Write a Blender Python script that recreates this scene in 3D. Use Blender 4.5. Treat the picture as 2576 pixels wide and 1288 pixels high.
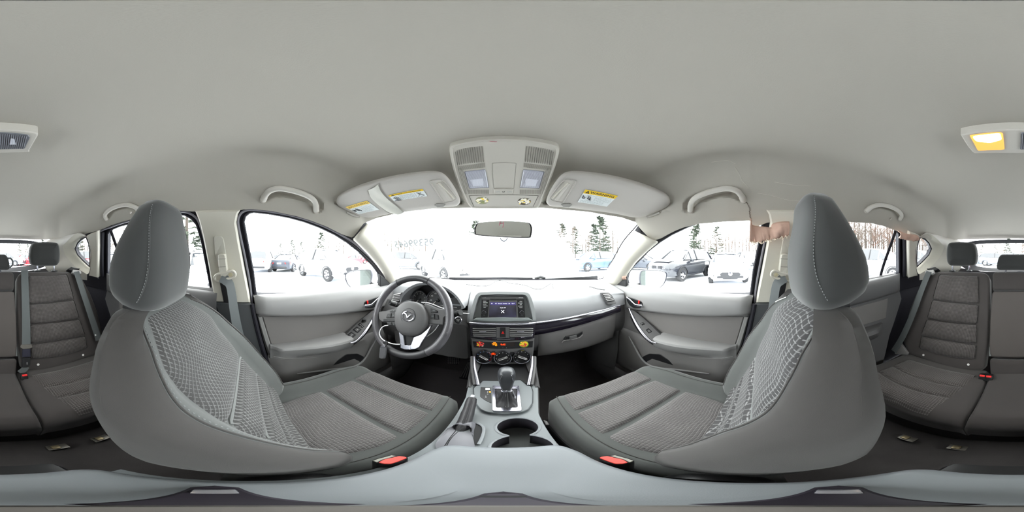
import bpy, bmesh, math, random
from math import sin, cos, tan, pi, sqrt, radians, atan2, exp
from mathutils import Vector as V, Matrix
from mathutils.geometry import tessellate_polygon

for _o in list(bpy.data.objects):
    bpy.data.objects.remove(_o, do_unlink=True)
SC = bpy.context.scene
COL = SC.collection
H = 1.26            # eye height of the camera above the ground, metres
CX = 1266.0         # image column that looks straight ahead along the car

# ---------------------------------------------------------------- camera, sky, exposure
_cd = bpy.data.cameras.new('camera')
_cam = bpy.data.objects.new('camera', _cd)
COL.objects.link(_cam)
_cd.type = 'PANO'
_cd.panorama_type = 'EQUIRECTANGULAR'
try:
    _cd.cycles.panorama_type = 'EQUIRECTANGULAR'
except Exception:
    pass
_cd.clip_start = 0.005
_cd.clip_end = 1000
_cam.location = (0, 0, H)
_cam.rotation_euler = (pi / 2, 0, -(1288.0 - CX) / 2576.0 * 2 * pi)
SC.camera = _cam

_w = bpy.data.worlds.new('overcast_sky')
SC.world = _w
_w.use_nodes = True
_nt = _w.node_tree
_bg = _nt.nodes['Background']
_tc = _nt.nodes.new('ShaderNodeTexCoord')
_sx = _nt.nodes.new('ShaderNodeSeparateXYZ')
_rp = _nt.nodes.new('ShaderNodeValToRGB')
_nt.links.new(_tc.outputs['Generated'], _sx.inputs[0])
_nt.links.new(_sx.outputs['Z'], _rp.inputs[0])
_nt.links.new(_rp.outputs[0], _bg.inputs[0])
_rp.color_ramp.elements[0].position = 0.0
_rp.color_ramp.elements[0].color = (0.86, 0.89, 0.93, 1)
_rp.color_ramp.elements[1].position = 0.7
_rp.color_ramp.elements[1].color = (1.0, 1.0, 1.0, 1)
_bg.inputs[1].default_value = 3.0
SC.view_settings.view_transform = 'Standard'
SC.view_settings.look = 'None'
SC.view_settings.gamma = 1.0
SC.view_settings.use_curve_mapping = False
SC.view_settings.exposure = 2.05
SC.cycles.use_denoising = True
SC.cycles.max_bounces = 12
SC.cycles.diffuse_bounces = 8
SC.cycles.glossy_bounces = 4
SC.cycles.transmission_bounces = 6
SC.cycles.transparent_max_bounces = 12
SC.cycles.sample_clamp_indirect = 12.0
SC.cycles.caustics_reflective = False
SC.cycles.caustics_refractive = False

# ---------------------------------------------------------------- geometry from sight lines
def ray(px, py):
    a = (px - CX) / 2576.0 * 2 * pi
    e = (644.0 - py) / 1288.0 * pi
    return V((sin(a) * cos(e), cos(a) * cos(e), sin(e)))

def on(px, py, p0, n):
    d = ray(px, py); n = V(n); p0 = V(p0)
    return d * (p0.dot(n) / d.dot(n))

def onx(px, py, x): return on(px, py, (x, 0, 0), (1, 0, 0))
def ony(px, py, y): return on(px, py, (0, y, 0), (0, 1, 0))
def onz(px, py, z): return on(px, py, (0, 0, z), (0, 0, 1))

def hitf(px, py, f, t0=0.03, t1=4.0, n=160):
    d = ray(px, py)
    a = t0; fa = f(d * a)
    for i in range(1, n + 1):
        b = t0 + (t1 - t0) * i / n
        fb = f(d * b)
        if fa * fb <= 0:
            for _ in range(40):
                m = (a + b) / 2
                fm = f(d * m)
                if fa * fm <= 0: b = m
                else: a, fa = m, fm
            return d * ((a + b) / 2)
        a, fa = b, fb
    return d * t1

def lerp(a, b, t): return a + (b - a) * t
def clamp(x, a=0.0, b=1.0): return max(a, min(b, x))
def sstep(a, b, x):
    t = clamp((x - a) / (b - a)); return t * t * (3 - 2 * t)
def interp(tab, x):
    if x <= tab[0][0]: return tab[0][1]
    for (a, fa), (b, fb) in zip(tab, tab[1:]):
        if x <= b:
            t = (x - a) / (b - a)
            return fa + (fb - fa) * t
    return tab[-1][1]
def sinterp(tab, x):
    """smooth (Catmull-Rom) table look-up"""
    n = len(tab)
    if x <= tab[0][0]: return tab[0][1]
    if x >= tab[-1][0]: return tab[-1][1]
    for i in range(n - 1):
        if x <= tab[i + 1][0]:
            x0, y0 = tab[i]; x1, y1 = tab[i + 1]
            m0 = (y1 - tab[i - 1][1]) / (x1 - tab[i - 1][0]) if i > 0 else (y1 - y0) / (x1 - x0)
            m1 = (tab[i + 2][1] - y0) / (tab[i + 2][0] - x0) if i + 2 < n else (y1 - y0) / (x1 - x0)
            h = x1 - x0; t = (x - x0) / h
            return (2*t**3-3*t*t+1)*y0 + (t**3-2*t*t+t)*h*m0 + (-2*t**3+3*t*t)*y1 + (t**3-t*t)*h*m1

def crom(pts, per=6, closed=False):
    """Catmull-Rom resampling of a polyline of Vectors"""
    P = [V(p) for p in pts]; n = len(P); out = []
    segs = n if closed else n - 1
    for i in range(segs):
        p1, p2 = P[i], P[(i + 1) % n]
        p0 = P[i - 1] if (closed or i > 0) else p1 * 2 - p2
        p3 = P[(i + 2) % n] if (closed or i + 2 < n) else p2 * 2 - p1
        for k in range(per):
            t = k / per
            out.append(0.5 * ((2 * p1) + (p2 - p0) * t + (2*p0 - 5*p1 + 4*p2 - p3) * t*t + (3*p1 - p0 - 3*p2 + p3) * t**3))
    if not closed: out.append(P[-1].copy())
    return out

def resample(pts, n, closed=False):
    P = [V(p) for p in pts]
    if closed: P = P + [P[0]]
    L = [0]
    for a, b in zip(P, P[1:]): L.append(L[-1] + (b - a).length)
    out = []
    m = n if closed else n - 1
    j = 0
    for i in range(n):
        s = L[-1] * i / m
        while j < len(L) - 2 and L[j + 1] < s: j += 1
        d = L[j + 1] - L[j]
        out.append(P[j].lerp(P[j + 1], 0 if d < 1e-9 else (s - L[j]) / d))
    return out

def roundpoly(pts, r=0.01, k=4):
    """round the corners of a 3-D polygon"""
    P = [V(p) for p in pts]; n = len(P); out = []
    for i in range(n):
        a, b, c = P[i - 1], P[i], P[(i + 1) % n]
        u = a - b; v = c - b
        q = min(r, u.length * .45, v.length * .45)
        s = b + u.normalized() * q; e = b + v.normalized() * q
        for j in range(k + 1):
            t = j / k
            out.append(s * (1-t)**2 + b * 2*t*(1-t) + e * t*t)
    return out

# ---------------------------------------------------------------- objects, tags
def mesh_obj(name, vs, fs, mat=None, parent=None, smooth=True, uv=None):
    me = bpy.data.meshes.new(name)
    me.from_pydata([tuple(v) for v in vs], [], fs)
    if uv is not None:
        l = me.uv_layers.new(name='UVMap')
        for lp in me.loops:
            l.data[lp.index].uv = uv[lp.vertex_index]
    if smooth and len(me.polygons):
        me.polygons.foreach_set('use_smooth', [True] * len(me.polygons))
    me.update()
    o = bpy.data.objects.new(name, me)
    COL.objects.link(o)
    mats = mat if isinstance(mat, (list, tuple)) else [mat]
    for m in mats:
        if m is not None: me.materials.append(m)
    if parent is not None: o.parent = parent
    return o

def autosmooth(o, ang=40):
    me = o.data
    bm = bmesh.new(); bm.from_mesh(me)
    bm.normal_update()
    th = radians(ang)
    for e in bm.edges:
        if len(e.link_faces) == 2:
            e.smooth = e.calc_face_angle(0) < th
    bm.to_mesh(me); bm.free()
    return o

def empty(name):
    o = bpy.data.objects.new(name, None)
    o.empty_display_size = 0.02
    COL.objects.link(o)
    return o

def tag(o, label=None, cat=None, group=None, kind=None):
    if label: o['label'] = label
    if cat: o['category'] = cat
    if group: o['group'] = group
    if kind: o['kind'] = kind
    return o

def thing(name, label, cat, group=None, kind=None):
    return tag(empty(name), label, cat, group, kind)

def kids(o): return list(o.children)

def copy_tree(o, parent=None):
    c = o.copy(); COL.objects.link(c)
    if parent is not None: c.parent = parent
    for ch in kids(o): copy_tree(ch, c)
    return c

class G:
    """collects shapes into ONE mesh"""
    def __init__(s): s.v = []; s.f = []; s.m = []; s.cur = 0
    def add(s, vs, fs):
        b = len(s.v)
        s.v += [V(v) for v in vs]
        s.f += [tuple(i + b for i in f) for f in fs]
        s.m += [s.cur] * len(fs)
        return s
    def mat(s, i): s.cur = i; return s
    def grid(s, fn, nu, nv, cu=False, cv=False):
        mu = nu if cu else nu + 1; mv = nv if cv else nv + 1
        vs = [fn(i / nu, j / nv) for i in range(mu) for j in range(mv)]
        fs = []
        for i in range(nu):
            for j in range(nv):
                i2 = (i + 1) % mu; j2 = (j + 1) % mv
                fs.append((i*mv+j, i2*mv+j, i2*mv+j2, i*mv+j2))
        return s.add(vs, fs)
    def box(s, c, d, rot=None, ch=0.0):
        """box with chamfered edges: c centre, d full sizes"""
        c = V(c); x, y, z = d[0]/2, d[1]/2, d[2]/2
        bm = bmesh.new()
        bmesh.ops.create_cube(bm, size=1)
        for v in bm.verts: v.co = V((v.co.x*2*x, v.co.y*2*y, v.co.z*2*z))
        if ch > 0:
            bmesh.ops.bevel(bm, geom=list(bm.edges), offset=min(ch, x*.9, y*.9, z*.9), segments=2, affect='EDGES', profile=0.6)
        R = rot.to_matrix() if hasattr(rot, 'to_matrix') else (rot if rot is not None else Matrix.Identity(3))
        bm.verts.index_update()
        vs = [R @ v.co + c for v in bm.verts]
        fs = [tuple(v.index for v in f.verts) for f in bm.faces]
        bm.free()
        return s.add(vs, fs)
    def tube(s, pts, r, n=8, closed=False, cap=True, flat=None):
        """round tube; r number or list; flat=(scale, normal) squashes the section"""
        P = [V(p) for p in pts]; m = len(P)
        R = r if isinstance(r, (list, tuple)) else [r] * m
        T = []
        for i in range(m):
            a = P[i-1] if (closed or i > 0) else P[i]
            b = P[(i+1) % m] if (closed or i+1 < m) else P[i]
            t = (b - a)
            T.append(t.normalized() if t.length > 1e-9 else V((0, 0, 1)))
        nrm = V((0, 0, 1)) if abs(T[0].z) < .9 else V((1, 0, 0))
        if flat: nrm = V(flat[1])
        vs = []
        for i in range(m):
            nrm = (nrm - T[i] * nrm.dot(T[i]))
            if nrm.length < 1e-6: nrm = T[i].orthogonal()
            nrm.normalize()
            if flat:
                nn = V(flat[1]); nn = (nn - T[i]*nn.dot(T[i])).normalized(); nrm = nn
            bi = T[i].cross(nrm)
            for k in range(n):
                a = 2*pi*k/n
                w = cos(a) * R[i] * (flat[0] if flat else 1)
                vs.append(P[i] + nrm * w + bi * sin(a) * R[i])
        fs = []
        q = m if closed else m - 1
        for i in range(q):
            for k in range(n):
                a = i*n+k; b = i*n+(k+1) % n; c = ((i+1) % m)*n+(k+1) % n; d = ((i+1) % m)*n+k
                fs.append((a, b, c, d))
        if cap and not closed:
            fs.append(tuple(range(n-1, -1, -1))); fs.append(tuple((m-1)*n+k for k in range(n)))
        return s.add(vs, fs)
    def lathe(s, prof, o, ax, n=24, ref=None, a0=0, a1=2*pi):
        """prof: (radius, height along ax)"""
        o = V(o); ax = V(ax).normalized()
        u = V(ref).normalized() if ref is not None else ax.orthogonal().normalized()
        u = (u - ax*u.dot(ax)).normalized()
        w = ax.cross(u)
        full = abs(a1 - a0 - 2*pi) < 1e-6
        m = n if full else n + 1
        vs = []
        for r, h in prof:
            for k in range(m):
                a = a0 + (a1-a0)*k/n
                vs.append(o + ax*h + (u*cos(a) + w*sin(a))*r)
        fs = []
        for i in range(len(prof)-1):
            for k in range(n):
                k2 = (k+1) % m
                fs.append((i*m+k, i*m+k2, (i+1)*m+k2, (i+1)*m+k))
        return s.add(vs, fs)
    def poly(s, pts):
        return s.add(pts, [tuple(range(len(pts)))])
    def plate(s, pts, off, ch=0.0, cin=None):
        """solid slab: pts is the front outline, off the vector to its back; ch chamfers the front edge"""
        P = [V(p) for p in pts]; n = len(P); off = V(off)
        c = sum(P, V((0, 0, 0))) / n
        tri = [tuple(t) for t in tessellate_polygon([P])]
        if ch > 0:
            F = inset(P, ch, off)
            B = [p + off.normalized()*ch for p in P]
            vs = F + B + [p + off for p in P]; rings = 3
        else:
            vs = P + [p + off for p in P]; rings = 2
        fs = list(tri)
        for r in range(rings-1):
            for i in range(n):
                j = (i+1) % n
                fs.append((r*n+i, (r+1)*n+i, (r+1)*n+j, r*n+j))
        b = (rings-1)*n
        fs += [tuple(b+i for i in reversed(t)) for t in tri]
        return s.add(vs, fs)
    def ribbon(s, pts, wid, th, nrm):
        """flat webbing along pts; nrm face normal (vector or list)"""
        P = [V(p) for p in pts]; m = len(P)
        N = nrm if isinstance(nrm, list) else [V(nrm)]*m
        vs = []
        for i in range(m):
            t = (P[min(i+1, m-1)] - P[max(i-1, 0)]).normalized()
            nn = (V(N[i]) - t*V(N[i]).dot(t)).normalized()
            b = t.cross(nn)
            for sx, sn in ((-1, -1), (1, -1), (1, 1), (-1, 1)):
                vs.append(P[i] + b*sx*wid/2 + nn*sn*th/2)
        fs = []
        for i in range(m-1):
            for k in range(4):
                fs.append((i*4+k, i*4+(k+1) % 4, (i+1)*4+(k+1) % 4, (i+1)*4+k))
        fs += [(3, 2, 1, 0), ((m-1)*4, (m-1)*4+1, (m-1)*4+2, (m-1)*4+3)]
        return s.add(vs, fs)
    def obj(s, name, mat=None, parent=None, smooth=True, ang=40):
        o = mesh_obj(name, s.v, s.f, mat, parent, smooth)
        if any(s.m): o.data.polygons.foreach_set('material_index', s.m)
        bm = bmesh.new(); bm.from_mesh(o.data)
        bmesh.ops.recalc_face_normals(bm, faces=bm.faces)
        if smooth:
            th = radians(ang)
            for e in bm.edges:
                if len(e.link_faces) == 2: e.smooth = e.calc_face_angle(0) < th
        bm.to_mesh(o.data); bm.free()
        return o

def inset(P, d, nrm):
    n = len(P); nrm = V(nrm).normalized(); out = []
    area = V((0, 0, 0))
    for i in range(n): area += P[i].cross(P[(i+1) % n])
    sg = 1 if area.dot(nrm) > 0 else -1
    for i in range(n):
        a, b, c = P[i-1], P[i], P[(i+1) % n]
        e1 = (b-a); e2 = (c-b)
        if e1.length < 1e-9 or e2.length < 1e-9: out.append(b.copy()); continue
        n1 = nrm.cross(e1).normalized()*sg; n2 = nrm.cross(e2).normalized()*sg
        m = (n1+n2)
        if m.length < 1e-6: out.append(b.copy()); continue
        m.normalize()
        out.append(b + m*(d/max(.4, m.dot(n1))))
    return out

def flat_text(name, s, size, o, xd, yd, mat, parent=None, align='CENTER', ext=0.0, shear=0.0, bold=0.0):
    """lettering as mesh; o origin, xd reading direction, yd up direction of the letters"""
    cu = bpy.data.curves.new(name, 'FONT')
    cu.body = s; cu.size = size; cu.align_x = align; cu.align_y = 'CENTER'
    cu.extrude = ext; cu.shear = shear; cu.offset = bold; cu.resolution_u = 2
    t = bpy.data.objects.new(name, cu); COL.objects.link(t)
    dg = bpy.context.evaluated_depsgraph_get()
    me = bpy.data.meshes.new_from_object(t.evaluated_get(dg))
    bpy.data.objects.remove(t, do_unlink=True); bpy.data.curves.remove(cu)
    me.name = name
    x = V(xd).normalized(); y = V(yd); y = (y - x*y.dot(x)).normalized(); z = x.cross(y)
    M = Matrix(((x.x, y.x, z.x, o[0]), (x.y, y.y, z.y, o[1]), (x.z, y.z, z.z, o[2]), (0, 0, 0, 1)))
    me.transform(M)
    me.materials.clear(); me.materials.append(mat)
    ob = bpy.data.objects.new(name, me); COL.objects.link(ob)
    if parent is not None: ob.parent = parent
    return ob

# ---------------------------------------------------------------- materials
def s2l(c): return c/12.92 if c <= .04045 else ((c+.055)/1.055)**2.4
def rgb(r, g, b): return (s2l(r/255), s2l(g/255), s2l(b/255), 1)
_MC = {}
def mat(name, col, rough=.6, metal=0.0, emit=None, estr=0.0, alpha=1.0, spec=0.5, bump=0.0, bscale=400.0, vary=0.0, vscale=6.0, trans=0.0, coat=0.0):
    if name in _MC: return _MC[name]
    m = bpy.data.materials.new(name); m.use_nodes = True
    nt = m.node_tree; b = nt.nodes['Principled BSDF']
    b.inputs['Base Color'].default_value = col
    b.inputs['Roughness'].default_value = rough
    b.inputs['Metallic'].default_value = metal
    b.inputs['Specular IOR Level'].default_value = spec
    if coat: b.inputs['Coat Weight'].default_value = coat
    if trans: b.inputs['Transmission Weight'].default_value = trans
    if emit is not None:
        b.inputs['Emission Color'].default_value = emit; b.inputs['Emission Strength'].default_value = estr
    tc = None
    if bump or vary:
        tc = nt.nodes.new('ShaderNodeTexCoord')
    if vary:
        n = nt.nodes.new('ShaderNodeTexNoise'); n.inputs['Scale'].default_value = vscale; n.inputs['Detail'].default_value = 5
        nt.links.new(tc.outputs['Object'], n.inputs['Vector'])
        mx = nt.nodes.new('ShaderNodeMix'); mx.data_type = 'RGBA'
        mx.inputs[6].default_value = tuple(max(0, c*(1-vary)) for c in col[:3])+(1,)
        mx.inputs[7].default_value = tuple(min(1, c*(1+vary)) for c in col[:3])+(1,)
        nt.links.new(n.outputs['Fac'], mx.inputs[0]); nt.links.new(mx.outputs[2], b.inputs['Base Color'])
    if bump:
        n = nt.nodes.new('ShaderNodeTexNoise'); n.inputs['Scale'].default_value = bscale; n.inputs['Detail'].default_value = 3
        nt.links.new(tc.outputs['Object'], n.inputs['Vector'])
        bp = nt.nodes.new('ShaderNodeBump'); bp.inputs['Strength'].default_value = bump; bp.inputs['Distance'].default_value = 0.001
        nt.links.new(n.outputs['Fac'], bp.inputs['Height']); nt.links.new(bp.outputs[0], b.inputs['Normal'])
    _MC[name] = m
    return m

def glassmat(name, tint=(.93, .97, .95), refl=0.05):
    """thin pane: light passes, a little is mirrored"""
    m = bpy.data.materials.new(name); m.use_nodes = True; nt = m.node_tree
    for n in list(nt.nodes): nt.nodes.remove(n)
    out = nt.nodes.new('ShaderNodeOutputMaterial'); mx = nt.nodes.new('ShaderNodeMixShader')
    tr = nt.nodes.new('ShaderNodeBsdfTransparent'); gl = nt.nodes.new('ShaderNodeBsdfGlossy')
    tr.inputs[0].default_value = tint + (1,); gl.inputs['Roughness'].default_value = 0.02
    mx.inputs[0].default_value = refl
    nt.links.new(tr.outputs[0], mx.inputs[1]); nt.links.new(gl.outputs[0], mx.inputs[2]); nt.links.new(mx.outputs[0], out.inputs[0])
    return m

def wovenmat(name, base, thread, du, dv, wave_amp, wave_freq, width=.18, bump=.5, diag=False):
    """cloth with a woven line pattern, laid out in the piece's own UV (metres)"""
    m = bpy.data.materials.new(name); m.use_nodes = True; nt = m.node_tree
    b = nt.nodes['Principled BSDF']; b.inputs['Roughness'].default_value = .9
    b.inputs['Specular IOR Level'].default_value = .25
    b.inputs['Sheen Weight'].default_value = .25; b.inputs['Sheen Roughness'].default_value = .4
    N = nt.nodes.new; L = nt.links.new
    uv = N('ShaderNodeUVMap'); sp = N('ShaderNodeSeparateXYZ'); L(uv.outputs[0], sp.inputs[0])
    def mth(op, a, c=None, cl=False):
        q = N('ShaderNodeMath'); q.operation = op; q.use_clamp = cl
        for i, w in enumerate((a, c)):
            if w is None: continue
            if isinstance(w, (int, float)): q.inputs[i].default_value = w
            else: L(w, q.inputs[i])
        return q.outputs[0]
    u, v = sp.outputs[0], sp.outputs[1]
    if diag:
        a = mth('ADD', mth('MULTIPLY', u, 1/du), mth('MULTIPLY', v, 1/dv))
        c = mth('SUBTRACT', mth('MULTIPLY', u, 1/du), mth('MULTIPLY', v, 1/dv))
        c = mth('ADD', c, mth('MULTIPLY', mth('SINE', mth('MULTIPLY', v, wave_freq)), wave_amp/dv))
    else:
        a = mth('MULTIPLY', mth('ADD', v, mth('MULTIPLY', mth('SINE', mth('MULTIPLY', u, wave_freq)), wave_amp)), 1/dv)
        c = mth('MULTIPLY', mth('ADD', u, mth('MULTIPLY', mth('SINE', mth('MULTIPLY', v, wave_freq*1.7)), wave_amp*.4)), 1/du)
    def line(t, w):
        f = mth('ABSOLUTE', mth('SUBTRACT', mth('FRACT', t), .5))
        return mth('SUBTRACT', 1.0, mth('MULTIPLY', f, 1/w), True)
    l1 = line(a, width); l2 = line(c, width)
    dash = mth('GREATER_THAN', mth('FRACT', mth('MULTIPLY', c, 1.0)), .25)
    l1d = mth('MULTIPLY', l1, dash)
    ln = mth('MAXIMUM', l1d, mth('MULTIPLY', l2, .55))
    tc = N('ShaderNodeTexCoord'); nz = N('ShaderNodeTexNoise'); nz.inputs['Scale'].default_value = 14; nz.inputs['Detail'].default_value = 4
    L(tc.outputs['Object'], nz.inputs['Vector'])
    k = mth('MULTIPLY', ln, mth('MULTIPLY', nz.outputs['Fac'], 1.3, True))
    mx = N('ShaderNodeMix'); mx.data_type = 'RGBA'
    mx.inputs[6].default_value = base; mx.inputs[7].default_value = thread
    L(k, mx.inputs[0]); L(mx.outputs[2], b.inputs['Base Color'])
    bp = N('ShaderNodeBump'); bp.inputs['Strength'].default_value = bump; bp.inputs['Distance'].default_value = .0015; bp.invert = True
    L(mth('MAXIMUM', l1, l2), bp.inputs['Height']); L(bp.outputs[0], b.inputs['Normal'])
    _MC[name] = m
    return m

def cloth(name, col, sheen=.3, bscale=1500.0, bump=.25, vary=.12):
    m = mat(name, col, rough=.95, spec=.2, bump=bump, bscale=bscale, vary=vary, vscale=9)
    b = m.node_tree.nodes['Principled BSDF']
    b.inputs['Sheen Weight'].default_value = sheen; b.inputs['Sheen Roughness'].default_value = .45
    return m

M_HEAD = mat('headliner_cloth', rgb(174, 170, 161), .95, spec=.15, bump=.25, bscale=700, vary=.02, vscale=3)
M_TRIMG = mat('grey_trim_plastic', rgb(196, 192, 184), .55, spec=.3, bump=.08, bscale=900)
M_CREAM = mat('cream_pillar_plastic', rgb(206, 202, 190), .5, spec=.35, bump=.06, bscale=900)
M_VISOR = mat('visor_vinyl', rgb(184, 180, 174), .7, spec=.25, bump=.12, bscale=1200)
M_DARK = mat('charcoal_plastic', rgb(92, 91, 92), .55, spec=.4, bump=.15, bscale=1500, vary=.06)
M_DASH = mat('soft_dash_vinyl', rgb(140, 141, 144), .5, spec=.45, bump=.15, bscale=1400, vary=.05)
M_DOOR = mat('door_vinyl', rgb(112, 110, 109), .5, spec=.4, bump=.15, bscale=1400, vary=.05)
M_BLACK = mat('black_plastic', rgb(28, 28, 30), .45, spec=.4)
M_RUBBER = mat('black_rubber', rgb(34, 33, 40), .6, spec=.3)
M_GLOSS = mat('piano_black', rgb(26, 22, 34), .12, spec=.6, coat=.6, vary=.2, vscale=30)
M_CHROME = mat('chrome', rgb(214, 214, 224), .12, 1.0)
M_SATIN = mat('satin_silver', rgb(186, 186, 196), .24, .95)
M_CLOTH_SHADE = cloth('seat_cloth_shaded', rgb(70, 68, 67), sheen=.15)  # seat fabric toned darker, shade of the side faces put into the colour
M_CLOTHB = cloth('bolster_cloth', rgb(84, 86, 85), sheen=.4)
M_HREST = cloth('headrest_cloth', rgb(62, 63, 63), sheen=.5)
M_REAR = cloth('rear_seat_cloth', rgb(70, 66, 65))
M_CARPET = cloth('floor_carpet', rgb(72, 69, 69), sheen=.15, bscale=500, bump=.6, vary=.3)
M_LEATHER = mat('black_leather', rgb(58, 57, 60), .42, spec=.5, bump=.25, bscale=600, vary=.15, vscale=25)
M_THREAD = mat('pale_thread', rgb(142, 144, 144), .8)
M_THREADD = mat('dim_thread', rgb(112, 112, 114), .8)
M_BELT = mat('belt_webbing', rgb(92, 96, 97), .7, spec=.3, bump=.3, bscale=1800)
M_RED = mat('red_plastic', rgb(236, 40, 40), .4, emit=rgb(255, 40, 40), estr=0.0)
M_WHITE = mat('white_print', rgb(235, 235, 235), .7)
M_PRINT = mat('grey_print', rgb(150, 155, 158), .7)
M_INK = mat('black_print', rgb(30, 30, 32), .7)
M_YELLOW = mat('yellow_print', rgb(240, 200, 20), .6)
M_PAPER = mat('label_paper', rgb(226, 232, 232), .6)
M_SNOW = mat('snow', (0.86, 0.88, 0.92, 1), .9, spec=.2, bump=.4, bscale=30)
M_WINDOW = glassmat('clear_glass')
# ================================================================ cabin shell
def side_x(z): return .66 - .34*z if z > -.2 else .728
def mir(pts): return [(2*CX - x, y) for x, y in pts]
def sideplane(sg, off=0.0):
    """tilted plane of the side glass: |x| = .66+off-.34 z"""
    n = V((sg*1.0, 0, .34)); p0 = V((sg*(.66+off), 0, 0))
    return p0, n
def onside(px, py, off=0.0):
    sg = 1 if ((px - CX) % 2576) < 1288 else -1
    p0, n = sideplane(sg, off)
    return on(px, py, p0, n)
def wsf(p): return p.y - (.68 + (.2 - p.z)*1.4 - .4*p.x*p.x)
def onws(px, py, off=0.0): return hitf(px, py, lambda p: wsf(p) - off, .1, 3)
def hatchf(p): return p.y + 1.52 + .25*p.z - .12*p.x*p.x
def onhatch(px, py, off=0.0): return hitf(px, py, lambda p: -(hatchf(p)) - off, .1, 4)

# lower edge of the headliner, as seen going round (image columns)
HL_LEFT = [(1266, 522), (1171, 523), (1088, 525), (1010, 534), (950, 548), (915, 562), (898, 585), (887, 598), (862, 590), (823, 570.5), (784, 555.5),
           (745, 543.5), (687, 531.5), (634, 526), (612, 527), (602, 529.5), (550, 529.5), (500, 532), (483, 532), (466, 531), (448, 530), (428, 531), (339, 549), (304, 559), (279, 567),
           (250, 579), (212, 589), (186, 593), (150, 600), (110, 603), (60, 602), (-22, 600)]
HL_RIGHT = [(1266, 522), (1367, 523), (1479, 533), (1563, 547), (1599, 559), (1610, 575), (1640, 606), (1662, 600), (1680, 590), (1700, 580), (1720, 572), (1760, 563),
            (1830, 557), (1885, 555), (1900, 572), (1930, 560), (1975, 556), (2030, 552), (2084, 545), (2140, 559), (2190, 561), (2228, 570), (2262, 583), (2290, 592), (2330, 600), (2380, 604),
            (2430, 602), (2554, 600)]
def cabin_wall(px, py):
    d = ray(px, py)
    sg = 1 if d.x > 0 else -1
    best = None
    c = [onws(px, py, .01)] if d.y > .1 else []
    p = onside(px, py)
    if p.dot(d) > 0: c.append(p)
    if d.y < -.1: c.append(onhatch(px, py))
    return min(c, key=lambda q: q.length)
_ring = []
for px, py in HL_LEFT + HL_RIGHT[1:]:
    p = cabin_wall(px, py)
    _ring.append((((px - CX)/2576*2*pi), p))
_ring.sort(key=lambda t: t[0])
def _dedupe(r):
    out = []
    for a, p in r:
        if not out or a - out[-1][0] > 1e-6: out.append((a, p))
    return out
_ring = _dedupe(_ring)
_RT = [(a, sqrt(p.x**2+p.y**2)) for a, p in _ring]; _ZT = [(a, p.z) for a, p in _ring]
def hl_edge(a):
    a = (a + pi) % (2*pi) - pi
    return interp(_RT, a), interp(_ZT, a)
HZ = .335
def hl_pt(a, s):
    """headliner surface; s=0 rim, s=1 over the camera"""
    R, zb = hl_edge(a)
    r = R*(1-s)
    x = r*sin(a); y = r*cos(a)
    # crown of the roof: gently domed, falling to the front and the back
    zt = HZ - .010*(abs(x)/.5)**2.5 - .055*sstep(.22, .75, y)  - .05*sstep(-.5, -1.5, y)
    q = clamp(s/.30)
    k = 1-(1-q)**2.4
    return V((x, y, lerp(zb, max(zt, zb), k)))
_na, _nr = 520, 120
REC_VISOR = [(838, 512), (841, 498), (860, 484), (900, 467), (960, 449), (1020, 436.5), (1076, 429.5), (1108, 430), (1127, 438), (1146, 462), (1160, 488), (1170, 508), (1164, 517), (1120, 514), (1060, 520), (985, 530), (940, 539), (905, 538), (875, 527), (852, 518)]
REC_HANDLE = [(651, 505), (657, 487), (668, 473), (690, 465.5), (715, 466), (750, 473), (785, 485), (806, 498), (815, 511), (814, 532), (798, 538), (770, 512), (720, 498), (690, 500), (668, 510)]
REC_RHANDLE = [(256, 548), (256, 537), (268, 524), (290, 514), (318, 509), (342, 514), (358, 526), (350, 535), (320, 528), (290, 532), (276, 555), (264, 558)]
def _sd(px, py, poly):
    """signed distance to an outline, inside positive"""
    ins = False; best = 1e9; n = len(poly)
    for i in range(n):
        x1, y1 = poly[i]; x2, y2 = poly[(i+1) % n]
        if (y1 > py) != (y2 > py) and px < (x2-x1)*(py-y1)/(y2-y1)+x1: ins = not ins
        dx, dy = x2-x1, y2-y1
        t = clamp(((px-x1)*dx+(py-y1)*dy)/(dx*dx+dy*dy))
        best = min(best, sqrt((px-x1-t*dx)**2+(py-y1-t*dy)**2))
    return best if ins else -best
_RECS = []
for poly, dep in ((REC_VISOR, .10), (REC_HANDLE, .045), (REC_RHANDLE, .035)):
    for q in (poly, mir(poly)):
        xs = [p[0] for p in q]; ys = [p[1] for p in q]
        _RECS.append((q, dep, min(xs), max(xs), min(ys), max(ys)))
_g = G()
def _hlfn(u, v):
    s = (.60*v + .40*v**3)
    p = hl_pt(-pi + 2*pi*u, min(s, .9995))
    r = p.length
    px = CX + atan2(p.x, p.y)/(2*pi)*2576; py = 644 - math.asin(p.z/r)/pi*1288
    for q, dep, x0, x1, y0, y1 in _RECS:
        if x0 < px < x1 and y0 < py < y1:
            d = _sd(px, py, q)
            if d > 0: p = p*(1+dep*sstep(0, 12, d)*sstep(0, .03, s))
    return p
_g.grid(_hlfn, _na, _nr, cu=True)
ceiling = _g.obj('ceiling', M_HEAD)
tag(ceiling, 'light grey cloth headliner covering the whole roof', 'headliner', kind='structure')

def hl_z(x, y):
    a = atan2(x, y); R, zb = hl_edge(a)
    return hl_pt(a, 1 - min(1, sqrt(x*x+y*y)/R)).z
def onhl(px, py, off=0.0):
    d = ray(px, py); a = atan2(d.x, d.y); R, zb = hl_edge(a)
    lo, hi = 0.0, 1.0
    e = sqrt(d.x**2+d.y**2)
    f = lambda s: (lambda p: p.z*e - d.z*sqrt(p.x**2+p.y**2))(hl_pt(a, s))
    for _ in range(50):
        m = (lo+hi)/2
        if f(m) < 0: lo = m
        else: hi = m
    p = hl_pt(a, (lo+hi)/2)
    return p - p.normalized()*off

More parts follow.
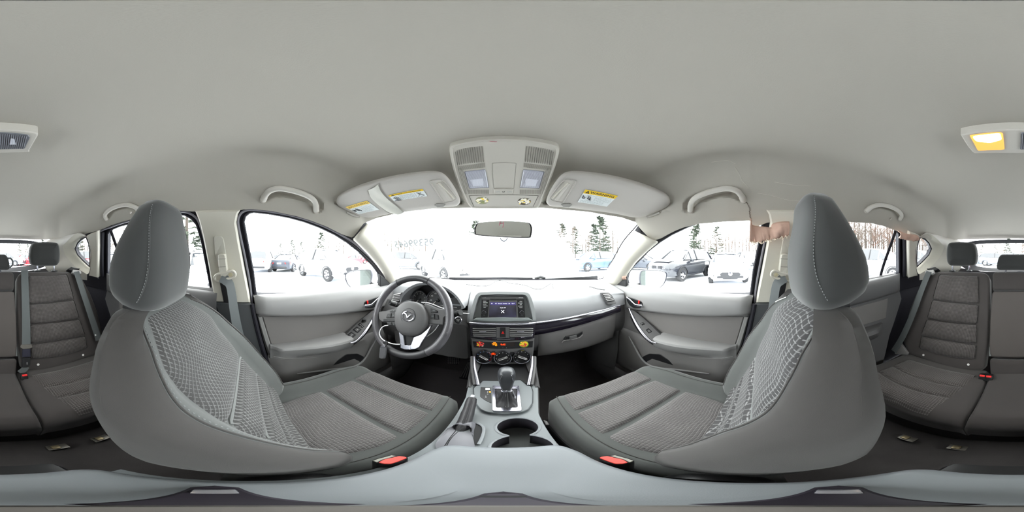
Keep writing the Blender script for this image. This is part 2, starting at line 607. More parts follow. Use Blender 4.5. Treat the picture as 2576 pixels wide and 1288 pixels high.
# sheet-metal roof over the headliner keeps daylight out
_g = G()
def _roof(u, v):
    a = -pi + 2*pi*u; R, zb = hl_edge(a)
    r = (R+.06)*(1-v)
    p = V((r*sin(a), r*cos(a), 0))
    return V((p.x, p.y, lerp(zb+.03, .42, sstep(0, .25, v))))
_g.grid(_roof, 72, 8, cu=True)
M_PAINT = mat('white_car_paint', (0.86, 0.87, 0.88, 1), .3, coat=.5)
tag(_g.obj('roof', M_PAINT), 'white painted outer roof skin of the car', 'roof', kind='structure')

# ---------------------------------------------------------------- window outlines (image columns / rows)
W_FL = [(643, 742), (636, 686), (624.6, 626.5), (611.7, 558.5), (616, 543), (627, 534), (638.5, 531.7), (677, 536), (726, 545), (765, 555.6), (803.5, 570), (842, 588.6),
        (871.5, 607), (900.6, 630), (920, 650), (939.5, 669), (955, 690), (958, 706), (955, 720), (920, 727), (881, 735), (823, 740), (726, 744), (660, 744)]
W_FR = mir(W_FL)
W_RL = [(270.7, 691), (270.5, 640), (270.7, 588), (279, 577), (304, 567), (339, 558), (385, 546), (428, 538.5), (448, 537.6), (465.6, 539.6), (483, 549.5), (495.5, 564.5), (508, 604), (520, 666),
        (531.5, 731), (478, 726), (400, 715), (304, 698)]
W_RR = mir(W_RL)
W_QL = [(217, 596), (205, 602), (196, 611), (189.5, 626), (196, 641), (210, 656), (226, 671), (226.5, 650), (226, 632), (223.5, 612)]
W_QR = mir(W_QL)
def body_wall(name, sg, wins, label):
    off = .045
    holes = []
    for w in wins:
        holes.append([onside(x, y, off) for x, y in w])
    pl = lambda y, z: V((sg*(.66+off-.34*z), y, z))
    outer = [pl(-1.62, -.26), pl(-1.62, .16), pl(-1.2, .24), pl(-.4, .25), pl(.2, .25), pl(.52, .22), pl(.62, .15), pl(.86, -.05), pl(1.05, -.19), pl(1.05, -.26)]
    polys = [outer] + holes
    flat = [p for q in polys for p in q]
    tri = tessellate_polygon(polys)
    nrm = V((sg*1.0, 0, .34)).normalized()
    n = len(flat)
    vs = flat + [p + nrm*.03 for p in flat]
    fs = [tuple(t) for t in tri] + [tuple(n+i for i in t) for t in tri]
    b = 0
    for q in polys:
        m = len(q)
        for i in range(m):
            j = (i+1) % m
            fs.append((b+i, b+j, n+b+j, n+b+i))
        b += m
    g = G().add(vs, fs)
    # lower body side below the belt
    g.box((sg*.83, -.25, -.66), (.05, 3.1, .86))
    o = g.obj(name, M_RUBBER, smooth=False)
    return tag(o, label, 'body side', kind='structure')
body_wall('wall_left', -1, [W_FL, W_RL, W_QL], "dark inner body side and window frames behind the driver's side trim")
body_wall('wall_right', 1, [W_FR, W_RR, W_QR], "dark inner body side and window frames behind the passenger's side trim")
# firewall, tail and floor
g = G(); g.box((0, 1.32, -.6), (1.7, .04, .82)); tag(g.obj('wall_front', M_BLACK), 'black firewall ahead of the pedals', 'firewall', kind='structure')
g = G(); g.box((0, -1.66, -.62), (1.7, .05, .92)); tag(g.obj('wall_back', M_BLACK), 'black tailgate lower panel behind the rear bench', 'tailgate', kind='structure')
g = G()
def _floor(u, v):
    x = lerp(-.80, .80, u); y = lerp(-1.64, 1.30, v)
    z = -.955 + .07*sstep(.9, 1.3, y) + (.04*sstep(.18, .08, abs(x)) if y < -.2 else .0) + .24*sstep(.95, 1.28, y)
    if abs(x) > .62: z += .10*sstep(.62, .70, abs(x))
    return V((x, y, z))
g.grid(_floor, 60, 60)
tag(g.obj('floor', M_CARPET), 'dark charcoal carpet over the cabin floor', 'carpet', kind='structure')

# ---------------------------------------------------------------- window panes
def pane(name, outline, fn, label, kind='structure', cat='window glass'):
    g = G(); P = [fn(x, y) for x, y in outline]
    g.add(P, [tuple(t) for t in tessellate_polygon([P])])
    return tag(g.obj(name, M_WINDOW), label, cat, kind=kind)
# fixed and drop glass; the side panes sit just outside the frames
pane('window_1', W_FL, lambda x, y: onside(x, y, .06), "clear front side window beside the driver's seat")
pane('window_2', W_FR, lambda x, y: onside(x, y, .06), "clear front side window beside the passenger's seat")
pane('window_3', W_RL, lambda x, y: onside(x, y, .06), "clear rear side window behind the driver's headrest")
pane('window_4', W_RR, lambda x, y: onside(x, y, .06), "clear rear side window behind the passenger's headrest")
pane('window_5', W_QL, lambda x, y: onside(x, y, .06), "small pointed quarter window in the driver's side rear corner")
pane('window_6', W_QR, lambda x, y: onside(x, y, .06), "small pointed quarter window in the passenger's side rear corner")
# windscreen: curved sheet
g = G()
def _ws(u, v):
    z = lerp(-.22, .235, v); xm = lerp(.74, .66, v); x = lerp(-xm, xm, u)
    return V((x, .68+(.2-z)*1.4-.4*x*x+.02, z))
g.grid(_ws, 24, 12)
WS = tag(g.obj('window_7', M_WINDOW), 'wide curved windscreen with a raised white bonnet beyond', 'windscreen', kind='structure')
# black printed border of the windscreen
g = G()
WS_EDGE = [(1015, 700), (1010, 690), (987, 647), (965, 608), (937, 575), (926, 563)]
for e in (WS_EDGE, mir(WS_EDGE)):
    P = crom([onws(x, y, .012) for x, y in e], 5)
    g.tube(P, .0035, 6)
P = crom([onws(x, y, .012) for x, y in [(1015, 700), (1060, 703), (1115, 702), (1190, 702), (1266, 701.5), (1367, 703), (1440, 705), (1479, 705), (1500, 703), (1517, 700)]], 5)
g.tube(P, .003, 6)
tag(g.obj('trim_1', M_RUBBER), 'thin black rubber seal around the windscreen edge', 'seal', kind='structure')

# ---------------------------------------------------------------- seals around the side windows
def seal(name, outline, label):
    g = G()
    P = [onside(x, y, .035) for x, y in outline]
    g.tube(P, .007, 6, closed=True)
    return tag(g.obj(name, M_RUBBER), label, 'seal', kind='structure')
seal('trim_2', W_FL, "black rubber seal around the driver's front window")
seal('trim_3', W_FR, "black rubber seal around the passenger's front window")
seal('trim_4', W_RL, "black rubber seal around the rear window behind the driver")
seal('trim_5', W_RR, "black rubber seal around the rear window behind the passenger")
seal('trim_6', W_QL, "black rubber seal around the driver's side quarter window")
seal('trim_7', W_QR, "black rubber seal around the passenger's side quarter window")
# bright weather-strip lip under the headliner, driver's side door opening
OUT_FL = [(634, 770), (630, 720), (616, 645), (603, 585), (599, 556), (604, 540), (614, 531.5), (634, 528), (687, 533.5), (745, 545.5), (784, 557.5), (823, 573.5), (862, 593.5), (892, 612), (915, 632), (940, 656), (962, 684), (974, 706)]
OUT_RL = [(247, 700), (246, 640), (249, 588), (279, 571.5), (304, 562), (339, 552), (385, 540.5), (428, 533.5), (448, 532.5), (470, 534), (490, 545), (501, 561), (514, 602), (527, 664), (538, 740)]
def lip(name, outline, label, off=.012, r=.005):
    g = G(); P = crom([onside(x, y, off) for x, y in outline], 4)
    g.tube(P, r, 6)
    return tag(g.obj(name, mat('grey_weatherstrip', rgb(120, 118, 126), .6)), label, 'weather strip', kind='structure')
lip('trim_8', OUT_FL, "grey weather strip framing the driver's door opening")
lip('trim_9', OUT_RL, "grey weather strip framing the door opening behind the driver")
lip('trim_10', mir(OUT_FL[14:]), "grey weather strip along the front of the passenger's door opening")
lip('trim_21', mir(OUT_FL[:4]), "grey weather strip along the rear of the passenger's door opening")
lip('trim_11', mir(OUT_RL[:4]), "grey weather strip framing the door opening behind the passenger")

# ---------------------------------------------------------------- pillar trims
def strip2(name, A, B, fa, fb, bulge, m, label, nu=28, nv=10, cat='pillar trim'):
    """skin between two traced edges, bulging into the cabin"""
    PA = resample([fa(x, y) for x, y in A], nu+1); PB = resample([fb(x, y) for x, y in B], nu+1)
    g = G()
    def fn(u, v):
        i = min(int(round(u*nu)), nu)
        p = PA[i].lerp(PB[i], v)
        return p*(1 - bulge*(1-(2*v-1)**2))
    g.grid(fn, nu, nv)
    o = g.obj(name, m, ang=60)
    sol = o.modifiers.new('thick', 'SOLIDIFY'); sol.thickness = .012; sol.offset = -1 if True else 1
    return tag(o, label, cat, kind='structure')
A_WS = [(922, 563), (936, 577), (964, 609), (986, 648), (1010, 692), (1019, 716)]
A_SD = [(889, 600), (905, 614), (928, 638), (950, 664), (968, 690), (984, 728)]
strip2('pillar_1', A_WS, A_SD, lambda x, y: onws(x, y, -.005), lambda x, y: onside(x, y, -.01), .05, M_CREAM, "cream windscreen pillar trim in front of the driver's window")
A_WSR = [(1602, 583), (1580, 612), (1557, 640), (1524, 690), (1519, 716)]
A_SDR = [(1655, 607), (1630, 627), (1600, 656), (1575, 690), (1550, 728)]
strip2('pillar_2', A_WSR, A_SDR, lambda x, y: onws(x, y, -.005), lambda x, y: onside(x, y, -.01), .05, M_CREAM, "loosened cream windscreen pillar trim in front of the passenger's window")
# centre pillars, upper cream part and lower charcoal part
def flatpanel(name, outline, fn, th, m, label, cat, ch=.006, parent=None, kind='structure', rr=.01):
    P = roundpoly([fn(x, y) for x, y in outline], rr, 3) if rr else [fn(x, y) for x, y in outline]
    c = sum(P, V())/len(P)
    n = V()
    for i in range(len(P)): n += P[i].cross(P[(i+1) % len(P)])
    n.normalize()
    if n.dot(c) < 0: n = -n
    g = G().plate(P, n*th, ch)
    o = g.obj(name, m, parent)
    if label: tag(o, label, cat, kind=kind)
    return o
B_UP = [(490, 531), (604, 528), (597, 541), (593, 562), (601, 610), (614, 680), (624, 730), (630, 763), (541, 760), (534, 725), (523, 664), (511, 600), (500, 556)]
flatpanel('pillar_3', B_UP, lambda x, y: onside(x, y, -.02), .05, M_CREAM, "cream centre pillar trim between the driver's side windows", 'pillar trim', rr=0)
flatpanel('pillar_4', [(x if x > 1 else x, y) for x, y in mir(B_UP)], lambda x, y: onside(x, y, -.02), .05, M_CREAM, "cream centre pillar trim between the passenger's side windows", 'pillar trim', rr=0)
B_LO = [(538, 761), (632, 764), (640, 800), (648, 840), (660, 880), (690, 940), (720, 985), (640, 990), (600, 900), (560, 820)]
M_PILL = mat('charcoal_pillar_plastic', rgb(66, 68, 70), .5, spec=.4, bump=.1, bscale=1400)
flatpanel('pillar_5', B_LO, lambda x, y: onx(x, y, -.70), .05, M_PILL, "charcoal lower centre pillar cover behind the driver's door", 'pillar trim', rr=0)
flatpanel('pillar_6', mir(B_LO), lambda x, y: onx(x, y, .70), .05, M_PILL, "charcoal lower centre pillar cover behind the passenger's door", 'pillar trim', rr=0)
# rear pillars between rear door and quarter window
C_P = [(226, 588), (244, 581), (245, 620), (244, 699), (222, 694), (226, 678), (227.5, 650), (227, 630), (223, 607), (216, 594)]
flatpanel('pillar_7', C_P, lambda x, y: onside(x, y, -.02), .05, M_CREAM, "cream rear pillar trim on the driver's side", 'pillar trim', rr=0)
flatpanel('pillar_8', mir(C_P), lambda x, y: onside(x, y, -.02), .05, M_CREAM, "cream rear pillar trim on the passenger's side", 'pillar trim', rr=0)
# cream surround funnelling to each quarter window
Q_OUT = [(216, 594), (203, 586), (192, 588), (178, 598), (167, 609), (158, 621), (164, 641), (186, 668), (204, 681), (219, 690), (226, 679), (227.5, 652), (227, 630), (224, 608)]
Q_IN = [(217, 596), (211, 599), (205, 602), (199, 607), (193, 616), (189.5, 626), (192, 634), (199, 644), (212, 658), (226, 671), (226.5, 664), (226.6, 650), (226, 632), (223.5, 612)]
def surround(name, out, inn, label):
    g = G(); n = len(out)
    A = [onside(x, y, -.02) for x, y in out]; B = [onside(x, y, .045) for x, y in inn]
    A = crom(A, 4, True); B = crom(B, 4, True); n = len(A)
    def fn(u, v):
        i = int(round(u*n)) % n
        return A[i].lerp(B[i], v)
    g.grid(fn, n, 4, cu=True)
    return tag(g.obj(name, M_CREAM), label, 'window surround', kind='structure')
surround('trim_12', Q_OUT, Q_IN, "cream funnel-shaped surround of the driver's side quarter window")
surround('trim_13', mir(Q_OUT), mir(Q_IN), "cream funnel-shaped surround of the passenger's side quarter window")
# grey cloth-coloured rear corner trim round the quarter windows
def corner(name, sg, label):
    xs = [(212, 588), (186, 592), (150, 599), (128, 604), (128, 640), (132, 676), (180, 690), (224, 700)]
    px = xs if sg < 0 else mir(xs)
    q = Q_OUT if sg < 0 else mir(Q_OUT)
    # ring from the surround out to the rear
    g = G()
    inn = crom([onside(x, y, -.02) for x, y in [q[0], q[1], q[2], q[3], q[4], q[5], q[6], q[7], q[8], q[9]]], 4)
    outp = [(214, 589), (196, 588), (178, 590), (150, 598), (120, 604), (112, 625), (112, 650), (120, 682), (180, 700), (219, 705)]
    outp = outp if sg < 0 else mir(outp)
    def f(x, y):
        a = onside(x, y, -.015); b = onhatch(x, y, -.02)
        return min((a, b), key=lambda t: t.length)
    out = crom([f(x, y) for x, y in outp], 4)
    n = len(inn)-1
    g.grid(lambda u, v: inn[int(round(u*n))].lerp(out[int(round(u*n))], v), n, 6)
    return tag(g.obj(name, M_TRIMG, ang=60), label, 'corner trim', kind='structure')
corner('trim_14', -1, "grey rear corner trim around the driver's side quarter window")
corner('trim_15', 1, "grey rear corner trim around the passenger's side quarter window")
# small printed patch and belt adjuster slot on the driver's pillar come with the belt
# tailgate frame with rear window
R_OUT = [(-22, 602), (60, 604), (100, 610), (125, 625), (128, 650), (110, 672), (60, 682), (-22, 684), (-104, 682), (-150, 675), (-170, 650), (-168, 622), (-140, 609), (-104, 604)]
R_IN = [(-22, 612), (50, 613), (84, 616), (100, 626), (103, 645), (88, 662), (50, 671), (-22, 675), (-94, 673), (-130, 665), (-147, 648), (-144, 626), (-124, 616), (-94, 613)]
g = G()
A = crom([onhatch(x, y, -.02) for x, y in R_OUT], 4, True); B = crom([onhatch(x, y, .03) for x, y in R_IN], 4, True)
g.grid(lambda u, v: A[int(round(u*len(A))) % len(A)].lerp(B[int(round(u*len(A))) % len(A)], v), len(A), 4, cu=True)
o = tag(g.obj('window_frame', M_RUBBER), 'dark frame of the tailgate window', 'window frame', kind='structure')
pane('window_8', R_IN, lambda x, y: onhatch(x, y, .04), 'clear rear window in the tailgate')
# lower tailgate panel and parcel area behind the bench
g = G()
A = resample([onhatch(x, y, .0) for x, y in [(-185, 640), (-170, 672), (-104, 683), (-22, 685), (60, 683), (126, 673), (143, 640)]], 25)
g.grid(lambda u, v: A[int(round(u*24))] + V((0, -.04*v, 0)) + V((0, 0, (-.32 if True else 0)*v)), 24, 6)
tag(g.obj('trim_16', M_DARK), 'dark inner lining of the tailgate under the rear window', 'tailgate trim', kind='structure')
# ================================================================ front seats
M_INS_D = wovenmat('driver_back_weave', rgb(68, 67, 67), rgb(150, 151, 150), .011, .013, .006, 60, .16, .5, diag=True)
M_INS_P = wovenmat('passenger_back_weave', rgb(62, 61, 62), rgb(166, 166, 166), .018, .0085, .004, 45, .14, .5)
M_INS_C = wovenmat('cushion_weave', rgb(94, 91, 91), rgb(138, 136, 135), .0075, .0075, .0015, 60, .24, .7)
M_GROOVE = cloth('groove_cloth', rgb(112, 114, 113), sheen=.6)

SB, ST = -.545, -.118                       # bottom and top of the backrest
_YB = [(-.56, .122), (-.47, .097), (-.385, .052), (-.295, -.004), (-.23, -.062), (-.186, -.098), (-.15, -.134), (-.10, -.18)]   # bolster crest, driver's seat
_YR = [(-.56, -.055), (-.50, -.077), (-.418, -.118), (-.30, -.165), (-.19, -.205), (-.157, -.225), (-.10, -.25)]              # rear face
def seat(sg, key, lab):
    xc = .34
    drv = sg < 0
    top = 0.0 if drv else .020
    def zz(s): return SB + (ST-SB)*s + top*s*s
    def shift(s): return 0 if drv else .088*max(0, s)**1.5
    def yb(s): return sinterp(_YB, SB+(ST-SB)*s) + shift(s)
    def yr(s): return sinterp(_YR, SB+(ST-SB)*s) + (0 if drv else .085*max(0, s)**1.25)
    def lw(s):
        w = lerp(.212, .232, sstep(0, .35, s))
        return w*(1-.40*max(0, (s-.62)/.38)**2.6)
    def lb(s): return lw(s)-.036
    def li(s): return min(.142, lb(s)-.035)
    def dep(s): return lerp(.052, .012, sstep(.45, 1.0, s))*(.75 if s < .08 else 1)
    def yf(l, s):
        return yb(s) - dep(s)*(1-sstep(li(s)-.012, lb(s), abs(l))) - .02*sstep(.9, 1.0, s)
    W = lambda l, y, z: V((sg*(xc+l), y, z))
    root = thing('car_seat_unit', lab['seat'], 'car seat', 'front seats')
    # --- backrest shell, closed loops stacked up the back
    def loop(s, k=1.0, z=None):
        w, b = lw(s), lb(s)
        pts = []
        for i in range(23):
            l = -b + 2*b*i/22
            pts.append((l, yf(l, s)))
        ym = yb(s)-.05; r = yr(s)
        for t in (.2, .45, .75, 1.0):
            a = t*pi/2
            pts.append((b+(w-b)*sin(a), yb(s)-.05*(1-cos(a))-.0))
        for t in (.35, .7): pts.append((w+.004*sin(t*pi), lerp(ym, r+.035, t)))
        for t in (0, .4, .75, 1.0):
            a = t*pi/2
            pts.append((w-.04*(1-cos(a)), r+.035*(1-sin(a))))
        for i in range(1, 8):
            l = lerp(w-.04, -(w-.04), i/8)
            pts.append((l, r-.012*(1-(l/w)**2)))
        for t in (1.0, .75, .4, 0):
            a = t*pi/2
            pts.append((-(w-.04*(1-cos(a))), r+.035*(1-sin(a))))
        for t in (.7, .35): pts.append((-(w+.004*sin(t*pi)), lerp(ym, r+.035, t)))
        for t in (1.0, .75, .45, .2):
            a = t*pi/2
            pts.append((-(b+(w-b)*sin(a)), yb(s)-.05*(1-cos(a))))
        cy = sum(p[1] for p in pts)/len(pts)
        return [W(l*k, cy+(y-cy)*k, zz(s) if z is None else z) for l, y in pts]
    ss = [0, .03, .08, .14, .2, .27, .34, .41, .48, .55, .62, .68, .74, .79, .84, .885, .92, .95, .975, .99]
    rings = [loop(0, .86, zz(0)-.012)] + [loop(s) for s in ss]
    rings += [loop(.99, k, zz(.99)+dz) for k, dz in ((.93, .007), (.8, .012), (.55, .016), (.25, .018))]
    n = len(rings[0]); vs = [p for r in rings for p in r]; fs = []
    for i in range(len(rings)-1):
        for k in range(n):
            fs.append((i*n+k, i*n+(k+1) % n, (i+1)*n+(k+1) % n, (i+1)*n+k))
    fs.append(tuple(range(n))); fs.append(tuple((len(rings)-1)*n+k for k in range(n)))
    g = G().add(vs, fs)
    nf_ = n
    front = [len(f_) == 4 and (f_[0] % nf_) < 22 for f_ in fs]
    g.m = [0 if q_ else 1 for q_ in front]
    back = g.obj('backrest', [M_CLOTHB, M_CLOTH_SHADE], root, ang=75)  # same fabric all round; sides and rear coloured darker to stand for shade
    if not drv:
        P = []
        for i in range(9):
            s = lerp(.905, .955, i/8); l = lb(s)-.004-.010*i/8
            P.append(W(l, yf(l, s)+.002, zz(s)))
        G().tube(P, .0016, 6).obj('chalk_mark', mat('chalk_white', rgb(215, 215, 212), .9), root)
    # --- woven insert cushions on the backrest, split by deep grooves
    def patch(name, s0, s1, m, puff, par, cap=.5):
        g = G(); nu, nv = 28, max(8, int((s1-s0)*46))
        uv = []
        def fn(u, v):
            s = lerp(s0, s1, v); q = li(s)+.004
            # rounded shoulders at the top end
            a = 2*u-1; b = 2*v-1
            l = a*q
            e = (1-abs(a)**8)*(1-abs(b)**8)
            y = yf(l, s) + puff*max(0, e)**.5 - .004
            uv.append((l, s*(ST-SB)*1.15))
            return W(l, y, zz(s))
        g.grid(fn, nu, nv)
        o = mesh_obj(name, g.v, g.f, m, par, True, uv)
        bm = bmesh.new(); bm.from_mesh(o.data); bmesh.ops.recalc_face_normals(bm, faces=bm.faces)
        c = sum((f.normal.y for f in bm.faces))
        if c < 0: bmesh.ops.reverse_faces(bm, faces=bm.faces)
        bm.to_mesh(o.data); bm.free()
        return o
    m = M_INS_D if drv else M_INS_P
    G1, G2, G3 = (.475, .285, .165) if drv else (.455, .27, .15)
    for a, b in ((G1+.007, .985), (G2+.007, G1-.007), (G3+.007, G2-.007), (.03, G3-.007)):
        patch('backrest_insert', a, b, m, .017, root)
    # raised ridge beside each groove, where the thread shows
    for s in (G1, G2, G3):
        g = G(); P = []
        for i in range(25):
            l = lerp(-li(s)*.97, li(s)*.97, i/24)
            P.append(W(l, yf(l, s)+.002, zz(s)))
        g.tube(P, .0042, 6)
        g.obj('groove_piping', M_GROOVE, root)
    # seams: continuous cord plus dashed thread along both bolster crests
    for e, nm in ((-1, 'inboard'), (1, 'outboard')):
        P = []
        for i in range(90):
            s = lerp(.03, .97, i/89)
            l = e*(lb(s)-.004)
            P.append(W(l, yf(l, s)+.0012, zz(s)))
        P = crom(P, 2)
        G().tube(P, .0016, 5).obj('seam', M_CLOTH_SHADE, root)
        Q = []
        for i in range(90):
            s = lerp(.03, .97, i/89); l = e*(lb(s)-.012)
            Q.append(W(l, yf(l, s)+.0012, zz(s)))
        Q = resample(crom(Q, 2), 180)
        g = G()
        for i in range(0, 178, 3):
            g.tube([Q[i], Q[i+1]], .0007, 4)
        tag(g.obj('stitching', M_THREAD, root), kind='stuff')
        # rear edge seam of the side panel
        P = []
        for i in range(60):
            s = lerp(.02, .97, i/59)
            P.append(W(e*(lw(s)+.002), lerp(yb(s)-.05, yr(s)+.035, .55), zz(s)))
        G().tube(crom(P, 2), .0013, 5).obj('side_seam', M_CLOTH_SHADE, root)
    # --- headrest
    hr = empty('headrest'); hr.parent = root
    hy, hz0, hz1, hd = (-.222, -.104, .128, .0) if drv else (-.138, -.086, .128, .0)
    hxc = xc + (.005 if drv else .0)
    def hw(v): return lerp(.128, .070, max(0, (v-.38)/.62)**1.7)*(1-.06*max(0, (.3-v)/.3))
    def hdp(v): return lerp(.070, .030, sstep(.15, 1.0, v))          # half depth
    def hring(v, k=1.0, z=None, n=40):
        pts = []
        for i in range(n):
            a = 2*pi*i/n
            ca, sa = cos(a), sin(a)
            ex = .62
            l = (abs(ca)**ex)*(1 if ca > 0 else -1)*hw(v)*k
            d = (abs(sa)**ex)*(1 if sa > 0 else -1)*hdp(v)*k
            cyv = hy + lerp(0, .030, v) + (d if d < 0 else d*.9)
            zq = lerp(hz0, hz1, v) if z is None else z
            pts.append(W(hxc-xc+l, cyv, zq + .030*clamp(-d/.07)*max(0, 1-v/.45) - .012*clamp(d/.07)*max(0, 1-v/.3)))
        return pts
    vv = [0, .05, .12, .22, .34, .46, .58, .7, .8, .88, .94]
    rings = [hring(0, .55, hz0+.004), hring(0, .82, hz0-.001), hring(0, .95, hz0+.006)] + [hring(v, 1.0, lerp(hz0+.014, hz1-.008, v)) for v in vv[1:]]
    rings += [hring(1, k, hz1+dz) for k, dz in ((.97, -.013), (.86, -.006), (.66, -.002), (.35, 0))]
    n = len(rings[0]); vs = [p for r in rings for p in r]; fs = []
    for i in range(len(rings)-1):
        for k in range(n): fs.append((i*n+k, i*n+(k+1) % n, (i+1)*n+(k+1) % n, (i+1)*n+k))
    fs.append(tuple(range(n))); fs.append(tuple((len(rings)-1)*n+k for k in range(n)))
    G().add(vs, fs).obj('headrest_pad', M_HREST, hr, ang=80)
    # side seams of the headrest with light stitches
    for e in (-1, 1):
        P = []
        for i in range(40):
            v = lerp(.02, .97, i/39)
            a = lerp(.20, .40, sin(pi*min(1, v*1.02))**.8)*pi*.62
            l = e*(cos(a)**.62)*hw(v); d = (sin(a)**.62)*hdp(v)*.9
            P.append(W(hxc-xc+l*1.004, hy+lerp(0, .03, v)+d*1.01, lerp(hz0+.014, hz1-.012, v)))
        P = crom(P, 2)
        G().tube(P, .0013, 5).obj('headrest_seam', M_HREST, hr)
        Q = resample([p + V((-sg*e*-.004, .0012, 0)) for p in P], 76)
        g = G()
        for i in range(0, 74, 2): g.tube([Q[i], Q[i+1]], .0007, 4)
        tag(g.obj('headrest_stitching', M_THREAD, hr), kind='stuff')
    for l in (-.078, .078):
        yt = yr(.97)+.020
        G().tube([W(l, yt, zz(.95)), W(l, lerp(yt, hy, .25), lerp(zz(1), hz0, .75)), W(l, lerp(yt, hy, .5), hz0+.05)], .0062, 12).obj('post', M_CHROME, hr)
        g = G(); c = W(l, yt, zz(1)+.008)
        g.box(c, (.044, .032, .016), ch=.005)
        g.lathe([(.012, .006), (.012, .012), (.008, .013)], c, (0, 0, 1), 14)
        g.obj('post_guide', M_BLACK, hr)
    # --- seat cushion
    yF = .470
    def cw(y): return .230*(1-.20*max(0, (y-.34)/.14)**3)
    li2a, li2b = -.172, .138        # insert edges: inboard, outboard
    def ztop(l, y):
        base = -.607 + .052*clamp(y/.45) - .010*sstep(.12, -.02, y)
        e = sstep(li2a+.012, li2a-.040, l)*.022 + sstep(li2b-.012, li2b+.055, l)*.040*sstep(.5, .30, y)
        return base + e
    def cprof(l, t):
        """front-to-back travel: t 0 rear .. 1 nose bottom"""
        if t < .8:
            y = lerp(-.02, yF-.045, t/.8); return y, 0.0
        a = (t-.8)/.2*pi/2*1.25
        return yF-.045+.05*sin(min(a, pi/2)) , -(.05*(1-cos(min(a, pi/2))) + .08*max(0, a-pi/2)/(pi/2*.25))
    g = G(); NU, NV = 44, 46
    def fn(u, v):
        t = v
        y, dz = cprof(0, t)
        w = cw(y)
        a = 2*u-1
        # last few columns on each side roll over and run down
        if abs(a) <= .86:
            l = a/.86*(w-.03); z = ztop(l, y)+dz
        else:
            q = (abs(a)-.86)/.14
            ang = min(q*2.2, 1)*pi/2
            l = (w-.03+.03*sin(ang))*(1 if a > 0 else -1)
            z0 = ztop((w-.03)*(1 if a > 0 else -1), y)+dz
            z = z0-.035*(1-cos(ang)) - max(0, q*2.2-1)/1.2*.13
            z = min(z, z0)
        return W(l, y, z)
    g.grid(fn, NU, NV)
    g.obj('cushion', M_CLOTHB, root, ang=80)
    # black plastic base under the cushion
    g = G()
    g.box(W(0, .20, -.78), (.40, .40, .12), ch=.02)
    for l in (-.19, .19): g.box(W(l, .2, -.885), (.035, .44, .10), ch=.008)
    g.obj('seat_base', M_BLACK, root)
    g = G(); g.plate([W(-.238, y, z) for y, z in ((.0, -.60), (.2, -.625), (.36, -.66), (.43, -.70), (.43, -.76), (.0, -.74))], W(.02, 0, 0)-W(0, 0, 0), .004)
    g.obj('side_trim', M_BLACK, root)
    g = G(); g.plate([W(.238, y, z) for y, z in ((-.05, -.60), (.2, -.64), (.40, -.68), (.43, -.72), (.43, -.80), (-.05, -.78))], W(-.02, 0, 0)-W(0, 0, 0), .004)
    g.obj('side_trim', M_BLACK, root)
    # recliner hinge covers
    g = G(); g.lathe([(0, -.012), (.035, -.012), (.042, 0), (.042, .01)], W(-.225, .03, -.60), (-sg, 0, 0), 18)
    g.obj('hinge_cover', M_BLACK, root)
    def cpatch(name, y0, y1, par):
        g = G(); uv = []
        def fn(u, v):
            a = 2*u-1; b = 2*v-1
            y = lerp(y0, y1, v)
            r = 1.0
            if y < .20: r = 1-.22*((.20-y)/.14)**2
            if y > .40: r = 1-.06*((y-.40)/.07)**2
            c = (li2a+li2b)/2; h = (li2b-li2a)/2
            l = c + a*h*r
            bow = .016*(1-a*a)
            if y1 < .46: y = y + bow*v
            if y0 > .10: y = y + bow*(1-v)
            e = max(0, (1-abs(a)**8)*(1-abs(b)**8))**.5
            if y > yF-.045:
                q = (y-(yF-.045))/.05; dz = -.05*(1-sqrt(max(0, 1-min(1, q)**2)))
            else: dz = 0
            uv.append((l, y))
            return W(l, y, ztop(l, y)+dz-.004+.017*e)
        g.grid(fn, 30, 16)
        o = mesh_obj(name, g.v, g.f, M_INS_C, par, True, uv)
        bm = bmesh.new(); bm.from_mesh(o.data); bmesh.ops.recalc_face_normals(bm, faces=bm.faces)
        if sum(f.normal.z for f in bm.faces) < 0: bmesh.ops.reverse_faces(bm, faces=bm.faces)
        bm.to_mesh(o.data); bm.free()
        return o
    for a, b in ((.070, .234), (.242, .354), (.362, .462)): cpatch('cushion_insert', a, b, root)
    # thread line on the inboard bolster
    P = [W(lerp(li2a-.022, li2a-.020, i/30), lerp(.06, .44, i/30), ztop(li2a-.022, lerp(.06, .44, i/30))+.001) for i in range(31)]
    G().tube(P, .0011, 4).obj('cushion_seam', M_CLOTH_SHADE, root)
    P = [W(li2b+.05, lerp(.06, .42, i/30), ztop(li2b+.05, lerp(.06, .42, i/30))+.001) for i in range(31)]
    G().tube(P, .0011, 4).obj('cushion_seam', M_CLOTH_SHADE, root)
    return root
seat(-1, 'driver', {'seat': "driver's seat, reclined, dark cloth with diamond-stitched insert, facing the steering wheel"})
seat(1, 'passenger', {'seat': "passenger's seat with raised headrest and wavy-threaded insert, facing the glovebox"})

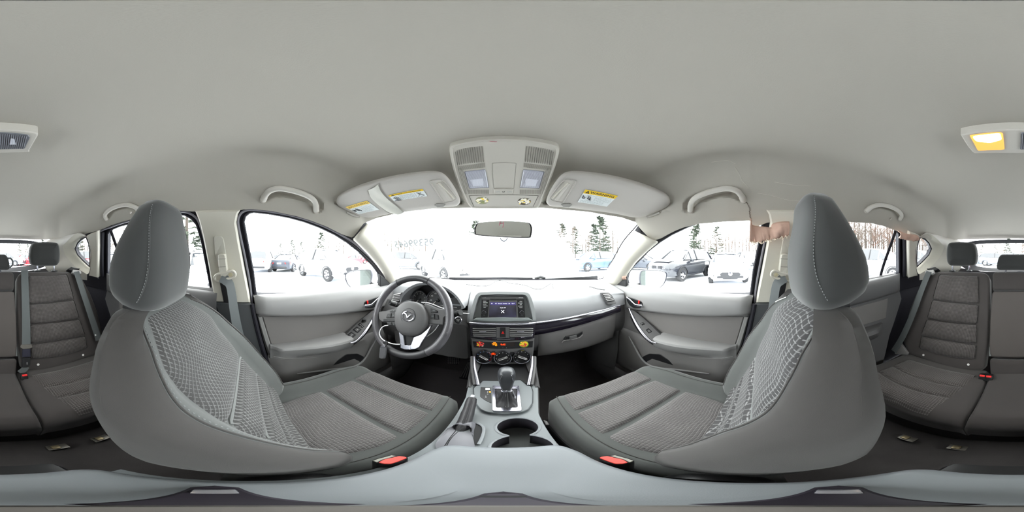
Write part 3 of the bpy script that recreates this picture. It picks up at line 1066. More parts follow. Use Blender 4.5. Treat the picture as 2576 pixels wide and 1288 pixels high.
# crumbs left on the passenger's cushion
_rnd = random.Random(4)
M_CRUMB = mat('crumb', rgb(235, 225, 205), .9)
for i, (px, py, sz) in enumerate([(1674, 1069, .0045), (1622, 1062, .0032), (1804, 1101, .005), (1812, 1097, .005)]):
    c = onz(px, py, -.578 if px < 1750 else -.575)
    g = G(); bm = bmesh.new(); bmesh.ops.create_icosphere(bm, subdivisions=1, radius=sz)
    for v in bm.verts: v.co *= _rnd.uniform(.6, 1.25); v.co.z *= .5
    bm.verts.index_update()
    g.add([v.co + c for v in bm.verts], [tuple(v.index for v in f.verts) for f in bm.faces]); bm.free()
    tag(g.obj('crumb', M_CRUMB if i != 2 else mat('foil_scrap', rgb(225, 228, 232), .3)),
        ["pale orange crumb on the middle of the passenger's cushion", "small crumb in the groove of the passenger's cushion",
         "crumpled white scrap at the back of the passenger's cushion", "second white scrap touching the crumpled one on the passenger's cushion"][i], 'crumb', 'litter on the passenger seat')
# ================================================================ doors
def plane3(a, b, c):
    n = (b-a).cross(c-a).normalized()
    return a, n
def sweep(sections):
    """list of equal-length open profiles -> skin"""
    g = G(); m = len(sections[0])
    vs = [p for s in sections for p in s]; fs = []
    for i in range(len(sections)-1):
        for k in range(m-1):
            fs.append((i*m+k, i*m+k+1, (i+1)*m+k+1, (i+1)*m+k))
    return g.add(vs, fs)
M_DPAD = mat('door_pad_vinyl', rgb(140, 139, 139), .45, spec=.45, bump=.12, bscale=1400)
M_DINS = mat('door_insert_cloth', rgb(116, 113, 111), .8, spec=.25, bump=.2, bscale=1800, vary=.05)
def front_door(sg, name, label):
    drv = sg < 0
    mp = (lambda L: L) if drv else mir
    X = lambda px, py, x: onx(px if drv else 2*CX-px, py, sg*x)
    V3 = lambda x, y, z: V((sg*x, y, z))
    root = thing(name, label, 'car door', kind='structure')
    # main panel with rounded rear edge
    edge = [(638, 748), (648, 800), (664, 862), (684, 918), (708, 958), (735, 985), (770, 1005)]
    P = [X(a, b, .71) for a, b in edge]
    zb = -.86
    P += [V3(.71, .34, zb), V3(.71, .88, zb), V3(.71, .88, -.185)]
    g = G().plate(P, V3(.06, 0, 0), .008)
    g.obj('door_panel', M_DOOR, root)
    # lower panel swelling inboard as the map pocket
    secs = []
    for i in range(25):
        y = lerp(.09, .87, i/24)
        f = 1-sstep(.50, .84, y); k = sstep(.08, .16, y)*max(f, .25)
        X_ = lambda x: .709-(.709-x)*k
        secs.append([V3(.709, y, -.495), V3(X_(.672), y, -.508), V3(X_(.668), y, -.55), V3(X_(.664), y, -.61), V3(X_(.661), y, -.66), V3(X_(.664), y, -.70), V3(X_(.68), y, -.76), V3(.707, y, -.82)])
    sweep(secs).obj('pocket_panel', M_DOOR, root, ang=60)
    # upper pad
    secs = []
    y0 = X(642, 760, .68).y; y1 = .90
    for i in range(37):
        y = lerp(y0, y1, i/36)
        b = lerp(-.262, -.330, clamp((y-y0)/(.70-y0)))
        e = min(1, (i+.0001)/1.5)**.5
        t = -.176 - .012*sstep(.45, .75, y)
        x = lambda q: .71-(.71-q)*e
        secs.append([V3(x(.725), y, t), V3(x(.705), y, t+.003), V3(x(.690), y, t-.004), V3(x(.677), y, t-.020), V3(x(.671), y, lerp(t-.02, b+.02, .4)), V3(x(.671), y, b+.018), V3(x(.677), y, b+.005), V3(x(.700), y, b), V3(.712, y, b+.002)])
    sweep(secs).obj('upper_pad', M_DPAD, root, ang=60)
    # flush insert
    ins = [(661, 797), (760, 793), (850, 788), (938, 781), (900, 815), (866, 848), (812, 852), (745, 862), (684, 872), (672, 835)]
    G().plate([X(a, b, .703) for a, b in ins], V3(.01, 0, 0), .003).obj('door_insert', M_DINS, root)
    G().plate([X(a, b, .698) for a, b in [(649, 798), (659, 797), (671, 836), (683, 874), (686, 887), (677, 890), (662, 845)]], V3(.012, 0, 0), .003).obj('edge_trim', mat('pale_door_trim', rgb(128, 127, 126), .5), root)
    # armrest
    secs = []
    ya, yz = X(684, 880, .64).y, X(884, 862, .60).y
    for i in range(33):
        t = i/32; y = lerp(ya, yz+.02, t)
        xf = lerp(.652, .604, sstep(0, .9, t)); z = -.424
        q = .35+.65*sstep(0, .12, t)
        o = lambda x: .705-(.705-x)*q
        secs.append([V3(.709, y, z-.004), V3(o(.690), y, z), V3(o(xf+.02), y, z+.002), V3(o(xf+.004), y, z-.004), V3(o(xf), y, z-.014), V3(o(xf+.002), y, z-.022), V3(o(xf+.006), y, z-.024), V3(o(xf+.008), y, z-.032),
                     V3(o(xf+.014), y, z-.050), V3(o(min(.672, xf+.030)), y, z-.072), V3(o(.674), y, z-.084), V3(.709, y, z-.086)])
    sweep(secs).obj('armrest', M_DPAD, root, ang=35)
    # switch plate rising from the armrest to the handle
    a, b, c = X(866, 848, .655), X(884, 863, .600), X(946, 784, .650)
    pn = plane3(a, b, c)
    q = lambda px, py, off=0: (lambda p: p - p.normalized()*off)(on(px if drv else 2*CX-px, py, *pn))
    pl = [(862, 852), (884, 864), (908, 846), (926, 822), (940, 797), (948, 780), (938, 781), (918, 797), (898, 815), (880, 833), (866, 846)]
    P = [q(x, y) for x, y in pl]
    nn = pn[1] if pn[1].z < 0 else -pn[1]
    G().plate(P, V3(.05, 0, -.03), .003).obj('switch_plate', M_DARK, root)
    bar = crom([q(x, y, .004) for x, y in [(882, 863), (896, 858), (912, 842), (928, 819), (941, 794), (949, 776)]], 8)
    n = len(bar)
    G().tube(bar, [.004+.0035*sin(pi*min(1, i/(n-1)*1.05)) for i in range(n)], 10, flat=(.6, nn)).obj('pull_handle', M_SATIN, root)
    low = crom([X(x, y, .655) for x, y in [(890, 866), (910, 850), (930, 826), (946, 796)]], 6)
    G().tube(low, .004, 6).obj('handle_shadow_gap', M_BLACK, root)
    def sw(pts, m, off=.002, ch=.0012, th=.006, nm='window_switch'):
        return G().plate([q(x, y, off) for x, y in pts], V3(.006, 0, -.004), ch).obj(nm, m, root)
    if drv:
        for pts in ([(874, 842), (884, 835), (896, 842), (886, 851)], [(888, 829), (898, 821), (910, 829), (900, 838)]):
            s = sw(pts, M_BLACK)
            c = [sum(p[0] for p in pts)/4, sum(p[1] for p in pts)/4]
            G().plate([q(c[0]+(x-c[0])*.6, c[1]+(y-c[1])*.6, .005) for x, y in pts], V3(.004, 0, -.003), .0012).obj('switch_rocker', M_DARK, s)
            G().tube([q(c[0]-2, c[1]+2, .0062), q(c[0]+2, c[1]-2, .0062)], .0007, 4).obj('switch_mark', M_WHITE, s)
        for pts in ([(901, 816), (906, 812), (911, 816), (906, 820)], [(907, 822), (912, 818), (917, 821), (911, 825)]):
            s = sw(pts, M_BLACK); c = [sum(p[0] for p in pts)/4, sum(p[1] for p in pts)/4]
            G().tube([q(c[0]-1, c[1]+.6, .004), q(c[0]+1, c[1]-.6, .004)], .0012, 5).obj('switch_mark', M_WHITE, s)
        c = q(916, 807, .001); ax = -nn
        ax = ax if ax.z > 0 else -ax
        k = G().lathe([(.013, 0), (.013, .003), (.0085, .004), (.008, .012), (.0065, .0135), (0, .0135)], c, ax, 20).obj('mirror_knob', M_BLACK, root)
        G().tube([c+ax*.0137, c+ax*.0137+V((0, .005, 0))], .0008, 4).obj('knob_mark', M_WHITE, k)
    else:
        s = sw([(910, 815), (915, 810), (922, 814), (917, 819)], M_BLACK)
        for d in (-1.6, 1.6): G().tube([q(916+d, 814.4+d*.4, .0035), q(916.8+d, 814+d*.4, .0035)], .0010, 5).obj('switch_mark', M_WHITE, s)
        s = sw([(893, 833), (901, 825), (908, 830), (900, 839)], M_BLACK)
        G().plate([q(x, y, .005) for x, y in [(895, 834), (900, 829), (904, 832), (899, 837)]], V3(.004, 0, -.003), .001).obj('switch_rocker', M_DARK, s)
    # inside door release
    hp = [(915, 766), (919, 758), (932, 753), (950, 747), (957, 746), (956, 757), (949, 769), (938, 776), (920, 776)]
    hb = G().plate(roundpoly([X(a, b, .668) for a, b in hp], .008), V3(.012, 0, 0), .003).obj('release_bezel', M_BLACK, root)
    lv = crom([X(x, y, .655) for x, y in [(917, 770), (926, 769), (934, 767), (941, 761), (948, 754), (956, 748)]], 6); n = len(lv)
    G().tube(lv, [.0075-.003*i/n for i in range(n)], 10, flat=(.55, V3(1, 0, 0))).obj('release_lever', M_CHROME, hb)
    G().plate([X(a, b, .660) for a, b in [(923.5, 757), (926.5, 756), (927.5, 763), (924.5, 765)]], V3(.005, 0, 0), .001).obj('lock_tab', M_RED, hb)
    # speaker / bottle pocket mouth and its bright lower lip
    G().plate(roundpoly([X(a, b, .664) for a, b in [(829, 927), (850, 906), (872, 891), (900, 890), (917, 898), (913, 911), (892, 922), (856, 930)]], .012), V3(.02, 0, 0), .002).obj('pocket_mouth', M_BLACK, root)
    lip = crom([X(x, y, .660) for x, y in [(748, 940), (790, 935), (830, 930), (870, 926), (900, 918), (918, 902), (934, 875), (950, 846)]], 8)
    n = len(lip)
    G().tube(lip, [.002+.0045*sin(pi*i/(n-1))**.5 for i in range(n)], 8).obj('pocket_lip', M_DPAD, root)
    cr = crom([X(x, y, .672) for x, y in [(688, 897), (730, 902), (790, 899), (840, 892), (868, 884), (886, 868)]], 8)
    G().tube(cr, .0022, 6).obj('crease', mat('pale_door_trim', rgb(128, 127, 126), .5), root)
    # black corner sail at the mirror
    G().plate([X(a, b, .690) for a, b in [(956, 690), (981, 712), (985, 735), (957, 728)]], V3(.02, 0, 0), .003).obj('mirror_sail', M_BLACK, root)
    # grey sill / rubber of the rear door edge
    ed = crom([X(x, y, .700) for x, y in [(634, 765), (643, 810), (658, 868), (678, 925), (702, 965), (732, 994)]], 6)
    G().tube(ed, .010, 8).obj('door_seal', M_RUBBER, root)
    return root
front_door(-1, 'door_1', "driver's charcoal door panel with four window switches and grey pull handle")
front_door(1, 'door_2', "passenger's charcoal door panel with a single window switch")

def rear_door(sg, name, label):
    V3 = lambda x, y, z: V((sg*x, y, z))
    root = thing(name, label, 'car door', kind='structure')
    P = [V3(.715, -.14, -.15), V3(.715, -.80, -.115), V3(.715, -.86, -.30), V3(.715, -.74, -.55), V3(.715, -.66, -.86), V3(.715, -.12, -.86)]
    G().plate(P, V3(.05, 0, 0), .008).obj('door_panel', M_DARK, root)
    secs = []
    for i in range(25):
        y = lerp(-.835, -.13, i/24)
        t = lerp(-.118, -.162, i/24); b = t-.115
        e = min(1, (i+.001)/2)**.5
        x = lambda q: .715-(.715-q)*e
        secs.append([V3(x(.72), y, t), V3(x(.705), y, t+.003), V3(x(.690), y, t-.006), V3(x(.680), y, t-.03), V3(x(.680), y, b+.015), V3(x(.69), y, b), V3(.716, y, b)])
    sweep(secs).obj('upper_pad', M_DARK, root, ang=60)
    secs = []
    for i in range(17):
        y = lerp(-.66, -.20, i/16); z = -.42; e = sstep(0, .2, i/16)
        secs.append([V3(.716, y, z), V3(.70-.05*e, y, z), V3(.695-.055*e, y, z-.02), V3(.70-.02*e, y, z-.08), V3(.716, y, z-.09)])
    sweep(secs).obj('armrest', M_DARK, root, ang=50)
    G().plate([V3(.711, y, z) for y, z in ((-.20, -.29), (-.72, -.27), (-.70, -.40), (-.20, -.40))], V3(.01, 0, 0), .003).obj('door_insert', M_DINS, root)
    # slanting division bar of the rear side glass
    a = [(278, 578), (292, 618), (309, 666), (318, 698)]
    a = a if sg < 0 else mir(a)
    bar = [onside(x, y, .045) for x, y in a]
    G().tube(crom(bar, 4), .012, 8, flat=(.5, V3(1, 0, .34))).obj('division_bar', M_RUBBER, root)
    # dark frame at the back edge of the opening
    a = [(257, 583), (256, 640), (257, 694)]
    a = a if sg < 0 else mir(a)
    G().tube(crom([onside(x, y, .02) for x, y in a], 4), .014, 8).obj('frame_post', M_RUBBER, root)
    return root
rear_door(-1, 'door_3', "charcoal rear door panel behind the driver's seat")
rear_door(1, 'door_4', "charcoal rear door panel behind the passenger's seat")
# side sills and scuff strips
for sg, nm, lb in ((-1, 'trim_17', "dark sill trim below the driver's side doors"), (1, 'trim_18', "dark sill trim below the passenger's side doors")):
    secs = [[V((sg*.69, y, -.87)), V((sg*.64, y, -.855)), V((sg*.615, y, -.87)), V((sg*.605, y, -.95))] for y in [lerp(-.7, 1.0, i/12) for i in range(13)]]
    tag(sweep(secs).obj(nm, M_DARK, ang=60), lb, 'sill trim', kind='structure')
    # front footwell side lining
    secs = [[V((sg*.70, y, -.30)), V((sg*(.69-.05*sstep(.75, 1.1, y)), y, -.5)), V((sg*(.68-.07*sstep(.75, 1.1, y)), y, -.7)), V((sg*(.64-.06*sstep(.75, 1.1, y)), y, -.93))] for y in [lerp(.80, 1.25, i/8) for i in range(9)]]
    tag(sweep(secs).obj('trim_19' if sg < 0 else 'trim_20', M_DARK, ang=60), "charcoal kick panel beside the pedals" if sg < 0 else "charcoal kick panel at the end of the passenger's footwell", 'kick panel', kind='structure')
# ================================================================ dashboard
dash = thing('dashboard', 'charcoal dashboard spanning the cabin under the windscreen', 'dashboard')
def dcrest(x): return .825 - .075*(abs(x)/.6)**2.2
def dlow(x): return -.328 + (.031*clamp((x-.12)/.46)**1.2 if x > .12 else 0)
def dprof(x):
    yb = 1.215-.4*x*x
    yc = dcrest(x); zc = -.188 - .022*(abs(x)/.6)**2
    yl = .738 - .02*(abs(x)/.6)**2; zl = dlow(x)
    P = [V((x, yb, -.182)), V((x, lerp(yb, yc, .35), -.176)), V((x, lerp(yb, yc, .7), lerp(-.176, zc, .45))), V((x, yc+.015, zc+.001)), V((x, yc-.012, zc-.010)), V((x, lerp(yc, yl, .55), lerp(zc, zl, .25))),
         V((x, lerp(yc, yl, .85), lerp(zc, zl, .5))), V((x, yl, lerp(zc, zl, .8))), V((x, yl-.002, zl))]
    return crom(P, 4)
xs = [lerp(-.165, .66, i/70) for i in range(71)]
sweep([dprof(x) for x in xs]).obj('upper_pad', M_DASH, dash, ang=60)
# top ahead of the driver
xs = [lerp(-.68, -.165, i/30) for i in range(31)]
sweep([[V((x, 1.215-.4*x*x, -.182)), V((x, 1.0-.1*x*x, -.178)), V((x, .90-.1*x*x, -.186)), V((x, .885-.1*x*x, -.20)), V((x, .885-.1*x*x, -.36))] for x in xs]).obj('upper_pad', M_DASH, dash, ang=60)
# lower face behind the pad and knee panel
secs = []
for i in range(61):
    x = lerp(-.67, .67, i/60)
    zl = dlow(x)
    e = .02*(abs(x)/.6)**2
    secs.append([V((x, .78, zl+.05)), V((x, .755-e, zl-.02)), V((x, .748-e, zl-.06)), V((x, .752-e, zl-.13)), V((x, .775-e, zl-.19)), V((x, .83, zl-.225)), V((x, 1.0, zl-.23)), V((x, 1.28, zl-.20))])
sweep(secs).obj('lower_panel', M_DARK, dash, ang=60)
# --- black glossy strip with bright edge running to the passenger's vent
def strip_pts(off):
    top, bot = [], []
    for i in range(41):
        x = lerp(.115, .615, i/40)
        z = dlow(x)
        w = lerp(.064, .036, i/40)
        y = .735-.02*(x/.6)**2-off
        top.append(V((x, y, z+.004))); bot.append(V((x, y-.004, z-w)))
    return top, bot
T, B = strip_pts(.006)
g = G()
g.grid(lambda u, v: (lambda a, b: a.lerp(b, v) + V((0, -.008*sin(pi*v), 0)))(T[int(round(u*40))], B[int(round(u*40))]), 40, 8)
g.obj('gloss_strip', M_GLOSS, dash, ang=60)
n = len(T)
G().tube([p + V((0, -.004, .001)) for p in T], [.0052-.002*(i/n) for i in range(n)], 8).obj('bright_edge', M_SATIN, dash)
# --- glove box lid with handle
gl = empty('glovebox_lid'); gl.parent = dash
g = G(); nu, nv = 40, 14
def gb(u, v):
    zt = lambda x: dlow(x)-.062+.014*(x/.6)
    x = lerp(.165, .60, u)
    z = lerp(zt(x), -.555+.03*(u**3), v)
    e = (1-abs(2*u-1)**10)*(1-abs(2*v-1)**10)
    return V((x, .748-.02*(x/.6)**2-.010*e+.025*v*v, z))
g.grid(gb, nu, nv)
g.obj('lid', mat('glovebox_vinyl', rgb(110, 108, 108), .5, spec=.4, bump=.15, bscale=1400, vary=.12, vscale=14), gl, ang=60)
hx = [(1419, 855), (1424, 847), (1452, 841), (1466, 834), (1466, 840), (1455, 849), (1424, 858)]
P = [ony(x, y, .728) for x, y in hx]
h = G().plate(P, V((0, .012, 0)), .002).obj('lid_handle', M_BLACK, gl)
G().plate([ony(x, y, .723) for x, y in [(1433, 847.5), (1451, 843), (1453, 850), (1433, 856)]], V((0, .008, 0)), .002).obj('handle_paddle', M_DARK, h)
G().tube(crom([ony(x, y, .726) for x, y in [(1414, 862), (1419, 857), (1440, 854), (1458, 849), (1466, 842)]], 4), .0018, 6).obj('handle_rim', mat('worn_edge', rgb(150, 148, 148), .6), h)
# --- passenger side vent with louvres
vt = empty('side_vent'); vt.parent = dash
vp = plane3(ony(1516, 738, .742), ony(1536, 737, .728), ony(1529, 764, .715))
q = lambda px, py, off=0: (lambda p: p-p.normalized()*off)(on(px, py, *vp))
G().plate(roundpoly([q(*p, .006) for p in [(1512, 736), (1532, 736), (1540, 743), (1551, 762), (1548, 764), (1530, 767)]], .006), V((.004, .02, -.004)), .002).obj('vent_frame', M_DARK, vt)
G().plate(roundpoly([q(*p, .008) for p in [(1514.5, 738.5), (1531, 738.5), (1537, 744), (1546.5, 757), (1528, 760.5)]], .004), V((.002, .008, -.002)), .001).obj('vent_mouth', M_BLACK, vt)
for i in range(5):
    t = (i+.6)/5.2
    a = V((lerp(1516, 1527.5, t), lerp(739, 759, t), 0)); b = V((lerp(1531, 1545, t), lerp(738.5, 756, t), 0))
    G().ribbon([q(a.x, a.y, .012), q((a.x+b.x)/2, (a.y+b.y)/2, .014), q(b.x, b.y, .012)], .0065, .0022, V((-.5, -.5, .75))).obj('louvre', M_DPAD, vt)
G().tube([q(1531, 750, .016), q(1538, 747, .016)], .003, 6).obj('vent_tab', M_DPAD, vt)
# demister grille on the pad, passenger's corner
dv = empty('demister_grille'); dv.parent = dash
for i in range(5):
    px = lerp(1490, 1512, i/4); py = lerp(722, 728, i/4)
    p = onz(px, py, -.176); d = V((.012, -.016, -.001))
    G().ribbon([p-d, p+d], .007, .003, V((0, 0, 1))).obj('demister_slot', M_BLACK, dv)

# ---------------------------------------------------------------- instrument cluster
LIP = [(-.540, -.262), (-.528, -.232), (-.510, -.205), (-.470, -.168), (-.420, -.142), (-.362, -.132), (-.300, -.137), (-.245, -.158), (-.205, -.190), (-.182, -.225), (-.176, -.250)]
L0 = crom([V((x, .715 + (.02 if i in (0, 10) else 0), z)) for i, (x, z) in enumerate(LIP)], 5)
c0 = V((-.36, .8, -.27))
secs = []
for p in L0:
    inn = V((c0.x+(p.x-c0.x)*.93, .722, c0.z+(p.z-c0.z)*.90))
    bk = V((c0.x+(p.x-c0.x)*.90, .84, c0.z+(p.z-c0.z)*.84))
    out = V((c0.x+(p.x-c0.x)*1.10, .80, c0.z+(p.z-c0.z)*1.09))
    far = V((c0.x+(p.x-c0.x)*1.24, .93, c0.z+(p.z-c0.z)*1.02-.012))
    secs.append([far, out, p+V((0, .02, .004)), p, inn, inn.lerp(bk, .5), bk])
sweep(secs).obj('gauge_hood', M_DASH, dash, ang=50)
cl = empty('instrument_cluster'); cl.parent = dash
g = G(); P = [V((p.x, .836, p.z)) for p in [V((c0.x+(p.x-c0.x)*.93, 0, c0.z+(p.z-c0.z)*.9)) for p in L0]]
P = P + [V((-.18, .836, -.33)), V((-.54, .836, -.33))]
g.plate(P, V((0, .01, 0))); g.obj('gauge_backing', mat('gauge_black', rgb(50, 50, 52), .5), cl, smooth=False)
M_FACE = mat('gauge_face', rgb(62, 62, 64), .5)
def gauge(px, py, r, nums, needle, y=.815):
    c = ony(px, py, y)
    ax = V((0, -1, .12)).normalized(); up = V((0, .12, 1)).normalized(); rt = V((1, 0, 0))
    b = G().lathe([(r*1.0, .0), (r*1.06, .012), (r*1.0, .016), (r*.96, .012), (r*.95, .002)], c, ax, 40).obj('gauge_ring', M_SATIN, cl)
    G().lathe([(r*.97, .002), (0, .002)], c, ax, 40).obj('gauge_face', M_FACE, b)
    g = G(); N = 41
    for i in range(N):
        a = radians(225-270*i/(N-1)); d = rt*cos(a)+up*sin(a)
        L = .12 if i % 5 == 0 else .07
        g.tube([c+ax*.003+d*r*(.92-L), c+ax*.003+d*r*.92], .0007 if i % 5 else .0011, 4)
    tag(g.obj('tick_marking', M_WHITE, b), kind='stuff')
    for i, s in enumerate(nums):
        a = radians(225-270*i/max(1, len(nums)-1)); d = rt*cos(a)+up*sin(a)
        flat_text('numeral', s, r*.22, c+ax*.0035+d*r*.66, rt, up, M_WHITE, b)
    if needle is not None:
        a = radians(225-270*needle); d = rt*cos(a)+up*sin(a)
        G().tube([c+ax*.006-d*r*.15, c+ax*.006+d*r*.85], [.0022, .0008], 6).obj('needle', mat('needle_white', rgb(230, 225, 220), .5), b)
        G().lathe([(r*.17, .003), (r*.16, .009), (0, .010)], c, ax, 20).obj('needle_hub', M_BLACK, b)
    return b, c, ax, up, rt, r
gauge(1057, 752, .050, ['0', '1', '2', '3', '4', '5', '6', '7', '8'], 0.0)
gauge(1101, 755, .060, ['0', '20', '40', '60', '80', '100', '120', '140'], .0)
b, c, ax, up, rt, r = gauge(1145, 766, .045, [], None)
flat_text('lettering', 'H', .006, c+ax*.004+up*.016+rt*.02, rt, up, M_WHITE, b)
flat_text('lettering', '119290', .008, c+ax*.004-up*.016, rt, up, M_WHITE, b)
G().plate([c+ax*.0035+rt*x+up*y for x, y in ((-.03, -.004), (.03, -.004), (.03, .002), (-.03, .002))], -ax*.001).obj('gauge_bar', M_PRINT, b)
# driver's side vent behind the wheel rim
vt = empty('side_vent'); vt.parent = dash
G().plate(roundpoly([ony(x, y, .735) for x, y in [(984, 760), (991, 742), (1008, 735), (1010, 752), (1002, 762)]], .006), V((0, .02, 0)), .002).obj('vent_frame', M_BLACK, vt)
for i in range(5):
    t = i/4
    G().ribbon([ony(lerp(990, 985, t), lerp(742, 757, t), .730), ony(lerp(1008, 1004, t), lerp(738, 756, t), .730)], .008, .002, V((0, -.5, .8))).obj('louvre', M_DPAD, vt)
# knee panel / column shroud
g = G()
g.lathe([(.060, .19), (.064, .10), (.058, .02), (.046, 0), (0, 0)], V((-.368, .60, -.285)), V((0, cos(radians(25)), -sin(radians(25)))), 24)
g.obj('column_shroud', M_DARK, dash)
G().plate(roundpoly([V((x, .735, z)) for x, z in ((-.60, -.33), (-.16, -.33), (-.15, -.56), (-.58, -.56))], .03), V((0, .03, 0)), .01).obj('knee_panel', M_DARK, dash)
# driver's round start button and its ring
c = ony(1153, 805, .715)
sb = G().lathe([(.0175, -.01), (.0175, .004), (.0150, .006), (.0145, .003)], c, V((0, -1, .25)), 28).obj('start_button_ring', M_SATIN, dash)
G().lathe([(.0142, .002), (.0135, .005), (0, .0055)], c, V((0, -1, .25)), 28).obj('start_button', M_BLACK, sb)
for k, s in enumerate(('ENGINE', 'START', 'STOP')):
    flat_text('lettering', s, .0048, c+V((0, -.0066, .006-.0048*k)), V((1, 0, 0)), V((0, .25, 1)), M_WHITE, sb)

# ---------------------------------------------------------------- centre stack
SKP = (V((0, .722, -.23)), V((0, -1, .17)).normalized())
def S5(X, Y, off=0.0):
    d = ray(1170+X/6.135, 720+Y/6.135)
    p0 = SKP[0] + SKP[1]*off
    return d*(p0.dot(SKP[1])/d.dot(SKP[1]))
SN = SKP[1]
SUP = V((0, .17, 1)).normalized(); SRT = V((1, 0, 0))
def splate(name, pts, off, th, m, par, ch=.001, rr=0.0):
    P = [S5(x, y, off) for x, y in pts]
    if rr: P = roundpoly(P, rr)
    return G().plate(P, -SN*th, ch).obj(name, m, par)
stk = empty('centre_stack'); stk.parent = dash
OUTER = [(62, 548), (85, 400), (125, 240), (160, 140), (215, 92), (500, 80), (920, 88), (985, 108), (1025, 180), (1075, 350), (1100, 545)]
g = G(); A = roundpoly([S5(*p, .004) for p in OUTER], .012)
INN = [(112, 530), (140, 400), (175, 250), (205, 165), (240, 135), (500, 122), (890, 128), (945, 140), (975, 190), (1020, 360), (1050, 535)]
B = roundpoly([S5(*p, .010) for p in INN], .012); C = roundpoly([S5(*p, -.012) for p in [(118, 526), (160, 400), (200, 250), (230, 170), (255, 150), (500, 145), (890, 148), (920, 156), (950, 200), (990, 360), (1044, 530)]], .01)
n = len(A)
g.add(A+B+C, [f for r in (0, 1) for i in range(n) for f in [(r*n+i, r*n+(i+1) % n, (r+1)*n+(i+1) % n, (r+1)*n+i)]] + [tuple(2*n+i for i in t) for t in tessellate_polygon([C])])
g.obj('stack_bezel', mat('bezel_grey', rgb(136, 139, 140), .45, spec=.4, bump=.08, bscale=1400), stk, ang=30)
splate('stack_shelf', [(118, 528), (165, 492), (560, 480), (980, 490), (1046, 528), (700, 545), (400, 545)], .012, .02, mat('shelf_grey', rgb(135, 142, 142), .5, bump=.2, bscale=900), stk, .002)
G().tube(crom([S5(x, y, .016) for x, y in [(68, 565), (250, 580), (560, 590), (900, 588), (1060, 575), (1110, 560)]], 5), .0042, 8).obj('bright_edge', M_SATIN, stk)

# radio: a unit of its own
radio = thing('car_radio', 'black car radio with a lit blue touchscreen above the centre vents', 'radio')
splate('radio_body', [(242, 488), (255, 205), (258, 158), (908, 155), (912, 205), (930, 488)], .006, .02, M_BLACK, radio, .0015, .002)
splate('disc_panel', [(262, 165), (905, 162), (908, 200), (260, 205)], .008, .004, M_DARK, radio, .0008)
splate('disc_slot', [(385, 193), (785, 193), (785, 203), (385, 203)], .0088, .002, M_INK, radio, .0002)
splate('screen_frame', [(345, 492), (372, 220), (805, 220), (822, 492)], .009, .005, M_DARK, radio, .0015)
M_SCREEN = bpy.data.materials.new('lit_screen'); M_SCREEN.use_nodes = True
_n = M_SCREEN.node_tree; _b = _n.nodes['Principled BSDF']; _b.inputs['Roughness'].default_value = .2
_t = _n.nodes.new('ShaderNodeTexCoord'); _nz = _n.nodes.new('ShaderNodeTexNoise'); _nz.inputs['Scale'].default_value = 25
_r = _n.nodes.new('ShaderNodeValToRGB'); _r.color_ramp.elements[0].color = (.012, .010, .014, 1); _r.color_ramp.elements[1].color = (.045, .045, .085, 1)
_r.color_ramp.elements[0].position = .35; _r.color_ramp.elements[1].position = .7
_n.links.new(_t.outputs['Object'], _nz.inputs['Vector']); _n.links.new(_nz.outputs['Fac'], _r.inputs[0]); _n.links.new(_r.outputs[0], _b.inputs['Emission Color'])
_b.inputs['Emission Strength'].default_value = .2; _b.inputs['Base Color'].default_value = rgb(30, 28, 36)
sc = splate('screen', [(368, 476), (384, 242), (788, 242), (792, 476)], .0105, .003, M_SCREEN, radio, .0004)
M_LITW = mat('lit_white', rgb(240, 240, 250), .5, emit=rgb(235, 235, 255), estr=.28)
M_LITV = mat('lit_violet', rgb(70, 60, 120), .5, emit=rgb(70, 66, 120), estr=.07)
splate('menu_bar', [(388, 248), (782, 248), (783, 290), (386, 290)], .0112, .0008, M_LITV, sc, .0001)
for t, x, y, sz in (('FM', 412, 268, .0046), ('AM', 474, 268, .0046), ('Bluetooth', 540, 268, .0044), ('Download', 615, 268, .0044), ('USB', 680, 268, .0040), ('Tune >', 742, 268, .0046), ('Audio Off', 582, 333, .0060)):
    flat_text('lettering', t, sz, S5(x, y, .0122), SRT, SUP, M_LITW, sc, bold=.00012)
for a, b in (((560, 370), (602, 412)), ((602, 370), (560, 412))):
    P = [S5(*a, .0122), S5(581, 390, .0124), S5(*b, .0122)]
    G().tube(P, .0011, 5).obj('cross_icon', M_LITW, sc)
for i, (t, y) in enumerate((('AUDIO', 232), ('PHONE', 280), ('NAVI', 326))):
    p = splate('radio_button', [(268, y-20), (346, y-20), (343, y+22), (266, y+22)], .0085, .004, M_BLACK, radio, .0006)
    flat_text('lettering', t, .0044, S5(302, y, .0092), SRT, SUP, M_WHITE, p, bold=.0001)
    if i < 2: G().tube([S5(279, y+24, .0092), S5(348, y+24, .0092)], .0009, 4).obj('button_line', M_WHITE, p)
for i, (t, y) in enumerate((('SETUP', 236), ('SEEK', 283), ('TRACK', 330))):
    p = splate('radio_button', [(818, y-20), (896, y-20), (900, y+22), (818, y+22)], .0085, .004, M_BLACK, radio, .0006)
    flat_text('lettering', t, .0044, S5(860, y, .0092), SRT, SUP, M_WHITE, p, bold=.0001)
    if i < 2: G().tube([S5(818, y+24, .0092), S5(886, y+24, .0092)], .0009, 4).obj('button_line', M_WHITE, p)
for x, w in ((292, 'VOL'), (872, 'TUNE')):
    k = G().lathe([(.0102, 0), (.0102, .009), (.0090, .011)], S5(x, 405, .006), SN, 28).obj('radio_knob', M_SATIN, radio)
    G().lathe([(.0088, .0105), (.0062, .0095), (0, .0095)], S5(x, 405, .006), SN, 24).obj('knob_cap', M_INK, k)
    flat_text('lettering', w, .0032, S5(x, 450, .0085), SRT, SUP, M_PRINT, radio)
flat_text('lettering', 'HD Radio', .0044, S5(860, 176, .0092), SRT, SUP, M_WHITE, radio)
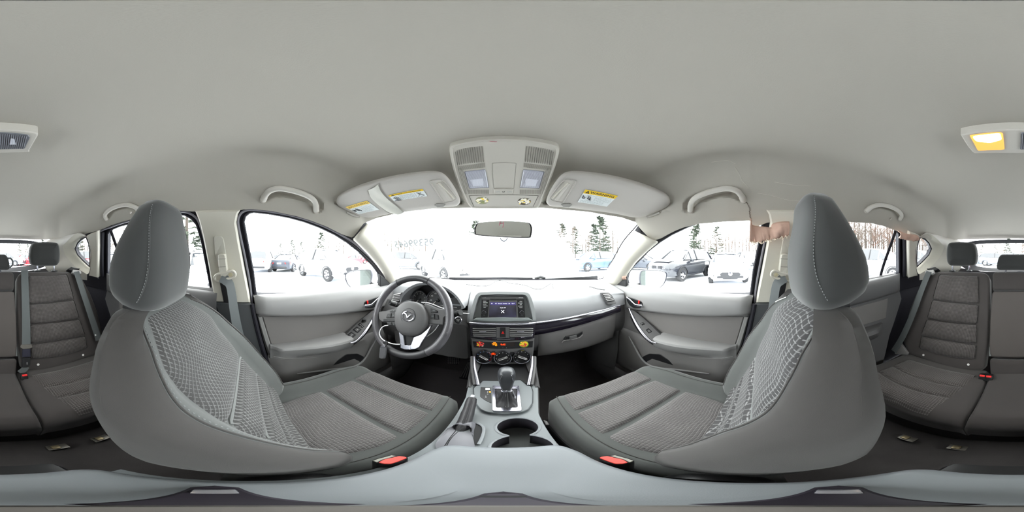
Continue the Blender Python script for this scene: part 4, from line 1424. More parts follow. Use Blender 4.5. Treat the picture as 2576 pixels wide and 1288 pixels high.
flat_text('lettering', '*', .006, S5(310, 176, .0092), SRT, SUP, M_WHITE, radio)

# centre vents in the glossy housing
splate('vent_housing', [(72, 590), (300, 602), (560, 608), (860, 606), (1085, 590), (1080, 700), (1062, 800), (900, 822), (600, 835), (280, 815), (86, 792), (78, 700)], .006, .03, M_GLOSS, stk, .002)
for sgn, pts in ((0, [(112, 632), (478, 632), (480, 795), (300, 785), (160, 772), (120, 745)]), (1, [(688, 632), (1052, 632), (1046, 745), (1010, 772), (860, 788), (686, 797)])):
    v = empty('centre_vent'); v.parent = stk
    splate('vent_mouth', pts, .0075, .003, M_INK, v, .0006, .003)
    for i in range(5):
        y = 655+i*28
        x0, x1 = (118+6*max(0, i-2), 478) if sgn == 0 else (690, 1050-6*max(0, i-2))
        G().ribbon([S5(x0, y, .010), S5((x0+x1)/2, y+4, .011), S5(x1, y, .010)], .0050, .0016, V((0, -.45, .9))).obj('vent_slat', M_DPAD, v)
    P = crom([S5(x, y, .009) for x, y in (pts[3:] if sgn == 0 else pts[2:5])], 3)
    G().tube(P, .0012, 5).obj('vent_lip', M_SATIN, v)
    cx = 270 if sgn == 0 else 858
    G().plate([S5(x, y, .017) for x, y in ((cx-55, 690), (cx+55, 694), (cx+55, 716), (cx-55, 712))], -SN*.006, .0012).obj('vent_tab', M_SATIN, v)
splate('hazard_surround', [(482, 632), (688, 632), (684, 800), (484, 800)], .008, .004, M_DARK, stk, .001)
hz = splate('hazard_button', [(543, 638), (624, 638), (626, 788), (540, 788)], .0105, .004, M_BLACK, stk, .0012)
tri = [S5(x, y, .0112) for x, y in ((562, 732), (604, 732), (583, 694))]
G().tube(tri, .0011, 5, closed=True).obj('warning_triangle', M_RED, hz)
G().plate([S5(x, y, .0108) for x, y in ((566, 730), (600, 730), (583, 700))], -SN*.0005).obj('warning_triangle', M_RED, hz)
G().tube([S5(495, 828, .008), S5(500, 818, .009), S5(690, 818, .009), S5(696, 828, .008)], .0010, 5).obj('slot_edge', M_DPAD, stk)

# climate unit
cli = thing('climate_control', 'black climate panel with three chrome-ringed dials below the vents', 'climate panel')
splate('climate_panel', [(92, 805), (280, 828), (600, 848), (900, 836), (1072, 808), (1066, 930), (1050, 1060), (1020, 1180), (850, 1200), (320, 1200), (140, 1180), (112, 1060), (100, 930)], .002, .03, M_DARK, cli, .003)
d = splate('display_strip', [(120, 850), (600, 868), (1050, 846), (1040, 945), (600, 968), (135, 945)], .004, .004, M_BLACK, cli, .001)
dw = splate('display_window', [(395, 866), (770, 864), (770, 926), (395, 928)], .0050, .002, mat('display_dark', rgb(44, 38, 36), .25), d, .0003)
M_AMBER = mat('lit_amber', rgb(255, 150, 20), .5, emit=rgb(255, 140, 0), estr=.45)
M_LRED = mat('lit_red', rgb(255, 70, 20), .5, emit=rgb(255, 60, 5), estr=.45)
flat_text('lettering', 'PASS', .0052, S5(455, 872, .0056), SRT, SUP, M_AMBER, dw, bold=.0002)
flat_text('lettering', 'AIR BAG', .0058, S5(452, 888, .0056), SRT, SUP, M_AMBER, dw, bold=.0002)
flat_text('lettering', 'OFF', .0050, S5(440, 904, .0056), SRT, SUP, M_AMBER, dw, bold=.0002)
G().lathe([(.0046, 0), (.0034, .0003), (.0024, 0)], S5(478, 910, .0055), SN, 14).obj('airbag_icon', M_AMBER, dw)
flat_text('lettering', '9:45', .0125, S5(585, 902, .0056), SRT, SUP, M_LRED, dw, bold=.0002)
for t, x in (('H', 525), ('M', 582), (':00', 637)):
    flat_text('lettering', t, .0030, S5(x, 952, .0056), SRT, SUP, M_WHITE, d)
for k, x in enumerate((292, 582, 872)):
    y = 1088 if k == 1 else 1074
    c = S5(x, y, .003)
    dl = G().lathe([(.0242, 0), (.0252, .008), (.0242, .012), (.0222, .0115), (.0218, .006)], c, SN, 44).obj('dial_ring', M_CHROME, cli)
    G().lathe([(.0220, .005), (.0150, .007), (.0135, .010), (0, .010)], c, SN, 36).obj('dial_face', M_BLACK, dl)
    a = radians((-32, 26, -28)[k]); dr = SRT*cos(a)+SUP*sin(a)
    G().tube([c+SN*.0135-dr*.013, c+SN*.0145+dr*.014], .0036, 8, flat=(.8, SN)).obj('dial_grip', M_DARK, dl)
    px = dr.cross(SN)
    G().tube([c+SN*.0165-dr*.012+px*.0016, c+SN*.0175+dr*.012+px*.0016, c+SN*.0175+dr*.013-px*.002, c+SN*.0172+dr*.006-px*.002], .0006, 4).obj('dial_pointer', M_WHITE, dl)
    g = G()
    for i in range(9):
        aa = radians(220-260*i/8); d2 = SRT*cos(aa)+SUP*sin(aa)
        if k == 0: g.tube([c+SN*.0072+d2*.0165, c+SN*.0068+d2*.0195], .0007, 4)
        else: g.lathe([(.0011, 0), (0, .0004)], c+SN*.0072+d2*.018, SN, 6)
    tag(g.obj('dial_marking', mat('blue_print', rgb(120, 160, 220), .6) if k == 0 else M_WHITE, dl), kind='stuff')
    if k == 0:
        P = [c+SN*.0073+(SRT*cos(radians(t))+SUP*sin(radians(t)))*.0205 for t in range(70, -45, -8)]
        G().tube(P, .0006, 4).obj('dial_marking', M_RED, dl)
    if k == 1:
        for i, s in enumerate(('0', '1', '2', '3', '4')):
            aa = radians(200-220*i/4); d2 = SRT*cos(aa)+SUP*sin(aa)
            flat_text('numeral', s, .0042, c+SN*.0076+d2*.0178, SRT, SUP, M_WHITE, dl)
    M_ = Matrix.Translation(c) @ Matrix.Scale(1.5, 4) @ Matrix.Translation(-c)
    for o in [dl]+list(dl.children_recursive): o.data.transform(M_)
for x, y, t in ((437, 1040, 'rear'), (437, 1140, 'A/C'), (725, 1050, 'air'), (725, 1140, 'fan')):
    p = splate('climate_button', [(x-24, y-34), (x+24, y-34), (x+22, y+34), (x-22, y+34)], .0055, .004, M_BLACK, cli, .001)
    if y < 1042:
        G().plate([S5(a, b, .0062) for a, b in ((x-18, y-12), (x+18, y-12), (x+18, y+2), (x-18, y+2))], -SN*.0004).obj('indicator', M_LRED, p)
        G().plate([S5(a, b, .0062) for a, b in ((x-14, y+6), (x+14, y+6), (x+14, y+16), (x-14, y+16))], -SN*.0004).obj('indicator', M_LRED, p)
    else: flat_text('lettering', 'A/C' if t == 'A/C' else '=', .0040, S5(x, y, .0062), SRT, SUP, M_PRINT, p)

# round flower stickers on the climate strip
def sticker(name, c, n, up, r, cols, lab, seed, ry=1.0):
    rd = random.Random(seed)
    root = thing(name, lab, 'sticker', 'round flower stickers')
    n = V(n).normalized(); up = (V(up)-n*V(up).dot(n)).normalized(); rt = up.cross(n)
    disc = [c + (rt*cos(2*pi*i/32)*r + up*sin(2*pi*i/32)*r*ry) for i in range(32)]
    G().plate(disc, -n*.0008, .0002).obj('backing', cols[0], root)
    for i in range(26):
        a = rd.uniform(0, 2*pi); q = r*sqrt(rd.uniform(0, .8))*.92
        p = c + n*.0004 + n*.00002*i + rt*cos(a)*q + up*sin(a)*q*ry
        b = rd.uniform(0, 2*pi); L = r*rd.uniform(.22, .42)
        L = min(L, (r-q)*1.0+.0005)
        d1 = (rt*cos(b)+up*sin(b)*ry); d2 = (rt*-sin(b)+up*cos(b)*ry)
        pts = [p + d1*L*cos(t)*1.0 + d2*L*.5*sin(t) for t in [2*pi*k/10 for k in range(10)]]
        G().plate(pts, -n*.0002).obj('petal', cols[1 + i % (len(cols)-1)], root)
    return root
SR, SY, SG, SO = mat('sticker_red', rgb(226, 40, 44), .5), mat('sticker_yellow', rgb(248, 214, 60), .5), mat('sticker_green', rgb(110, 150, 50), .5), mat('sticker_orange', rgb(240, 120, 40), .5)
SP, SWT = mat('sticker_pink', rgb(236, 90, 90), .5), mat('sticker_white', rgb(246, 240, 225), .5)
sticker('flower_sticker', S5(232, 892, .0046), SN, SUP, .0195, [mat('sticker_dark', rgb(40, 40, 30), .5), SR, SR, SP, SR, SY, SR, SWT], "round red flower sticker on the climate strip below the driver's side vent", 3, .82)
sticker('flower_sticker', S5(908, 897, .0046), SN, SUP, .0205, [SG, SY, SR, SO, SY, SP, SY], "round yellow and red flower sticker on the climate strip below the passenger's side vent", 8, .85)

# thin black cable lying on the pad
P = [(1115, 706), (1150, 712), (1190, 719), (1215, 721), (1232, 718), (1245, 710), (1257, 706.5), (1270, 709), (1285, 714), (1305, 716), (1325, 720), (1345, 728), (1362, 728), (1376, 720), (1388, 714), (1391, 726)]
def ondash(px, py):
    return hitf(px, py, lambda p: p.z - (interp([(-.22, -.19)], 0) if False else dash_z(p.x, p.y)), .3, 1.6)
def dash_z(x, y):
    pr = dprof(clamp(x, -.68, .66))
    if y > pr[0].y: return -.182
    best = -.4
    for a, b in zip(pr, pr[1:]):
        if b.y <= y <= a.y:
            t = (a.y-y)/max(1e-6, a.y-b.y); return lerp(a.z, b.z, t)
    return -.4
c = crom([ondash(x, y)+V((0, -.002, .003)) for x, y in P], 6)
tag(G().tube(c, .0017, 6).obj('cable', M_INK), 'thin black cable snaking loosely over the top of the dashboard', 'cable')
# ================================================================ steering wheel and stalks
WC = V((-.368, .56, -.258)); WT = radians(25)
WN = V((0, -cos(WT), sin(WT))); WU = V((1, 0, 0)); WV = V((0, sin(WT), cos(WT)))
def W4(X, Y, off=0.0):
    p0 = WC + WN*off
    d = ray(930+X/5.368, 680+Y/5.368)
    return d*(p0.dot(WN)/d.dot(WN))
wh = thing('steering_wheel', "worn black leather steering wheel in front of the driver's seat", 'steering wheel')
RIM = .1745
N = 96
M_WORN = mat('worn_leather', rgb(86, 84, 88), .32, spec=.6, bump=.4, bscale=350, vary=.45, vscale=40)
def rimpt(a, r=RIM, off=0): return WC + (WU*cos(a)+WV*sin(a))*r + WN*off
def rimsec(a0, a1, m, nm):
    k = max(8, int(abs(a1-a0)/(2*pi)*N))
    P = [rimpt(lerp(a0, a1, i/k)) for i in range(k+1)]
    R = []
    for i in range(k+1):
        a = lerp(a0, a1, i/k)
        b = .0155 + .0022*max(0, cos(2*(a-radians(30))))**4 + .0022*max(0, cos(2*(a-radians(150))))**4
        R.append(b)
    return G().tube(P, R, 14).obj(nm, m, wh)
rimsec(radians(70), radians(125), M_LEATHER, 'rim_leather')
rimsec(radians(125), radians(250), M_WORN, 'rim_leather')
rimsec(radians(250), radians(310), M_LEATHER, 'rim_leather')
rimsec(radians(310), radians(430), M_WORN, 'rim_leather')
for a in (70, 125, 250, 310):
    P = [rimpt(radians(a)) + (WU*cos(radians(a))+WV*sin(radians(a)))*.0168*cos(t) + WN*.0168*sin(t) for t in [2*pi*i/20 for i in range(20)]]
    G().tube(P, .0009, 5, closed=True).obj('rim_seam', M_INK, wh)
# stitching on the inner side of the rim
for a0, a1 in ((130, 205), (208, 245), (-40, 25), (-25, 60)):
    g = G()
    for i in range(30):
        a = radians(lerp(a0, a1, i/30)); b = a+radians(1.1)
        g.tube([rimpt(a, RIM-.0158, .004), rimpt(b, RIM-.0158, -.003)], .0009, 4)
    tag(g.obj('rim_stitching', M_INK, wh), kind='stuff')
# hub pad: domed
HP = [(350, 640), (362, 560), (400, 485), (460, 440), (545, 422), (640, 432), (715, 480), (765, 560), (785, 640), (775, 720), (735, 800), (660, 868), (560, 892), (470, 875), (400, 825), (360, 750)]
O = crom([W4(x, y, .012) for x, y in HP], 4, True)
c = sum(O, V())/len(O)
n = len(O); rings = []
for k, h in ((1.0, -.025), (1.0, 0), (.985, .008), (.94, .014), (.8, .0185), (.55, .022), (.28, .0235)):
    rings.append([c+(p-c)*k+WN*h for p in O])
vs = [p for r in rings for p in r] + [c+WN*.024]
fs = [(i*n+j, i*n+(j+1) % n, (i+1)*n+(j+1) % n, (i+1)*n+j) for i in range(len(rings)-1) for j in range(n)]
fs += [((len(rings)-1)*n+j, (len(rings)-1)*n+(j+1) % n, len(vs)-1) for j in range(n)]
hub = G().add(vs, fs).obj('airbag_cover', M_DARK, wh, ang=60)
G().lathe([(.034, 0), (.0335, .0012), (.031, .0016)], W4(520, 620, .0335), WN, 36).obj('badge_recess', M_BLACK, hub)
# oval badge with its winged mark
bc = W4(519, 620, .036)
P = [bc + WU*cos(2*pi*i/48)*.0260 + WV*sin(2*pi*i/48)*.0200 for i in range(48)]
bd = G().tube(P, .0032, 8, closed=True).obj('badge', M_CHROME, hub)
wing = [(-.0235, .0085), (-.0135, .0075), (-.0062, .0028), (0, -.0068), (.0062, .0028), (.0135, .0075), (.0235, .0085)]
wp = crom([bc + WU*x + WV*y + WN*.0008 for x, y in wing], 6); m = len(wp)
G().tube(wp, [.0018+.0018*sin(pi*i/(m-1)) for i in range(m)], 8).obj('badge_mark', M_CHROME, bd)
low = [(-.0135, -.0062), (-.0070, -.0030), (-.0015, -.0048), (0, -.0050), (.0015, -.0048), (.0070, -.0030), (.0135, -.0062)]
wp = crom([bc + WU*x + WV*y + WN*.0004 for x, y in wing[:4]], 6)
disc = [bc + WU*cos(2*pi*i/32)*.0245 + WV*sin(2*pi*i/32)*.0185 - WN*.0008 for i in range(32)]
G().plate(disc, -WN*.001).obj('badge_disc', M_BLACK, bd)
flat_text('lettering', 'SRS AIRBAG', .0052, W4(503, 775, .0335), WU, WV, M_INK, hub)
# spokes
def wplate(name, pts, off, th, m, par=wh, ch=.002, rr=0.0):
    P = [W4(x, y, off) for x, y in pts]
    if rr: P = roundpoly(P, rr)
    return G().plate(P, -WN*th, ch).obj(name, m, par)
wplate('spoke', [(110, 560), (200, 545), (300, 520), (420, 470), (420, 800), (345, 760), (236, 748), (230, 705), (165, 700), (120, 660)], .004, .022, M_DARK, ch=.004, rr=.006)
wplate('spoke', [(740, 440), (820, 465), (940, 520), (1060, 525), (1085, 600), (1000, 640), (1000, 742), (800, 722), (740, 700)], .004, .022, M_DARK, ch=.004, rr=.006)
def btn(pts, lab, off=.008):
    b = wplate('wheel_button', pts, off, .008, M_BLACK, ch=.0012, rr=.0015)
    cx = sum(p[0] for p in pts)/len(pts); cy = sum(p[1] for p in pts)/len(pts)
    flat_text('lettering', lab, .006, W4(cx, cy, off+.0006), WU, WV, M_PRINT, b)
for pts, t in (([(262, 560), (300, 535), (362, 528), (352, 562)], '+'), ([(240, 585), (290, 578), (285, 640), (218, 640)], '<'), ([(296, 578), (345, 578), (335, 635), (290, 640)], 'VOL'),
               ([(185, 655), (340, 652), (338, 690), (180, 692)], 'v'), ([(238, 702), (294, 702), (300, 745), (243, 742)], '('), ([(300, 702), (340, 702), (345, 750), (305, 748)], ')'),
               ([(818, 508), (865, 520), (908, 545), (915, 575), (822, 572)], 'RES'), ([(824, 585), (872, 588), (876, 662), (820, 655)], 'SET'), ([(880, 588), (920, 600), (930, 665), (882, 664)], '-')):
    btn(pts, t)
# silver lower fork
fk = empty('lower_spoke'); fk.parent = wh
wplate('fork_leg', [(388, 822), (458, 880), (468, 1012), (540, 1012), (545, 1072), (480, 1072), (415, 1050), (405, 930)], .010, .012, M_SATIN, fk, .002)
wplate('fork_leg', [(540, 1012), (556, 1000), (592, 902), (690, 865), (770, 800), (832, 738), (775, 865), (710, 960), (668, 1040), (610, 1066), (545, 1072)], .010, .012, M_SATIN, fk, .002)
wplate('fork_back', [(450, 870), (600, 895), (560, 1020), (465, 1020)], .000, .01, M_BLACK, fk, .001)
# worn chips of bare grey on the rim
g = G(); rd = random.Random(2)
for i in range(60):
    a = radians(rd.choice([rd.uniform(185, 235), rd.uniform(140, 165), rd.uniform(-45, 60)]))
    ph = rd.uniform(.3, 1.3)
    p = rimpt(a) + (WU*cos(a)+WV*sin(a))*.0157*cos(ph)*rd.choice((-1, 1, 1)) + WN*.0157*sin(ph)
    q = p + (WU*-sin(a)+WV*cos(a))*rd.uniform(.002, .008)
    g.tube([p, p.lerp(q, .5)+WN*.0002, q], [.0004, rd.uniform(.0008, .0013), .0004], 6)
tag(g.obj('wear_speck', mat('bare_grey', rgb(158, 156, 156), .7), wh), kind='stuff')
# stalks behind the wheel
st = thing('indicator_stalk', "black lever on the door side of the steering column", 'stalk', 'column stalks')
a = ony(1016, 772, .66); b = ony(981, 761, .59)
G().tube([a, a.lerp(b, .45), a.lerp(b, .55), a.lerp(b, .75), b], [.008, .010, .0135, .0135, .012], 12).obj('lever', M_BLACK, st)
G().lathe([(.0128, 0), (.0138, .002), (.0138, .005), (.0128, .007)], a.lerp(b, .62), (b-a), 14).obj('twist_ring', M_DARK, st)
flat_text('lettering', '=D', .008, a.lerp(b, .85)+V((.0, -.0135, 0)), V((1, 0, 0)), V((0, 0, 1)), M_WHITE, st)
st = thing('wiper_stalk', "black lever on the radio side of the steering column", 'stalk', 'column stalks')
a = ony(1130, 795, .66); b = ony(1159, 786, .60)
G().tube([a, a.lerp(b, .4), a.lerp(b, .55), a.lerp(b, .8), b], [.007, .009, .0125, .0125, .011], 12).obj('lever', M_BLACK, st)
flat_text('lettering', 'OFF', .006, a.lerp(b, .8)+V((.0, -.0128, .0)), V((1, 0, 0)), V((0, 0, 1)), M_WHITE, st)
# white plastic loop threaded through the wheel, with tag
tie = crom([W4(*p) for p in [(250, 744, .016), (200, 752, .022), (155, 785, .024), (132, 845, .024), (150, 905, .024), (200, 950, .026), (280, 985, .024), (345, 998, .022), (408, 1000, .016)]], 8)
tag(G().tube(tie, .0022, 8).obj('wire_loop', mat('white_plastic', rgb(236, 234, 238), .4)), 'white plastic loop hooked through the lower rim of the steering wheel', 'wire')
tie = crom([W4(*p) for p in [(700, 432, -.012), (780, 438, -.012), (860, 462, -.014), (940, 495, -.014), (1020, 522, -.014)]], 6)
tie2 = crom([W4(*p) for p in [(930, 738, -.008), (885, 800, -.010), (835, 850, -.010), (770, 895, -.010)]], 6)
MW = mat('white_plastic', rgb(236, 234, 238), .4)
tag(G().tube(tie, .0020, 8).obj('wire_strip', MW), 'white plastic strip crossing the gauges behind the upper wheel spokes', 'wire')
tag(G().tube(tie2, .0018, 8).obj('wire_strip', MW), 'white plastic strip showing below the radio-side wheel spoke', 'wire')
tag(G().tube(crom([ony(1160, 788, .66), ony(1170, 788, .69), ony(1180, 789, .715)], 4), .0018, 6).obj('wire_strip', MW), 'short white plastic strip end between the wiper lever and the radio', 'wire')
ky = thing('key_tag', 'grey key fob on a split ring hanging from the white loop at the wheel', 'key fob')
c = W4(210, 978, .028); ax = V((.35, -.8, .3)).normalized(); u = ax.orthogonal().normalized(); w = ax.cross(u)
G().tube([c+(u*cos(t)+w*sin(t))*.0085 for t in [2*pi*i/24 for i in range(24)]], .0013, 6, closed=True).obj('split_ring', M_CHROME, ky)
G().plate([W4(x, y, .030) for x, y in [(180, 960), (240, 965), (235, 1005), (185, 1000)]], -WN*.006, .001).obj('ring_clip', M_BLACK, ky)
P = [W4(x, y, .034) for x, y in [(132, 1045), (150, 1018), (205, 1022), (212, 1055), (190, 1190), (160, 1198), (118, 1182)]]
G().plate(roundpoly(P, .004), -WN*.012, .003).obj('fob', mat('fob_grey', rgb(88, 88, 92), .5), ky)
P = [W4(x, y, .0345) for x, y in [(135, 1042), (152, 1020), (203, 1024), (206, 1036), (150, 1050)]]
G().plate(P, -WN*.010, .001).obj('fob_cap', M_SATIN, ky)

# ================================================================ pedals
br = thing('brake_pedal', 'wide ribbed brake pedal in the driver footwell', 'pedal', 'pedals')
P = [ony(x, y, .86) for x, y in [(1125, 894), (1155, 894), (1158, 902), (1152, 918), (1128, 915), (1122, 905)]]
pad = G().plate(roundpoly(P, .008), V((0, .015, -.004)), .003).obj('pedal_pad', M_RUBBER, br)
rd = random.Random(5); g = G()
c = sum(P, V())/len(P)
for i in range(6):
    for j in range(4):
        p = ony(lerp(1128, 1153, i/5), lerp(898, 913, j/3), .858)
        g.box(p, (.008, .004, .006), ch=.001)
tag(g.obj('pad_rib', mat('worn_rubber', rgb(120, 118, 116), .7), br), kind='stuff')
G().tube([ony(1150, 897, .87), ony(1154, 889, .93), V((-.24, 1.10, -.40))], .008, 8).obj('pedal_arm', M_INK, br)
ac = thing('accelerator_pedal', 'tall worn accelerator pedal beside the console', 'pedal', 'pedals')
P = [V((-.185, .70, -.86)), V((-.115, .70, -.86)), V((-.122, .87, -.66)), V((-.165, .87, -.66))]
P = [onz(1153, 952, -.84), onz(1188, 958, -.84), ony(1190, 908, .84), ony(1178, 908, .84)]
nrm = (P[1]-P[0]).cross(P[2]-P[0]).normalized()
if nrm.dot(P[0]) < 0: nrm = -nrm
G().plate(roundpoly(P, .01), nrm*.015, .003).obj('pedal_pad', M_RUBBER, ac)
for k in range(5):
    t = (k+.5)/5
    a, b = P[0].lerp(P[1], t), P[3].lerp(P[2], t)
    G().tube([a.lerp(b, .12)-nrm*.001, a.lerp(b, .95)-nrm*.001], .0022, 6).obj('pad_rib', mat('worn_rubber2', rgb(98, 96, 94), .7), ac)
fm = thing('floor_mat', 'dark carpet mat under the pedals', 'floor mat')
g = G(); g.grid(lambda u, v: V((lerp(-.60, -.14, u), lerp(.40, .98, v), -.944+.085*sstep(.86, 1.0, lerp(.40, .98, v))+.004*sin(9*u)*sin(7*v))), 20, 20)
g.obj('mat_pile', mat('floor_mat_pile', rgb(74, 70, 72), .95, bump=.8, bscale=600), fm)
bd = [V((lerp(-.60, -.14, 0), lerp(.40, .98, t), -.942+.085*sstep(.86, 1.0, lerp(.40, .98, t)))) for t in [i/10 for i in range(11)]]
G().tube(bd, .004, 6).obj('mat_binding', M_INK, fm)
# ================================================================ centre console
def Z6(X, Y, z=-.525): return onz(1090+X/5.6, 900+Y/5.6, z)
con = thing('centre_console', 'grey centre console with twin cup holders between the front seats', 'console')
M_CONS = mat('console_plastic', rgb(112, 117, 120), .42, spec=.45, bump=.12, bscale=1300, vary=.05)
# body sides
for sg in (-1, 1):
    secs = []
    for y, w in ((-.10, .075), (.0, .078), (.20, .080), (.36, .082), (.44, .098), (.52, .115), (.62, .130), (.74, .140), (.95, .15)):
        w2 = w if sg > 0 else max(w, .105 if y < .4 else w)
        secs.append([V((sg*w2*.97, y, -.532)), V((sg*w2, y, -.55)), V((sg*(w2+.002), y, -.72)), V((sg*(w2+.006), y, -.96))])
    sweep(secs).obj('console_side', M_DARK, con, ang=50)
# top deck with the figure-of-eight opening
c1, r1 = V((.027, .305, 0)), .041
c2, r2 = V((.027, .226, 0)), .046
eight = []
dd = c1.y-c2.y
a = (r1*r1-r2*r2+dd*dd)/(2*dd); h = sqrt(max(0, r1*r1-a*a)); yi = c1.y-a
t1 = atan2(yi-c1.y, h); t2 = atan2(yi-c2.y, h)
for i in range(33):
    t = lerp(t1, pi-t1, i/32); eight.append(V((c1.x+r1*cos(t), c1.y+r1*sin(t), -.532)))
for i in range(33):
    t = lerp(pi-t2, 2*pi+t2, i/32); eight.append(V((c2.x+r2*cos(t), c2.y+r2*sin(t), -.532)))
deck = [V((x, y, -.532)) for x, y in ((-.102, -.10), (.073, -.10), (.077, .2), (.079, .36), (.095, .44), (.112, .52), (-.112, .52), (-.103, .44), (-.103, .3))]
flat = deck+eight
G().add(flat, [tuple(t) for t in tessellate_polygon([deck, eight])]).obj('console_deck', M_CONS, con, smooth=False)
cup = empty('cup_holder'); cup.parent = con
n = len(eight)
g = G(); rows = []
for k, z in ((1.0, -.532), (.97, -.545), (.93, -.600)):
    cc = V((.027, .268, 0))
    rows.append([V((cc.x+(p.x-cc.x)*k, cc.y+(p.y-cc.y)*k, z)) for p in eight])
g.add([p for r in rows for p in r], [(i*n+j, i*n+(j+1) % n, (i+1)*n+(j+1) % n, (i+1)*n+j) for i in range(2) for j in range(n)])
g.obj('cup_wall', mat('cup_black', rgb(52, 50, 56), .45), cup, ang=60)
G().add(rows[2], [tuple(t) for t in tessellate_polygon([rows[2]])]).obj('cup_floor', mat('cup_floor', rgb(78, 80, 80), .7), cup)
G().tube(eight, .0028, 6, closed=True).obj('cup_rim', mat('cup_rim_grey', rgb(128, 132, 136), .4), cup)
g = G(); g.box((.027, .225, -.597), (.020, .012, .008), ch=.002); g.obj('drain_plug', M_BLACK, cup)
# gear panel
gp = [(565, 430), (600, 392), (640, 380), (700, 318), (1230, 310), (1320, 385), (1375, 395), (1402, 470), (1398, 640), (1340, 725), (1240, 765), (1000, 788), (760, 765), (665, 728), (600, 640), (568, 500)]
P = [Z6(*p, -.520) for p in gp]
G().plate(roundpoly(P, .006), V((0, 0, -.012)), .002).obj('gear_panel', mat('gear_panel_plastic', rgb(100, 105, 108), .4, spec=.5, bump=.1, bscale=1400), con)
G().tube(roundpoly([Z6(*p, -.527) for p in gp], .006), .0016, 5, closed=True).obj('panel_gap', M_INK, con)
ix = G().plate(roundpoly([Z6(*p, -.5185) for p in [(668, 412), (806, 416), (820, 640), (735, 600), (660, 545)]], .003), V((0, 0, -.002)), .0005).obj('gear_indicator', M_BLACK, con)
G().plate([Z6(*p, -.5175) for p in [(735, 425), (795, 425), (798, 450), (733, 450)]], V((0, 0, -.0005))).obj('indicator_window', M_WHITE, ix)
for t, y, m in (('P', 480, M_WHITE), ('R', 495, M_WHITE), ('N', 513, M_WHITE), ('D', 540, M_WHITE), ('M', 556, M_WHITE)):
    flat_text('lettering', t, .0045, Z6(765 if y < 530 else 740, y, -.5175), V((1, 0, 0)), V((0, 1, 0)), m, ix)
G().plate([Z6(*p, -.5175) for p in [(785, 474), (808, 474), (810, 490), (787, 490)]], V((0, 0, -.0005))).obj('indicator_light', M_AMBER, ix)
# small pocket ahead of the gear panel with walls and side rails
g = G()
W0 = [V((-.098, .53, -.53)), V((.098, .53, -.53)), V((.085, .70, -.53)), V((-.085, .70, -.53))]
g.plate(W0, V((0, 0, -.01)), .001); g.obj('pocket_floor', M_BLACK, con)
for sg in (-1, 1):
    secs = [[V((sg*lerp(.100, .092, t), lerp(.50, .715, t), -.53)), V((sg*lerp(.104, .112, t), lerp(.50, .69, t), lerp(-.528, -.50, t))), V((sg*lerp(.108, .125, t), lerp(.50, .665, t), lerp(-.525, -.485, t))), V((sg*lerp(.115, .135, t), lerp(.50, .68, t), lerp(-.54, -.50, t)))] for t in [i/8 for i in range(9)]]
    sweep(secs).obj('pocket_wall', M_DARK, con, ang=60)
    top, bot = (1193, 898), (1203, 969)
    if sg > 0: top, bot = mir([top])[0], mir([bot])[0]
    a = ony(top[0]-(0 if sg < 0 else 0), top[1], .652); b = onz(bot[0], bot[1], -.520)
    P = crom([a, a.lerp(b, .35)+V((sg*.003, 0, .003)), a.lerp(b, .7)+V((sg*.002, 0, .003)), b], 6)
    G().tube(P, .0068, 10).obj('side_rail', M_SATIN, con)
    P = [p+V((sg*.011, .004, -.004)) for p in P]
    G().tube(P, .007, 8).obj('rail_backing', M_DARK, con)
g = G(); g.plate([V((x, .745, z)) for x, z in ((-.09, -.525), (.09, -.525), (.12, -.46), (-.12, -.46))], V((0, .02, 0)), .002); g.obj('pocket_back', M_DARK, con)

# ---- gear selector
gs = thing('gear_selector', 'black gear knob on a leather gaiter in a chrome frame', 'gear lever')
O = roundpoly([Z6(*p, -.512) for p in [(832, 390), (1208, 390), (1242, 742), (838, 742)]], .006)
I = roundpoly([Z6(*p, -.513) for p in [(868, 432), (1178, 432), (1192, 702), (880, 702)]], .006)
n = len(O)
vs = O+I+[p+V((0, 0, -.014)) for p in O]+[p+V((0, 0, -.016)) for p in I]
fs = []
for i in range(n):
    j = (i+1) % n
    fs += [(i, j, n+j, n+i), (2*n+i, 2*n+j, j, i), (n+i, n+j, 3*n+j, 3*n+i)]
G().add(vs, fs).obj('chrome_frame', M_CHROME, gs, ang=30)
kc = V((Z6(1030, 560).x, .425, 0))
base = resample([p+V((0, 0, -.004)) for p in I], 48, True)
base_y = min(p.y for p in I)
rows = []
for t, z, r in ((0, -.517, None), (.25, -.505, None), (.5, -.492, None), (.75, -.476, None), (1, -.461, None)):
    ring = []
    for i, p in enumerate(base):
        a = atan2(p.y-kc.y, p.x-kc.x)
        q = V((kc.x+.013*cos(a), kc.y+.004+.013*sin(a), z))
        e = t**.55
        w = p.lerp(q, e); w.z = z
        fold = .004*sin(7*a+3*t)*sin(pi*t) + .003*sin(13*a-5*t)*sin(pi*t)
        w += V((cos(a), sin(a), 0))*fold
        ring.append(w)
    rows.append(ring)
n = 48
G().add([p for r in rows for p in r], [(i*n+j, i*n+(j+1) % n, (i+1)*n+(j+1) % n, (i+1)*n+j) for i in range(4) for j in range(n)]).obj('gaiter', M_LEATHER, gs, ang=70)
for d in (-.003, .003):
    P = [V((kc.x+d, lerp(base_y+.004, kc.y-.010, t**.6), lerp(-.513, -.466, t))) for t in [i/10 for i in range(11)]]
    G().tube(P, .0008, 4).obj('gaiter_seam', M_THREADD, gs)
G().lathe([(.0135, -.462), (.0150, -.460), (.0150, -.452), (.0125, -.449)], V((kc.x, kc.y+.003, 0)), (0, 0, 1), 24).obj('collar', M_CHROME, gs)
rows = []
